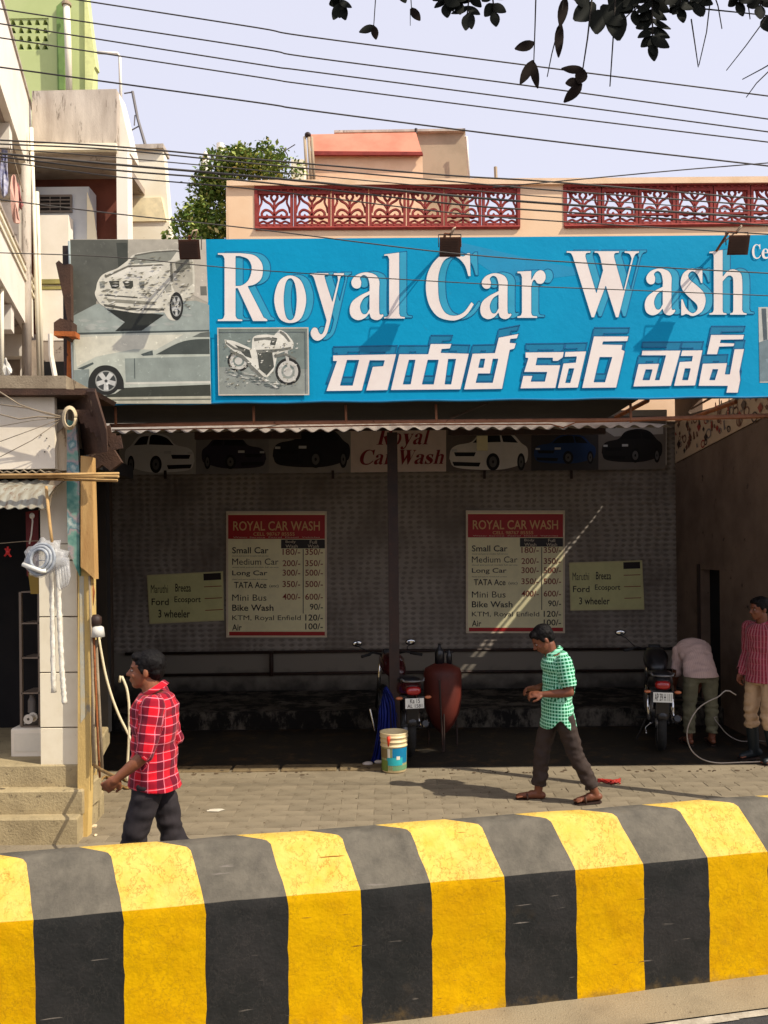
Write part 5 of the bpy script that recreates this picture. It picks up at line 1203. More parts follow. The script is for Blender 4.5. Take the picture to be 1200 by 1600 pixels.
for (c,d,rx,rz) in blobs:
    cc=P(*c,d)
    for k in range(int(2300*rx*rz/.25)):
        u=Vector((random.gauss(0,1),random.gauss(0,1),random.gauss(0,1))).normalized()*(random.random()**.35)
        p=cc+Vector((u.x*rx,u.y*.45,u.z*rz)); 
        if noise.noise(p*3.2)<-.18: continue
        p+=Vector((random.gauss(0,.04),0,random.gauss(0,.04)))
        s=random.uniform(.025,.06); R=Euler((random.uniform(-1.2,1.2),random.uniform(-.9,.9),random.uniform(0,6.28))).to_matrix()
        q=[p+R@Vector(v) for v in ((-s,0,0),(0,-s*.55,s*.1),(s,0,0),(0,s*.55,s*.1))]
        r_=random.random(); t_=fl if r_<.035 else (lf2 if r_<.36 else lf)
        t_.add(q,[(0,1,2,3)])
for k in range(16):
    x=random.uniform(290,450); y=250 if x>350 else 300; a=P(x,y,13.6); tw.tube([a,a+Vector((random.uniform(-.1,.1),0,.08)),a+Vector((random.uniform(-.2,.2),0,random.uniform(.12,.28)))],.008,4)
    for j in range(14):
        p=a+Vector((random.gauss(0,.12),0,random.uniform(-.05,.2))); s=.035; R=Euler((random.uniform(-1,1),random.uniform(-1,1),random.uniform(0,6))).to_matrix(); lf.add([p+R@Vector(v) for v in ((-s,0,0),(0,-s*.5,0),(s,0,0),(0,s*.5,0))],[(0,1,2,3)])
tw.tube([(-2.9,14.0,0),(-3.0,13.9,3),(-2.8,13.8,5),(-2.6,13.7,6.5)],[.09,.08,.06,.03],8)
o=lf.build('foliage',m_leaf,bush); o['kind']='stuff'; o=lf2.build('light_foliage',m_leaf2,bush); o['kind']='stuff'
o=fl.build('blossom',m_flow,bush); o['kind']='stuff'; tw.build('trunk',m_brown,bush)
# lean brown things left of the sign
rp_=thing('rust_post','orange rusted post holding up the left end of the signboard','post',P(113,605,7.2))
slab(rp_,'post_shaft',[(105,505),(118,505),(119,608),(104,608)],mat('orange_rust',srgb(180,100,46),srgb(146,76,34),sc=6,c3=srgb(90,50,28),bump=.3),7.13,.08)
tr=thing('rolled_tarpaulin','dark folded sheets wedged upright against the left end of the sign','tarpaulin',P(100,515,7.0))
slab(tr,'folded_sheet',[(87,411),(92,407),(100,414),(110,412),(111,500),(106,505),(100,470)],m_brown,6.98,.06)
slab(tr,'bundle',[(84,504),(94,497),(112,502),(112,520),(104,530),(84,520)],m_brown,6.94,.12)
slab(tr,'ledge',[(84,517),(118,518),(118,526),(84,524)],mat('orange_rust',srgb(1,1,1)),6.92,.1)
w=MB().tube([P(79,522,6.9),P(80,555,6.9),P(86,588,6.9)],.02,6); tag(w.build('leaning_stick',m_wp),'pale stick leaning on the concrete beam below the folded sheets','stick')

cw=thing('compound_wall','plain plastered compound wall running off to the right of the shed','wall',(8,9.7,0))
MB().box((4.56,9.6,-.1),(14,9.78,2.5)).build('wall_panel',m_greyb,cw); MB().cbox((4.54,9.57,2.5),(14,9.81,2.58),.01).build('coping',m_stain,cw)
# ================================================================== overhead wires
m_wire=mat('wire_black',(.075,.066,.058,1),(.10,.088,.07,1),rough=.6,bump=0)
def wire(pts,d,r,label):
    pts=sorted(pts); 
    x0,y0=pts[0];x1,y1=pts[1]; sl=(y1-y0)/(x1-x0); pts=[(x0-160,y0-160*sl)]+pts
    x0,y0=pts[-2];x1,y1=pts[-1]; sl=(y1-y0)/(x1-x0); pts=pts+[(x1+160,y1+160*sl)]
    q=[]
    n=len(pts)
    for i in range(n-1):
        for k in range(6):
            t=k/6; p0=pts[max(i-1,0)];p1=pts[i];p2=pts[i+1];p3=pts[min(i+2,n-1)]
            f=lambda j:.5*(2*p1[j]+(p2[j]-p0[j])*t+(2*p0[j]-5*p1[j]+4*p2[j]-p3[j])*t*t+(3*p1[j]-p0[j]-3*p2[j]+p3[j])*t**3)
            q.append(P(f(0),f(1),d))
    q.append(P(*pts[-1],d))
    w=MB().tube(q,r,6); return tag(w.build('overhead_wire',m_wire,None,True),label,'wire','overhead wires over the street')
wire([(123,0),(400,43),(480,57),(840,104),(1200,150)],8.5,.0068,'highest overhead wire, leaving the top of the picture above the green house')
wire([(7,15),(400,75),(480,89),(840,136),(1200,186)],8.6,.0068,'second highest overhead wire crossing the sky')
wire([(0,37),(400,100),(480,111),(840,158),(1200,206)],8.7,.0068,'third highest overhead wire crossing the sky')
wire([(0,59),(400,120),(480,132),(840,178),(1200,222)],8.8,.0068,'fourth highest overhead wire crossing the sky')
wire([(0,105),(400,160),(480,172),(840,218),(1180,257)],8.9,.0080,'fifth overhead wire crossing the sky, passing above the rooftop room')
wire([(930,278),(1060,266),(1170,257)],8.9,.006,'thin wire rising to the right above the lattice parapet')
wire([(0,219),(180,229),(400,249),(700,274),(860,284),(1200,312)],9.4,.009,'overhead wire skimming the foot of the stained parapet and top of the peach coping')
wire([(0,225),(180,234),(400,256),(700,283),(860,297),(1200,322)],9.2,.008,'overhead wire just below the one skimming the peach coping')
wire([(0,240),(180,257),(400,276),(700,305),(860,318),(1200,341)],9.0,.012,'thick overhead wire crossing the upper half of the lattice')
wire([(0,245),(180,266),(400,284),(700,318),(860,330),(1200,352)],9.1,.009,'overhead wire across the middle of the lattice')
wire([(0,252),(180,276),(400,296),(700,332),(860,345),(1200,366)],9.3,.007,'thin overhead wire across the lower lattice')
wire([(0,232),(180,246),(400,266),(700,294),(860,308),(1200,331)],9.5,.006,'thin overhead wire between the two nearest the peach coping')
wire([(0,312),(180,334),(400,358),(720,397),(1000,416),(1200,427)],6.2,.0045,'near wire dipping across the white letters of the signboard')
wire([(0,395),(180,402),(400,422),(760,444),(1000,454),(1200,462)],6.3,.0038,'lowest near wire crossing the middle of the signboard lettering')
# ================================================================== overhanging tree in the foreground
random.seed(77)
tree=thing('overhanging_tree','dark backlit tree branches with small paired leaves hanging in at the top right','tree',(2.6,1.4,-.15))
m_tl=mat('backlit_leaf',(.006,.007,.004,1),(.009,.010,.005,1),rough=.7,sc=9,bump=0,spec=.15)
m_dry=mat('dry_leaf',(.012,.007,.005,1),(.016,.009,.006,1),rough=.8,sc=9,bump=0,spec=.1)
m_bark=mat('tree_bark',(.03,.024,.018,1),(.045,.035,.026,1),rough=.95,sc=12,bump=.6,bsc=30)
TD=1.6
def leafmesh(L,W,curl=.12):
    n=7; vs=[];fs=[]
    for i in range(n):
        t=i/(n-1); w=W*(math.sin(math.pi*min(.98,max(.03,t**.8)))**.7)*.5
        for s in (-1,0,1): vs.append((s*w,-curl*L*t*t+abs(s)*.12*w,-L*t))
    for i in range(n-1):
        for s in (0,1): fs.append((i*3+s,i*3+s+1,(i+1)*3+s+1,(i+1)*3+s))
    return vs,fs
def leaf(px,py,L,W,ang,d,m,name='leaf',yaw=0):
    """hangs from (px,py); L,W in pixels; ang = degrees from straight down, + to the right"""
    k=d/F; vs,fs=leafmesh(L*k,W*k)
    me=bpy.data.meshes.new(name); me.from_pydata(vs,[],fs); me.materials.append(m); me.polygons.foreach_set('use_smooth',[True]*len(fs))
    o=link(name,me,tree); 
    M=Matrix.Translation(P(px,py,d))@Matrix.Rotation(math.radians(-ang),4,'Y')@Matrix.Rotation(yaw,4,'Z')
    o.matrix_parent_inverse=Matrix.Translation(-tree.location); o.matrix_basis=M; return o
def twig(pts,r=1.2,d=TD,m=None):
    k=d/F; MB().tube([P(x,y,d) for x,y in pts],[r*k*(1-.5*i/len(pts)) for i in range(len(pts))],6).build('twig',m or m_bark,tree,True)
def spray(pts,L,W,d=TD,n=5,m=None):
    """pinnate spray: leaflets in pairs along a twig"""
    twig(pts,1.6,d)
    (x0,y0),(x1,y1)=pts[0],pts[-1]; base=math.degrees(math.atan2(x1-x0,y1-y0))
    for i in range(n):
        t=(i+.3)/n; x=x0+(x1-x0)*t; y=y0+(y1-y0)*t
        for s in (-1,1): leaf(x,y,L*random.uniform(.85,1.1),W*random.uniform(.85,1.1),base+s*random.uniform(42,62),d+random.uniform(-.01,.01),m or m_tl,yaw=random.uniform(-.5,.5))
    leaf(x1,y1,L,W,base,d,m or m_tl)
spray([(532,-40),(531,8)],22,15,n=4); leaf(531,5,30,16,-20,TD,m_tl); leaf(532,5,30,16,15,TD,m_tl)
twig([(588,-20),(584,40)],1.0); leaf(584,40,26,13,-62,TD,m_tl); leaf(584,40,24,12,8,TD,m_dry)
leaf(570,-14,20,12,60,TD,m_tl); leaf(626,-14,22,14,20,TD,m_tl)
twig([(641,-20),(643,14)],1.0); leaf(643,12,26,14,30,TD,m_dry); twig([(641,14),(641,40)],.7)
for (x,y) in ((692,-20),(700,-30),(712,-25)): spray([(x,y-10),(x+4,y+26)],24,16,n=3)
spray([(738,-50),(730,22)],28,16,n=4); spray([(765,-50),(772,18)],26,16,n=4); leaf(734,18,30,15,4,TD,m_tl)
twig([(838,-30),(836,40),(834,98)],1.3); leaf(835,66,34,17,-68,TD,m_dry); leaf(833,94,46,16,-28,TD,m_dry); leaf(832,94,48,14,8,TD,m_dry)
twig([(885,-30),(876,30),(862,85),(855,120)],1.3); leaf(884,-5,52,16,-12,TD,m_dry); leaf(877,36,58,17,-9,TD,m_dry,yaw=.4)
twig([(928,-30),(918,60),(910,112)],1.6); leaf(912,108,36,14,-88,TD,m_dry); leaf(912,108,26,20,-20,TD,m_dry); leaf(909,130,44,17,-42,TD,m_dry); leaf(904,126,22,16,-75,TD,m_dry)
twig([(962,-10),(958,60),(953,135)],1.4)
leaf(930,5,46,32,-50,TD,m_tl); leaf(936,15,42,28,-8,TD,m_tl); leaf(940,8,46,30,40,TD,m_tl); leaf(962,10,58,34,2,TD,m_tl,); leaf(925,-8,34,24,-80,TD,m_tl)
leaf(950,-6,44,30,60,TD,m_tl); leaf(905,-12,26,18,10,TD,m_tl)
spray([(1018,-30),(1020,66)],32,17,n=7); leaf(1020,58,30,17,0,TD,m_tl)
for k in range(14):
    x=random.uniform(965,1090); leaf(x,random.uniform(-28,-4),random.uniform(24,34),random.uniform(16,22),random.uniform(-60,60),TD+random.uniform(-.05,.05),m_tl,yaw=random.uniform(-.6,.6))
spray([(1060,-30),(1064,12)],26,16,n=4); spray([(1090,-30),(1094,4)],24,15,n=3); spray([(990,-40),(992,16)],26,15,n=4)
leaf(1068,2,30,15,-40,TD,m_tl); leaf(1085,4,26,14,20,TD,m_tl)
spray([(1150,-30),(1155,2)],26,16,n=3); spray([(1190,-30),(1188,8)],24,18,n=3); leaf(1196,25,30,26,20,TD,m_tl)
for pts in (((1112,-20),(1104,50),(1092,102)),((1080,30),(1086,70),(1091,105)),((1112,-20),(1122,10),(1128,45)),((1200,24),(1165,72),(1135,110)),((1165,-10),(1170,15),(1172,30)),((1230,85),(1190,108),(1160,124)),((1215,98),(1182,130),(1166,152)),((1100,14),(1160,20),(1215,26)),((975,30),(985,20),(1000,10))): twig(pts,1.1)
# limbs, trunk and the crown that shades these leaves
for pts,r in (([(2.6,1.4,-.15),(2.55,1.4,1.6),(2.35,1.45,3.0),(2.0,1.5,3.7)],[.16,.14,.11,.09]),([(2.35,1.45,3.0),(2.2,1.6,3.5),(1.5,1.6,3.72),(.9,1.6,3.62),(.3,1.6,3.55),(-.1,1.6,3.48)],[.07,.06,.045,.03,.02,.01]),([(2.0,1.5,3.7),(1.3,1.5,4.1),(.4,1.4,4.2)],[.08,.05,.02])):
    MB().tube(pts,r,10).build('trunk' if r[0]>.15 else 'limb',m_bark,tree,True)
for x in [532,588,641,695,735,768,838,885,928,962,1018,1060,1092,1115,1152,1190]:
    a=P(x,-35,TD); MB().tube([a,(a.x+.02,1.6,3.5+.1*random.random()),(a.x+.06,1.6,3.62)],.003,5).build('twig',m_bark,tree)
cr=MB()
for k in range(5200):
    p=Vector((random.uniform(-.35,2.6),random.uniform(.7,1.9),random.uniform(3.75,4.6)))
    if p.z-3.75 < .0: continue
    s=random.uniform(.02,.035); R=Euler((random.uniform(-.8,.8),random.uniform(-.8,.8),random.uniform(0,6.28))).to_matrix()
    cr.add([p+R@Vector(v) for v in ((-s,0,0),(0,-s*.55,0),(s,0,0),(0,s*.55,0))],[(0,1,2,3)])
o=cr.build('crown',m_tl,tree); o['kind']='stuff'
# ================================================================== people
def skinm(n,c,rough=.5): return mat(n,c,tuple(x*.85 for x in c[:3])+(1,),rough=rough,sc=12,amt=.5,bump=.08,bsc=120,spec=.35)
def remesh(mb,voxel,smooth=2,fac=.5):
    me=bpy.data.meshes.new('tmp'); me.from_pydata(mb.v,[],mb.f); o=bpy.data.objects.new('tmp',me); COL.objects.link(o)
    r=o.modifiers.new('r','REMESH'); r.mode='VOXEL'; r.voxel_size=voxel; r.adaptivity=0
    if smooth: s=o.modifiers.new('s','SMOOTH'); s.iterations=smooth; s.factor=fac
    dg=bpy.context.evaluated_depsgraph_get(); out=bpy.data.meshes.new_from_object(o.evaluated_get(dg)); bpy.data.objects.remove(o); bpy.data.meshes.remove(me)
    return out
def cutmesh(me,test,name,m,parent,disp=None,attr=None,thick=0,snap=None):
    """drop faces failing test(centre); displace along normals; store a weave attribute"""
    import bmesh
    bm=bmesh.new(); bm.from_mesh(me); bm.normal_update()
    if test: bmesh.ops.delete(bm,geom=[f for f in bm.faces if not test(f.calc_center_median())],context='FACES')
    if snap:
        for v in bm.verts:
            if v.is_boundary:
                h=snap(v.co)
                if abs(v.co.z-h)<.014: v.co.z=h
    if disp:
        for v in bm.verts: v.co=v.co+v.normal*disp(v.co)
    bm.to_mesh(me); bm.free(); me.name=name
    me.materials.clear(); me.materials.append(m); me.polygons.foreach_set('use_smooth',[True]*len(me.polygons))
    if attr:
        a=me.attributes.new('weave','FLOAT_VECTOR','POINT'); dat=[]
        for v in me.vertices: dat+=attr(v.co)
        a.data.foreach_set('vector',dat)
    me.update(); o=link(name,me,parent)
    if thick: s=o.modifiers.new('thickness','SOLIDIFY'); s.thickness=thick; s.offset=-1
    return o
def hand(mb,w,d,n,s=1.0,curl=.9,side=1):
    """palm from wrist w along d, palm facing n; four fingers and a thumb"""
    w=Vector(w); d=Vector(d).normalized(); n=Vector(n); n=(n-d*n.dot(d)).normalized(); b=d.cross(n)*side
    R=Matrix((d,b,n)).transposed()
    mb.ell(w+d*.045*s,(.05*s,.040*s,.017*s),None,14,8,R)
    mb.cap(w-d*.03,w+d*.03*s,.026*s,.026*s)
    for i,(o,L) in enumerate(((-.030,.072),(-.010,.082),(.010,.077),(.030,.060))):
        p=w+(d*.080+b*o)*s; a=curl*.5; p2=p+(d*math.cos(a)+n*math.sin(a))*L*.45*s; a+=curl*.8; p3=p2+(d*math.cos(a)+n*math.sin(a))*L*.32*s; a+=curl*.6; p4=p3+(d*math.cos(a)+n*math.sin(a))*L*.23*s
        mb.cap(p-d*.02,p2,.0092*s,.0088*s); mb.cap(p2,p3,.0088*s,.0082*s); mb.cap(p3,p4,.0082*s,.0074*s)
    t0=w+(d*.018-b*.030)*s; t1=t0+(d*.030-b*.028+n*.012)*s; t2=t1+(d*.032-b*.004+n*.014)*s
    mb.cap(t0,t1,.014*s,.011*s); mb.cap(t1,t2,.011*s,.009*s)
def lerp(a,b,t): return Vector(a)*(1-t)+Vector(b)*t
TORW=[(0.00,.118,.165),(.18,.112,.158),(.40,.105,.150),(.62,.118,.165),(.82,.118,.180),(.93,.095,.165),(1.0,.062,.085)]
def person(label,loc,rotz,p,skin,shirt,trouser,hem,slv,group=None,hairc=None,shoe=None,cuff=None,beltless=True,collar=None,fat=1.0,hairback=0,buttons=None):
    r=thing('person',label,'person',loc,group,world=False); r.rotation_euler=(0,0,rotz)
    # ----- spine
    sp=[Vector((q[0],q[3] if len(q)>3 else 0,q[1])) for q in p['spine']]   # pelvis, waist, chest, neck base
    def spine(t):
        L=[(sp[i+1]-sp[i]).length for i in range(len(sp)-1)]; T=sum(L)*t
        for i,l in enumerate(L):
            if T<=l or i==len(L)-1: return sp[i].lerp(sp[i+1],T/l), (sp[i+1]-sp[i]).normalized()
            T-=l
    def torso(mb,grow=0,start=0,low=0):
        rings=[]
        if low:
            c,t=spine(0); rings.append(((c.x-.015,c.y,c.z-low),(.150+grow)*fat,.170+grow,0)); rings.append(((c.x-.01,c.y,c.z-low*.4),(.142+grow)*fat,.168+grow,0))
        for t_,rx,ry in TORW:
            c,t=spine(t_); pt=math.atan2(t.x,t.z); rings.append(((c.x,c.y,c.z),(rx+grow)*(fat if t_<.9 else 1),ry+grow,pt))
        mb.loft(rings,24)
    body=MB(); torso(body)
    nb=sp[-1]; hc=Vector(p['head'][:3]); pitch=p['head'][3]; yaw=p['head'][4] if len(p['head'])>4 else 0
    HM=Matrix.Translation(hc)@Matrix.Rotation(yaw,4,'Z')@Matrix.Rotation(pitch,4,'Y'); hr=HM.to_3x3()
    H=lambda x,y,z: HM@Vector((x,y,z))
    body.cap(nb-Vector((0,0,.05)),H(-.022,0,-.065),.060,.054)
    E=lambda c,rr: body.ell(H(*c),rr,None,18,12,hr)
    E((-.012,0,.028),(.098,.076,.086)); E((.022,0,-.028),(.068,.060,.085)); E((.050,0,-.088),(.033,.034,.026)); E((.03,0,-.075),(.045,.05,.03))
    E((.070,0,.022),(.022,.048,.014)); E((.060,.034,-.030),(.024,.020,.022)); E((.060,-.034,-.030),(.024,.020,.022))
    E((.084,0,-.056),(.014,.024,.007)); E((.082,0,-.068),(.014,.020,.008))
    body.cap(H(.084,0,.010),H(.108,0,-.028),.008,.0125); E((.094,.012,-.032),(.010,.008,.008)); E((.094,-.012,-.032),(.010,.008,.008))
    for s in (1,-1): body.ell(H(-.012,s*.078,-.012),(.018,.008,.031),None,12,8,hr)
    # ----- limbs
    arms={}
    for s in (1,-1):
        sh,el,wr=[Vector(q) for q in p['armL' if s>0 else 'armR'][:3]]; arms[s]=(sh,el,wr)
        body.cap(sh,el,.046,.037); body.cap(el,lerp(el,wr,.35),.038,.040); body.cap(lerp(el,wr,.35),wr,.040,.026)
        body.ell(sh,(.058,.055,.062)); ex=p['armL' if s>0 else 'armR']
        hd=ex[3] if len(ex)>3 else (wr-el); hn=ex[4] if len(ex)>4 else (0,-s,0)
        hand(body,wr,hd,hn,1.0,ex[5] if len(ex)>5 else .8,ex[6] if len(ex)>6 else -s)
    legs={}
    for s in (1,-1):
        hp,kn,an,to=[Vector(q) for q in p['legL' if s>0 else 'legR']]; legs[s]=(hp,kn,an,to)
        body.cap(hp,kn,.078,.052); body.cap(kn,lerp(kn,an,.35),.050,.052); body.cap(lerp(kn,an,.35),an,.052,.036)
        heel=an+Vector((-.035,0,-.045)); 
        dr=(to-an); dr.z=0; dr.normalize(); heel=an-dr*.035+Vector((0,0,-.04))
        body.cap(heel,lerp(heel,to,.45)+Vector((0,0,.012)),.033,.036); body.cap(lerp(heel,to,.4)+Vector((0,0,.005)),to,.036,.022); body.cap(an,heel+dr*.03,.036,.034)
        sd=Vector((-dr.y,dr.x,0))
        for k in range(5): body.cap(to-dr*.02+sd*(.034-.017*k),to+dr*(.028-.005*abs(k-1 if s<0 else 3-k))+sd*(.036-.018*k)+Vector((0,0,-.008)),.010,.009)
    me=remesh(body,.0065,2,.5); cutmesh(me,None,'body',skin,r)
    # eyes, brows
    for s in (1,-1):
        mb=MB(); mb.ell(H(.076,s*.030,.0),(.010,.0115,.0075),None,10,8,hr); e=mb.build('eye',f_('eye_white',150,132,120),r,True)
        MB().ell(H(.084,s*.031,-.001),(.0035,.0072,.0066),None,10,6,hr).build('iris',m_black,e,True)
        MB().cap(H(.086,s*.014,.022),H(.076,s*.048,.022),.0045,.0035).build('eyebrow',hairc,r,True)
    # hair
    hb=MB()
    hb.ell(H(-.027,0,.044),(.097,.0875,.083),None,20,14,hr); hb.ell(H(.026,0,.080),(.056,.064,.034),None,16,10,hr); hb.ell(H(-.060,0,.002),(.054,.074,.068),None,16,10,hr)
    hb.ell(H(.050,.010,.082),(.034,.052,.026),None,14,8,hr)
    for s in (1,-1): hb.ell(H(.006,s*.070,.022),(.018,.012,.036),None,10,8,hr)
    me=remesh(hb,.0065,1,.4)
    cutmesh(me,None,'hair',hairc,r,lambda c:.006*noise.noise(c*22)+.005*noise.noise(Vector((c.x*60,c.y*110,c.z*60)))+.002)
    # ----- trousers
    tb=MB(); c0,_=spine(0); rings=[]
    tb.loft([((c0.x,0,c0.z-.10),.095*fat,.14,0),((c0.x,0,c0.z-.03),.122*fat,.172,0),((c0.x,0,c0.z+.06),.118*fat,.166,0),((c0.x+(sp[1].x-c0.x)*.5,0,c0.z+.13),.110*fat,.155,0)],24)
    for s in (1,-1):
        hp,kn,an,to=legs[s]; kk=lerp(kn,an,.5)
        tb.cap(hp+Vector((0,0,-.02)),lerp(hp,kn,.5),.098,.085); tb.cap(lerp(hp,kn,.5),kn,.085,.074); tb.cap(kn,kk,.074,.070); tb.cap(kk,an,.070,.066)
    tcut=cuff if cuff is not None else .055
    me=remesh(tb,.010,3,.5)
    def ttest(c):
        if c.z>c0.z+p.get('ttop',.11): return False
        for s in (1,-1):
            hp,kn,an,to=legs[s]; a=kn; b=an; t=(c-a).dot(b-a)/(b-a).length_squared
            q=a+(b-a)*t
            if (c-q).length<.13 and t>1-tcut*1.0/(b-a).length+ (0): return False
        return True
    def tdisp(c):
        b_=max(0,1-abs(c.z-.12-tcut)/.22)+.8*max(0,1-abs(c.z-legs[1][1].z)/.14)+.5*max(0,1-abs(c.z-c0.z+.08)/.1)
        return .006*noise.noise(c*8)+(.009+.015*b_)*noise.noise(Vector((c.x*10,c.y*10,c.z*22)))
    cutmesh(me,ttest,'trousers',trouser,r,tdisp,thick=.004)
    # ----- shirt
    sb=MB(); torso(sb,.022,low=p.get('drop',.30))
    for s in (1,-1):
        sh,el,wr=arms[s]; end=lerp(sh,el,min(slv,1)+.12) if slv<=1 else lerp(el,wr,slv-1+.12)
        if slv<=1: sb.cap(sh,end,.070,.070)
        else: sb.cap(sh,el,.070,.056); sb.cap(el,end,.056,.052)
        sb.ell(sh+Vector((0,-s*.03,.0)),(.068,.07,.066))
    me=remesh(sb,.0065,4,.5)
    neck=H(-.022,0,-.065)
    def which(c):
        best=None
        for s in (1,-1):
            sh,el,wr=arms[s]
            for k,(a,b) in enumerate(((sh,el),(el,wr))):
                t=(c-a).dot(b-a)/(b-a).length_squared; tc=min(1.6 if k else 1,max(0 if k else 0,t)); q=a+(b-a)*tc; dd=(c-q).length
                if best is None or dd<best[0]: best=(dd,s,k,t,a,b)
        # torso distance
        a_,b_=sp[0],sp[-1]; bt=min((((c-sp[i].lerp(sp[i+1],min(1,max(0,(c-sp[i]).dot(sp[i+1]-sp[i])/(sp[i+1]-sp[i]).length_squared)))).length) for i in range(len(sp)-1)))
        return best,bt
    def stest(c):
        if c.z<hem(c.x,c.y): return False
        (dd,s,k,t,a,b),bt=which(c)
        if slv<=1:
            sh,el,wr=arms[1 if c.y>0 else -1]; tt=(c-sh).dot(el-sh)/(el-sh).length_squared; qd=(c-(sh+(el-sh)*tt)).length
            if tt>slv and qd<.095 and abs(c.y)>.196*1.0: return False
        else:
            if k==1 and t>slv-1 and dd<.08 and (abs(c.y)>.20 or c.x>sp[1].x+.15): return False
        if (c-(nb+(neck-nb)*.5)).length<.075 and c.z>nb.z+.028: return False
        return True
    def attr(c):
        (dd,s,k,t,a,b),bt=which(c)
        if dd<.082 and dd<bt-.02:
            L=(b-a); z=L.normalized(); x=z.orthogonal() if abs(z.y)>.9 else z.cross(Vector((0,1,0))).normalized(); y=z.cross(x); q=c-a
            return [math.atan2(q.dot(y),q.dot(x))*.062+.3, -t*L.length+(-.33 if k else 0), 0]
        # torso: arc length from an approximate ellipse
        t_=0; cx=sp[1].x
        for i in range(len(sp)-1):
            if sp[i].z<=c.z<=sp[i+1].z: cx=sp[i].x+(sp[i+1].x-sp[i].x)*(c.z-sp[i].z)/max(.001,sp[i+1].z-sp[i].z)
        if c.z<sp[0].z: cx=sp[0].x
        return [math.atan2(c.y,(c.x-cx)*1.25)*.165, c.z, 0]
    def sdisp(c):
        low=max(0,1-abs(c.z-sp[1].z)/.25)
        return .009*noise.noise(c*7)+(.007+.013*low)*noise.noise(Vector((c.x*16+c.z*9,c.y*9,c.z*13)))+.004*noise.noise(c*22)
    so_=cutmesh(me,stest,'shirt',shirt,r,sdisp,attr,thick=.004,snap=lambda c: hem(c.x,c.y))
    # collar
    ax=(neck-nb).normalized(); x_=Vector((1,0,0)); x_=(x_-ax*x_.dot(ax)).normalized(); y_=ax.cross(x_); mb=MB(); n=24; vs=[]
    for i in range(n+1):
        a=math.radians(28)+ (2*math.pi-math.radians(56))*i/n
        for (rr,h) in ((.062,.034),(.069,.031),(.086,.002 if 2<i<n-2 else -.014)):
            q=nb+x_*(rr*math.cos(a)*1.05)+y_*rr*math.sin(a)+ax*(h+.0)-x_*.006; q.z+=.014*(-math.cos(a)); vs.append(q)
    fs=[(i*3+j,i*3+j+1,(i+1)*3+j+1,(i+1)*3+j) for i in range(n) for j in range(2)]
    mb.add(vs,fs); mb.f=[tuple(reversed(f)) for f in mb.f]; co=mb.build('collar',collar or shirt,so_,True); mo=co.modifiers.new('thickness','SOLIDIFY'); mo.thickness=.004
    if collar is None or True:
        a=co.data.attributes.new('weave','FLOAT_VECTOR','POINT'); d_=[]
        for v in co.data.vertices: d_+=[v.co.y+.02,v.co.z,0]
        a.data.foreach_set('vector',d_)
    # sandals / shoes
    for s in (1,-1):
        hp,kn,an,to=legs[s]; dr=(to-an); zt_=dr.z; dr2=Vector((dr.x,dr.y,0)).normalized(); heel=an-dr2*.055; heel.z=an.z-.078; toe=to+dr2*.030; toe.z=to.z-.028
        sd=Vector((-dr2.y,dr2.x,0)); mb=MB(); ol=[]
        for t,w in ((0,.022),(.08,.032),(.35,.034),(.65,.044),(.9,.040),(1,.022)): ol.append((t,w))
        pts=[heel.lerp(toe,t)+sd*w for t,w in ol]+[heel.lerp(toe,t)-sd*w for t,w in reversed(ol)]; n=len(pts)
        mb.add([q for q in pts]+[q+Vector((0,0,-.014)) for q in pts],[tuple(range(n)),tuple(range(2*n-1,n-1,-1))]+[(i,n+i,n+(i+1)%n,(i+1)%n) for i in range(n)])
        so2=mb.build('sandal_sole' if shoe!='boot' else 'boot_sole',m_steel_dk,r)
        if shoe=='boot':
            bb=MB(); bb.cap(lerp(kn,an,.30),an,.066,.056); bb.cap(heel+Vector((0,0,.05)),to,.045,.036); bb.cap(an,heel+Vector((0,0,.05)),.056,.045)
            cutmesh(remesh(bb,.009,2),None,'boot',f_('boot_dark',30,36,38),r)
        else:
            m_=heel.lerp(toe,.62)+Vector((0,0,.012)); st_=MB(); st_.tube([m_+sd*.044+Vector((0,0,-.012)),m_+sd*.036+Vector((0,0,.030)),m_+Vector((0,0,.046)),m_-sd*.036+Vector((0,0,.030)),m_-sd*.044+Vector((0,0,-.012))],.008,6); st_.build('sandal_strap',m_brown,so2,True)
    return r
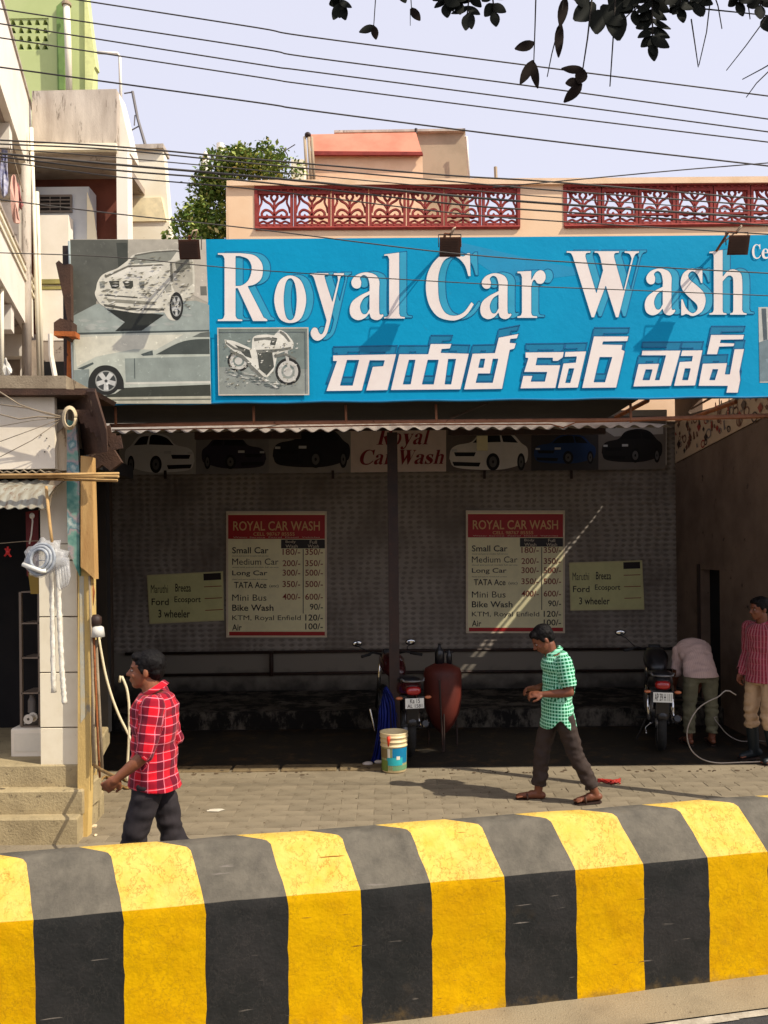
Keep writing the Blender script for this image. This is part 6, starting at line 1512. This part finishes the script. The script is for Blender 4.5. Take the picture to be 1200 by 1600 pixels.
def weave(name,fn,rough=.85):
    m=bpy.data.materials.new(name); m.use_nodes=True; nt=m.node_tree; b=nt.nodes['Principled BSDF']
    at=nd(nt,'ShaderNodeAttribute'); at.attribute_name='weave'; sp=nd(nt,'ShaderNodeSeparateXYZ'); lk(nt,at.outputs['Vector'],sp.inputs[0])
    def band(ch,per,lo,hi):
        a=nd(nt,'ShaderNodeMath',operation='DIVIDE'); lk(nt,sp.outputs[ch],a.inputs[0]); a.inputs[1].default_value=per
        f=nd(nt,'ShaderNodeMath',operation='FRACT'); lk(nt,a.outputs[0],f.inputs[0])
        g=nd(nt,'ShaderNodeMath',operation='GREATER_THAN'); lk(nt,f.outputs[0],g.inputs[0]); g.inputs[1].default_value=lo
        l=nd(nt,'ShaderNodeMath',operation='LESS_THAN'); lk(nt,f.outputs[0],l.inputs[0]); l.inputs[1].default_value=hi
        x=nd(nt,'ShaderNodeMath',operation='MULTIPLY'); lk(nt,g.outputs[0],x.inputs[0]); lk(nt,l.outputs[0],x.inputs[1]); return x.outputs[0]
    def mix(f,a,c,k=1):
        x=nd(nt,'ShaderNodeMix',data_type='RGBA')
        if k!=1: q=nd(nt,'ShaderNodeMath',operation='MULTIPLY'); lk(nt,f,q.inputs[0]); q.inputs[1].default_value=k; f=q.outputs[0]
        lk(nt,f,x.inputs[0])
        for i,q in ((6,a),(7,c)):
            if isinstance(q,tuple): x.inputs[i].default_value=q
            else: lk(nt,q,x.inputs[i])
        return x.outputs[2]
    lk(nt,fn(nt,band,mix),b.inputs['Base Color']); b.inputs['Roughness'].default_value=rough; b.inputs['Specular IOR Level'].default_value=.15; b.inputs['Sheen Weight'].default_value=.1
    return m
def plaid_red(nt,band,mix):
    c=mix(band(0,.105,.0,.42),srgb(214,22,40),srgb(84,12,34),.8); c=mix(band(1,.105,.0,.40),c,srgb(84,12,34),.65)
    c=mix(band(0,.105,.44,.49),c,srgb(236,150,164),.5); c=mix(band(1,.105,.43,.48),c,srgb(236,150,164),.6)
    return mix(band(1,.105,.90,.94),c,srgb(230,150,160),.6)
def ging_green(nt,band,mix):
    c=mix(band(0,.030,.0,.38),srgb(0,104,62),srgb(150,226,190),.7); return mix(band(1,.030,.0,.36),c,srgb(180,238,208),.75)
def stripe_pink(nt,band,mix):
    c=mix(band(0,.034,.0,.45),srgb(136,44,58),srgb(172,110,114),.8); return mix(band(1,.06,.0,.10),c,srgb(190,90,104),.5)
def plain_pale(nt,band,mix):
    return mix(band(0,.02,.0,.3),srgb(196,168,158),srgb(176,148,140),.6)
W_red=weave('red_plaid',plaid_red); W_grn=weave('green_gingham',ging_green); W_pnk=weave('pink_stripe',stripe_pink); W_pal=weave('pale_shirt_cloth',plain_pale)
sk1=skinm('skin_brown',srgb(140,86,58)); sk2=skinm('skin_dark_brown',srgb(118,70,48)); m_hair=mat('black_hair',(.006,.005,.005,1),(.010,.008,.007,1),rough=.6,sc=40,bump=.3,bsc=90,spec=.12)
tr_dk=mat('charcoal_trousers',srgb(46,40,42),srgb(36,32,34),rough=.85,sc=7,bump=.2,bsc=200); tr_br=mat('brown_trousers',srgb(58,46,40),srgb(46,37,33),rough=.8,sc=7,bump=.2,bsc=200)
tr_gr=mat('olive_grey_trousers',srgb(112,108,84),srgb(92,88,70),rough=.85,sc=7,bump=.2); tr_tan=mat('tan_trousers',srgb(196,164,128),srgb(168,138,106),rough=.85,sc=6,amt=.7,bump=.2)
PI=math.pi
# man in red plaid, walking left behind the barrier
c=P(242,1431,5.15)
person('man in a red plaid shirt and dark trousers walking left behind the barrier',(c.x,5.15,0),PI+.10,
 dict(spine=[(0,.88),(-.005,1.05),(-.012,1.24),(-.010,1.385)],head=(.040,0,1.525,-.03,0),drop=.28,
  armL=((-.03,.185,1.335),(.005,.235,1.055),(.165,.225,.925),(.7,-.1,-.62),(.1,-1,.1),.95),armR=((-.01,-.185,1.335),(-.10,-.22,1.06),(.02,-.25,.86)),
  legL=((.01,.09,.86),(.115,.095,.47),(.20,.095,.085),(.36,.10,.035)),legR=((-.01,-.09,.86),(-.10,-.09,.45),(-.36,-.09,.16),(-.24,-.10,.04))),
 sk1,W_red,tr_dk,lambda x,y:.815+.012*math.sin(x*14),1.05,hairc=m_hair,fat=1.06)
# man in green check
c=P(872,1252,7.4)
person('man in a green checked shirt walking left with his head bowed',(c.x,7.4,0),PI+.05,
 dict(spine=[(0.0,.84),(.0,.99),(-.015,1.16),(.035,1.315)],head=(.125,0,1.445,.62,0),drop=.30,
  armL=((-.02,.175,1.265),(-.055,.215,1.005),(.17,.16,.985),(1,-.15,.02),(0,-.6,-.8),1.0),armR=((-.01,-.175,1.265),(-.04,-.21,1.02),(.17,-.08,1.0),(1,.1,0),(0,.6,-.8),1.0),
  legL=((-.02,.085,.82),(-.135,.09,.44),(-.305,.09,.105),(-.15,.095,.04)),legR=((.02,-.085,.82),(.115,-.09,.44),(.155,-.09,.075),(.33,-.095,.035))),
 sk2,W_grn,tr_br,lambda x,y:.665+.085*math.exp(-((x-.02)/.055)**2),.80,hairc=m_hair,fat=.94)
# bent worker with his back turned
c=P(1095,1163,9.5)
person('worker in a pale shirt bending forward with his back to us beside the right motorcycle',(c.x,9.5,0),PI/2,
 dict(spine=[(0,.82),(.06,.94),(.17,1.05),(.30,1.09)],head=(.45,0,1.02,1.15,0),drop=.05,ttop=.0,
  armL=((.24,.155,1.05),(.28,.175,.79),(.42,.15,.60)),armR=((.24,-.155,1.05),(.28,-.175,.79),(.42,-.15,.60)),
  legL=((0,.10,.80),(.01,.125,.44),(.0,.13,.08),(.16,.15,.035)),legR=((0,-.10,.80),(.01,-.125,.44),(.0,-.13,.08),(.16,-.15,.035))),
 sk2,W_pal,tr_gr,lambda x,y:.78+ (0 if x<.1 else -.5),.85,hairc=m_hair,fat=.9)
# worker in pink stripes at the right edge
c=P(1193,1188,8.75)
person('worker in a pink striped shirt, tan trousers and dark boots standing at the right edge',(c.x,8.75,0),PI+.45,
 dict(spine=[(0,.90),(.0,1.08),(-.01,1.28),(-.005,1.44)],head=(.045,0,1.60,.10,-.25),drop=.12,
  armL=((-.02,.19,1.39),(-.06,.25,1.12),(.02,.24,.88)),armR=((-.02,-.19,1.39),(-.04,-.24,1.12),(.10,-.20,.90)),
  legL=((0,.10,.88),(.06,.11,.47),(-.02,.12,.09),(.14,.14,.035)),legR=((0,-.10,.88),(.05,-.11,.47),(.0,-.12,.09),(.16,-.14,.035))),
 sk2,W_pnk,tr_tan,lambda x,y:.83,1.8,hairc=m_hair,shoe='boot',cuff=.26)
# ================================================================== motorcycles and the rest
m_rub=mat('tyre_rubber',(.018,.018,.018,1),(.03,.028,.026,1),rough=.85,sc=20,bump=.2); m_chr=mat('chrome',(.7,.7,.7,1),(.6,.6,.6,1),rough=.15,metal=1,bump=0); m_blk=mat('black_paint',(.012,.012,.014,1),(.018,.018,.02,1),rough=.3,bump=0,spec=.5)
m_redlens=mat('red_lens',(.35,.01,.012,1),(.28,.01,.01,1),rough=.15,bump=0,spec=.6,coat=.5); m_amber=mat('amber_lens',srgb(190,110,70),rough=.2,bump=0,spec=.6); m_plate=f_('plate_white',226,226,216); m_mir=mat('mirror_glass',(.85,.88,.9,1),(.8,.84,.88,1),rough=.05,metal=1,bump=0)
m_grey=mat('cast_alloy',(.22,.22,.22,1),(.15,.15,.15,1),rough=.4,metal=.6,bump=.1)
def motorcycle(label,loc,yaw,body,lines,lean=0.0,mirrors=((-.36,1.12),(.34,1.08))):
    """rear at the origin facing +y"""
    r=thing('motorcycle',label,'motorcycle',loc,'motorcycles being washed in the shed',world=False); r.rotation_euler=(0,lean,yaw)
    def wheel_(y,nm):
        M=Matrix.Translation((0,y,.30))@Matrix.Rotation(math.radians(90),4,'Y'); w=MB()
        w.lathe([(.255+.042*math.cos(6.283*i/12),.046*math.sin(6.283*i/12)) for i in range(12)],32,M,True); t=w.build(nm,m_rub,r,True)
        w=MB(); w.lathe([(.218,-.03),(.225,0),(.218,.03),(.205,.03),(.205,-.03)],28,M,True); ri=w.build('rim',m_grey,t,True)
        w=MB(); w.lathe([(.0,-.06),(.05,-.06),(.05,.06),(0,.06)],14,M)
        for k in range(5):
            a=6.283*k/5; w.tube([M@Vector((.04*math.cos(a),.04*math.sin(a),0)),M@Vector((.21*math.cos(a+.15),.21*math.sin(a+.15),0))],.013,6)
        w.build('hub',m_grey,t,True)
    wheel_(.30,'rear_wheel'); wheel_(1.56,'front_wheel')
    b=MB(); b.add([(-.07,.02,.42),(.07,.02,.42),(.06,-.02,.66),(-.06,-.02,.66),(-.07,.05,.42),(.07,.05,.42),(.06,.02,.66),(-.06,.02,.66)],[(0,1,2,3),(7,6,5,4),(0,4,5,1),(1,5,6,2),(2,6,7,3),(3,7,4,0)])
    for i in range(9):
        a=-.3+i*.22; pass
    b.build('rear_mudguard',m_blk,r)
    b=MB(); n=12; vs=[]
    for i in range(n+1):
        a=math.radians(20+140*i/n)
        for s in (-1,0,1): vs.append((s*.06,.30-.335*math.cos(a),.30+.335*math.sin(a)-abs(s)*.02))
    b.add(vs,[(i*3+s,i*3+s+1,(i+1)*3+s+1,(i+1)*3+s) for i in range(n) for s in (0,1)]); g=b.build('mudguard_arch',m_blk,r,True); q=g.modifiers.new('thickness','SOLIDIFY'); q.thickness=.004
    # tail, seat, tank, side panels
    rings=[]
    b=MB(); M=Matrix.Rotation(0,4,'Z')
    def hull(name,secs,m):
        mb=MB(); vs=[]; K=14
        for (y,z,rx,rz) in secs:
            for k in range(K):
                a=6.283*k/K; vs.append((rx*math.copysign(abs(math.cos(a))**.75,math.cos(a)),y,z+rz*math.copysign(abs(math.sin(a))**.75,math.sin(a))))
        n=len(secs); fs=[(i*K+k,(i+1)*K+k,(i+1)*K+(k+1)%K,i*K+(k+1)%K) for i in range(n-1) for k in range(K)]+[tuple(range(K)),tuple(range(n*K-1,(n-1)*K-1,-1))]
        mb.add(vs,fs); return mb.build(name,m,r,True)
    tail=hull('tail_cowl',[(-.04,.79,.05,.035),(.0,.80,.085,.06),(.12,.79,.12,.085),(.35,.74,.135,.09),(.5,.70,.10,.06)],body)
    hull('seat',[(.02,.86,.06,.02),(.10,.87,.11,.035),(.40,.84,.13,.04),(.62,.80,.12,.045),(.80,.80,.08,.04)],m_blk)
    hull('fuel_tank',[(.72,.84,.07,.04),(.82,.88,.12,.09),(1.0,.92,.145,.12),(1.18,.94,.13,.11),(1.28,.93,.07,.06)],body)
    hull('engine',[(.62,.38,.10,.10),(.75,.42,.14,.16),(.95,.46,.15,.20),(1.05,.46,.11,.15)],m_grey)
    lens=hull('tail_light',[(-.075,.775,.045,.022),(-.06,.775,.075,.042),(-.02,.78,.082,.05)],m_redlens)
    b=MB(); 
    for s in (-1,1): b.tube([(s*.11,.05,.86),(s*.12,.0,.90),(s*.10,-.06,.88)],.010,6)
    b.tube([(.10,-.06,.88),(0,-.09,.88),(-.10,-.06,.88)],.010,6); b.build('grab_rail',m_grey,r,True)
    b=MB().cbox((-.10,-.085,.600),(.10,-.075,.705),.002); pl=b.build('number_plate',m_plate,r)
    for s_,z0,z1,x0,x1 in lines:
        cu=bpy.data.curves.new('t','FONT'); cu.body=s_; cu.offset=.008; o=bpy.data.objects.new('t',cu); COL.objects.link(o)
        me=bpy.data.meshes.new_from_object(o.evaluated_get(bpy.context.evaluated_depsgraph_get())); bpy.data.objects.remove(o)
        xs=[v.co.x for v in me.vertices]; ys=[v.co.y for v in me.vertices]
        for v in me.vertices: v.co=Vector((x0+(v.co.x-min(xs))/(max(xs)-min(xs))*(x1-x0),-.0865,z0+(v.co.y-min(ys))/(max(ys)-min(ys))*(z1-z0)))
        me.materials.clear(); me.materials.append(bink); me.update(); link('lettering',me,pl)
    for s in (-1,1):
        MB().tube([(s*.05,-.02,.70),(s*.12,-.04,.705)],.009,6).build('indicator_stalk',m_blk,r)
        ind=MB().ell((s*.155,-.045,.705),(.038,.022,.018),None,12,8).build('indicator',m_amber,r,True)
        MB().tube([(s*.13,.28,.34),(s*.13,.42,.70)],.022,10).build('shock_absorber',m_chr,r,True)
        MB().tube([(s*.08,.30,.30),(s*.09,.80,.36)],.02,8).build('swingarm',m_blk,r,True)
        MB().tube([(s*.085,1.30,.95),(s*.085,1.56,.32)],[.022,.026],10).build('front_fork',m_chr,r,True)
        MB().tube([(s*.12,.62,.30),(s*.25,.60,.30)],.014,8).build('footpeg',m_rub,r,True)
        MB().tube([(s*.05,1.24,1.0),(s*.20,1.18,1.04),(s*.33,1.06,1.02)],.012,8).build('handlebar',m_blk,r,True)
        MB().tube([(s*.24,1.12,1.03),(s*.36,1.03,1.015)],.018,8).build('grip',m_rub,r,True)
        mx,mz=mirrors[0] if s<0 else mirrors[1]
        MB().tube([(s*.22,1.15,1.04),(mx*.85,1.13,mz-.06),(mx,1.10,mz-.03)],.006,6).build('mirror_stem',m_blk,r,True)
        R=Euler((math.radians(12),0,math.radians(-s*8))).to_matrix()
        mm=MB().ell((mx,1.10,mz),(.064,.020,.040),None,16,10,R).build('mirror',m_blk,r,True)
        MB().ell((mx,1.083,mz),(.054,.008,.031),None,16,8,R).build('mirror_glass',m_mir,mm,True)
    MB().tube([(.14,.95,.30),(.15,.70,.28),(.155,.45,.30),(.16,.10,.40)],[.022,.026,.042,.045],14).build('exhaust',m_chr,r,True)
    MB().tube([(.16,.099,.40),(.16,.096,.401)],.034,14).build('exhaust_end',m_blk,r)
    M=Matrix.Translation((0,1.38,.90))@Matrix.Rotation(math.radians(-90),4,'X'); MB().lathe([(0,.08),(.07,.07),(.085,.02),(.07,-.06),(0,-.08)],18,M).build('headlamp',m_blk,r,True)
    MB().cbox((-.07,1.22,1.0),(.07,1.30,1.07),.01).build('instruments',m_blk,r)
    MB().tube([(-.13,.62,.30),(-.24,.66,.04)],.012,6).build('side_stand',m_blk,r)
    MB().tube([(-.10,.30,.30),(-.16,.42,.22),(-.16,.22,.20)],.009,6).build('saree_guard',m_chr,r,True)
    b=MB(); b.tube([(0,1.28,.92),(.0,.95,.70),(0,.55,.66),(0,.25,.72)],.022,8); b.tube([(0,1.26,.88),(0,1.0,.40),(0,.66,.32)],.022,8); b.build('frame',m_blk,r,True)
    return r
m_mar=mat('maroon_paint',(.045,.006,.008,1),(.035,.006,.008,1),rough=.25,bump=0,spec=.5,coat=.4)
d=8.75; c=P(646,1190,d)
motorcycle('dark motorcycle with a maroon tail and white number plate parked behind the paint bucket',(c.x,d,0),.20,m_mar,(('Ka 15',.655,.700,-.05,.055),('AL 1581',.607,.645,-.08,.08)),mirrors=((-.40,1.16),(.24,1.16)))
d=8.95; c=P(1036,1183,d)
motorcycle('nearly black motorcycle with a red tail light beside the bending worker',(c.x,d,0),-.25,m_blk,(('AP 39 H 111',.615,.695,-.085,.085),),mirrors=((-.40,1.22),(.32,1.10)))
# bucket
d=8.50; c=P(616,1209,d)
bk=thing('paint_bucket','cream plastic paint bucket with a blue and green label standing before the motorcycle','bucket',(c.x,d,0),world=False)
m_bk=mat('bucket_plastic',srgb(226,206,158),srgb(206,184,136),rough=.4,sc=6,bump=.02,spec=.5)
MB().lathe([(0,.004),(.118,.004),(.124,.012),(.132,.26),(.139,.262),(.139,.275),(.134,.278),(.135,.305),(.141,.307),(.141,.320),(.136,.323),(.137,.350),(.143,.352),(.143,.366),(.137,.368),(.145,.392),(.145,.402),(.137,.402),(.128,.2),(.115,.02),(0,.02)],40).build('tub',m_bk,bk,True)
def wrap(a0,a1,z0,z1,m,name,o=.0012):
    mb=MB(); n=10; vs=[]
    for i in range(n+1):
        a=math.radians(a0+(a1-a0)*i/n)
        for z in (z0,z1): rr=.1242+(z-.012)*.0323+o; vs.append((rr*math.cos(a),rr*math.sin(a),z))
    mb.add(vs,[(i*2,i*2+2,i*2+3,i*2+1) for i in range(n)]); mb.f=[f for f in mb.f]; return mb.build(name,m,bk,True)
wrap(180,360,.03,.255,f_('label_sage',150,156,110),'label')
wrap(262,345,.10,.255,f_('label_blue',20,120,160),'label_panel',.002); wrap(235,310,.08,.16,f_('label_teal',50,170,176),'label_panel',.0026); wrap(185,240,.02,.13,f_('label_green',110,130,60),'label_panel',.003)
wrap(262,352,.03,.075,f_('label_green2',110,150,110),'label_panel',.0032); wrap(195,238,.15,.245,f_('label_brown',126,108,70),'label_panel',.0036); wrap(240,252,.16,.25,f_('label_pale',226,220,200),'label_panel',.004); wrap(280,296,.14,.175,f_('label_pale',1,1,1),'label_panel',.0042)
mb=MB(); mb.tube([(-.055,-.149,.38),(-.056,-.150,.34),(-.058,-.150,.28)],[.018,.016,.006],8); mb.build('red_drip',f_('drip_red',206,60,30),bk,True)
mb=MB(); mb.tube([(.145*math.cos(a),.145*math.sin(a)*.3+0,.36+.0-.24*math.sin(a)*-1*.0) for a in [math.pi*i/12 for i in range(13)]],.004,5); mb.build('handle',m_chr,bk,True)
# blue tarpaulin, rag, red tank with bottles
tp=thing('blue_tarpaulin','blue plastic sheet draped over a low frame left of the centre motorcycle','tarpaulin',P(592,1195,8.9))
mb=MB(); ol=[[(604,1072),(618,1092),(622,1140),(624,1196)],[(600,1075),(610,1100),(612,1150),(608,1199)],[(598,1085),(600,1120),(596,1160),(590,1201)],[(592,1110),(590,1140),(584,1175),(577,1199)]]
vs=[]; R_=14; C_=22
for i in range(C_+1):
    u=i/C_*3; a=min(2,int(u)); t=u-a
    for j in range(R_+1):
        v=j/R_*3; b_=min(2,int(v)); s=v-b_
        q=lambda k,l: Vector(ol[k][l])
        p=(q(a,b_)*(1-t)+q(a+1,b_)*t)*(1-s)+(q(a,b_+1)*(1-t)+q(a+1,b_+1)*t)*s
        vs.append(P(p.x,p.y,8.95+.05*math.sin(i*1.9)+.04*noise.noise(Vector((i*.4,j*.3,0)))))
mb.add(vs,[(i*(R_+1)+j,i*(R_+1)+j+1,(i+1)*(R_+1)+j+1,(i+1)*(R_+1)+j) for i in range(C_) for j in range(R_)]); o=mb.build('sheet',mat('tarp_blue',srgb(14,34,120),srgb(10,24,84),rough=.5,sc=6,bump=.2),tp,True); q=o.modifiers.new('thickness','SOLIDIFY'); q.thickness=.006
MB().tube([P(578,1108,8.95),P(586,1142,8.95)],.008,6).build('frame_rod',m_chr,tp)
MB().tube([P(604,1075,9.02),P(590,1199,9.1)],.015,6).build('frame_leg',m_blk,tp)
mb=MB(); random.seed(4); c=P(582,1203,8.72); 
for k in range(5): mb.ell((c.x+random.uniform(-.08,.08),8.7+random.uniform(-.03,.03),.02+random.random()*.02),(.05,.03,.02),None,10,6)
tag(mb.build('crumpled_rag',f_('rag_white',206,196,186),None,True),'crumpled pale rag on the floor at the foot of the blue sheet','rag')
tk=thing('red_tank','red hopper shaped pressure tank on thin legs, half lit by a streak of sun','tank',P(692,1178,9.5))
M=Matrix.Translation((P(692,1120,9.5).x,9.5,0)); g0=0.0
MB().lathe([(0,.16),(.05,.17),(.13,.27),(.19,.40),(.215,.56),(.218,.84),(.20,.90),(.10,.95),(0,.96)],36,M).build('vessel',mat('tank_red',srgb(98,42,32),srgb(70,31,24),rough=.55,sc=3,amt=.6,c3=srgb(80,40,30),sc3=8,amt3=.3,bump=.1),tk,True)
for a in (0,2.1,4.2): MB().tube([(M.translation.x+.18*math.cos(a+.5),9.5+.18*math.sin(a+.5),.5),(M.translation.x+.19*math.cos(a+.5),9.5+.19*math.sin(a+.5),0)],.012,8).build('leg',m_steel_dk,tk)
MB().tube([(M.translation.x-.02,9.27,.0),(M.translation.x-.05,9.27,.8)],.011,8).build('standpipe',m_steel_dk,tk)
for k,(px,py,h) in enumerate(((687,1043,.24),(702,1046,.18))):
    a=P(px,py,9.5); z=a.z-.03
    mb=MB(); r0=.055 if k==0 else .032; mb.lathe([(0,0),(r0,0),(r0,h*.6),(r0*.8,h*.72),(r0*.3,h*.85),(r0*.3,h),(0,h)],16,Matrix.Translation((a.x,9.5,.94)))
    if k: mb.tube([(a.x-.05,9.5,.94+h*.8),(a.x+.05,9.5,.94+h*.78)],.01,6)
    tag(mb.build('spray_bottle' if k else 'bottle',m_blk,None,True),'slim black spray bottle on top of the red tank' if k else 'fat black bottle standing on the left of the red tank top','bottle','bottles on the tank')
# hoses on the right
pts=[(1150,1086),(1120,1090),(1090,1108),(1074,1140),(1078,1168),(1095,1185),(1120,1192),(1160,1191),(1200,1190),(1240,1190)]
S=sm([(x,y,1) for x,y in pts],5)[:(len(pts)-1)*5+1]
w=MB().tube([P(x,y,8.6) for x,y in S],.0065,8); tag(w.build('water_hose',mat('grey_hose',srgb(150,140,130),srgb(120,112,104),rough=.5),None,True),'pale grey hose looping up from the pavement edge in front of the bending worker','hose')
pts=[(1120,1120),(1128,1138),(1140,1150),(1158,1158),(1180,1157),(1200,1156)]
S=sm([(x,y,1) for x,y in pts],4)[:(len(pts)-1)*4+1]
w=MB().tube([P(x,y,9.4) for x,y in S],.006,8); tag(w.build('water_hose',mat('grey_hose',1 and srgb(1,1,1)),None,True),'dark hose hanging low behind the pink shirted worker','hose')
# wet marks and small dark debris along the shop edge
random.seed(9)
mb=MB()
for k in range(60):
    x=random.uniform(-2.5,3.9); y=random.uniform(8.35,8.5); s=random.uniform(.006,.03); mb.ell((x,y,.004),(s,s*.7,.005),None,6,4)
for k in range(160):
    x=random.uniform(-2.5,3.9); y=random.uniform(6.1,8.5); s=random.uniform(.003,.010)
    if x< -.277*y-.5: continue
    mb.ell((x,y,.003),(s,s*.8,.004),None,5,3)
o=mb.build('grit',mat('grit_brown',srgb(90,72,52)),court); o['kind']='stuff'
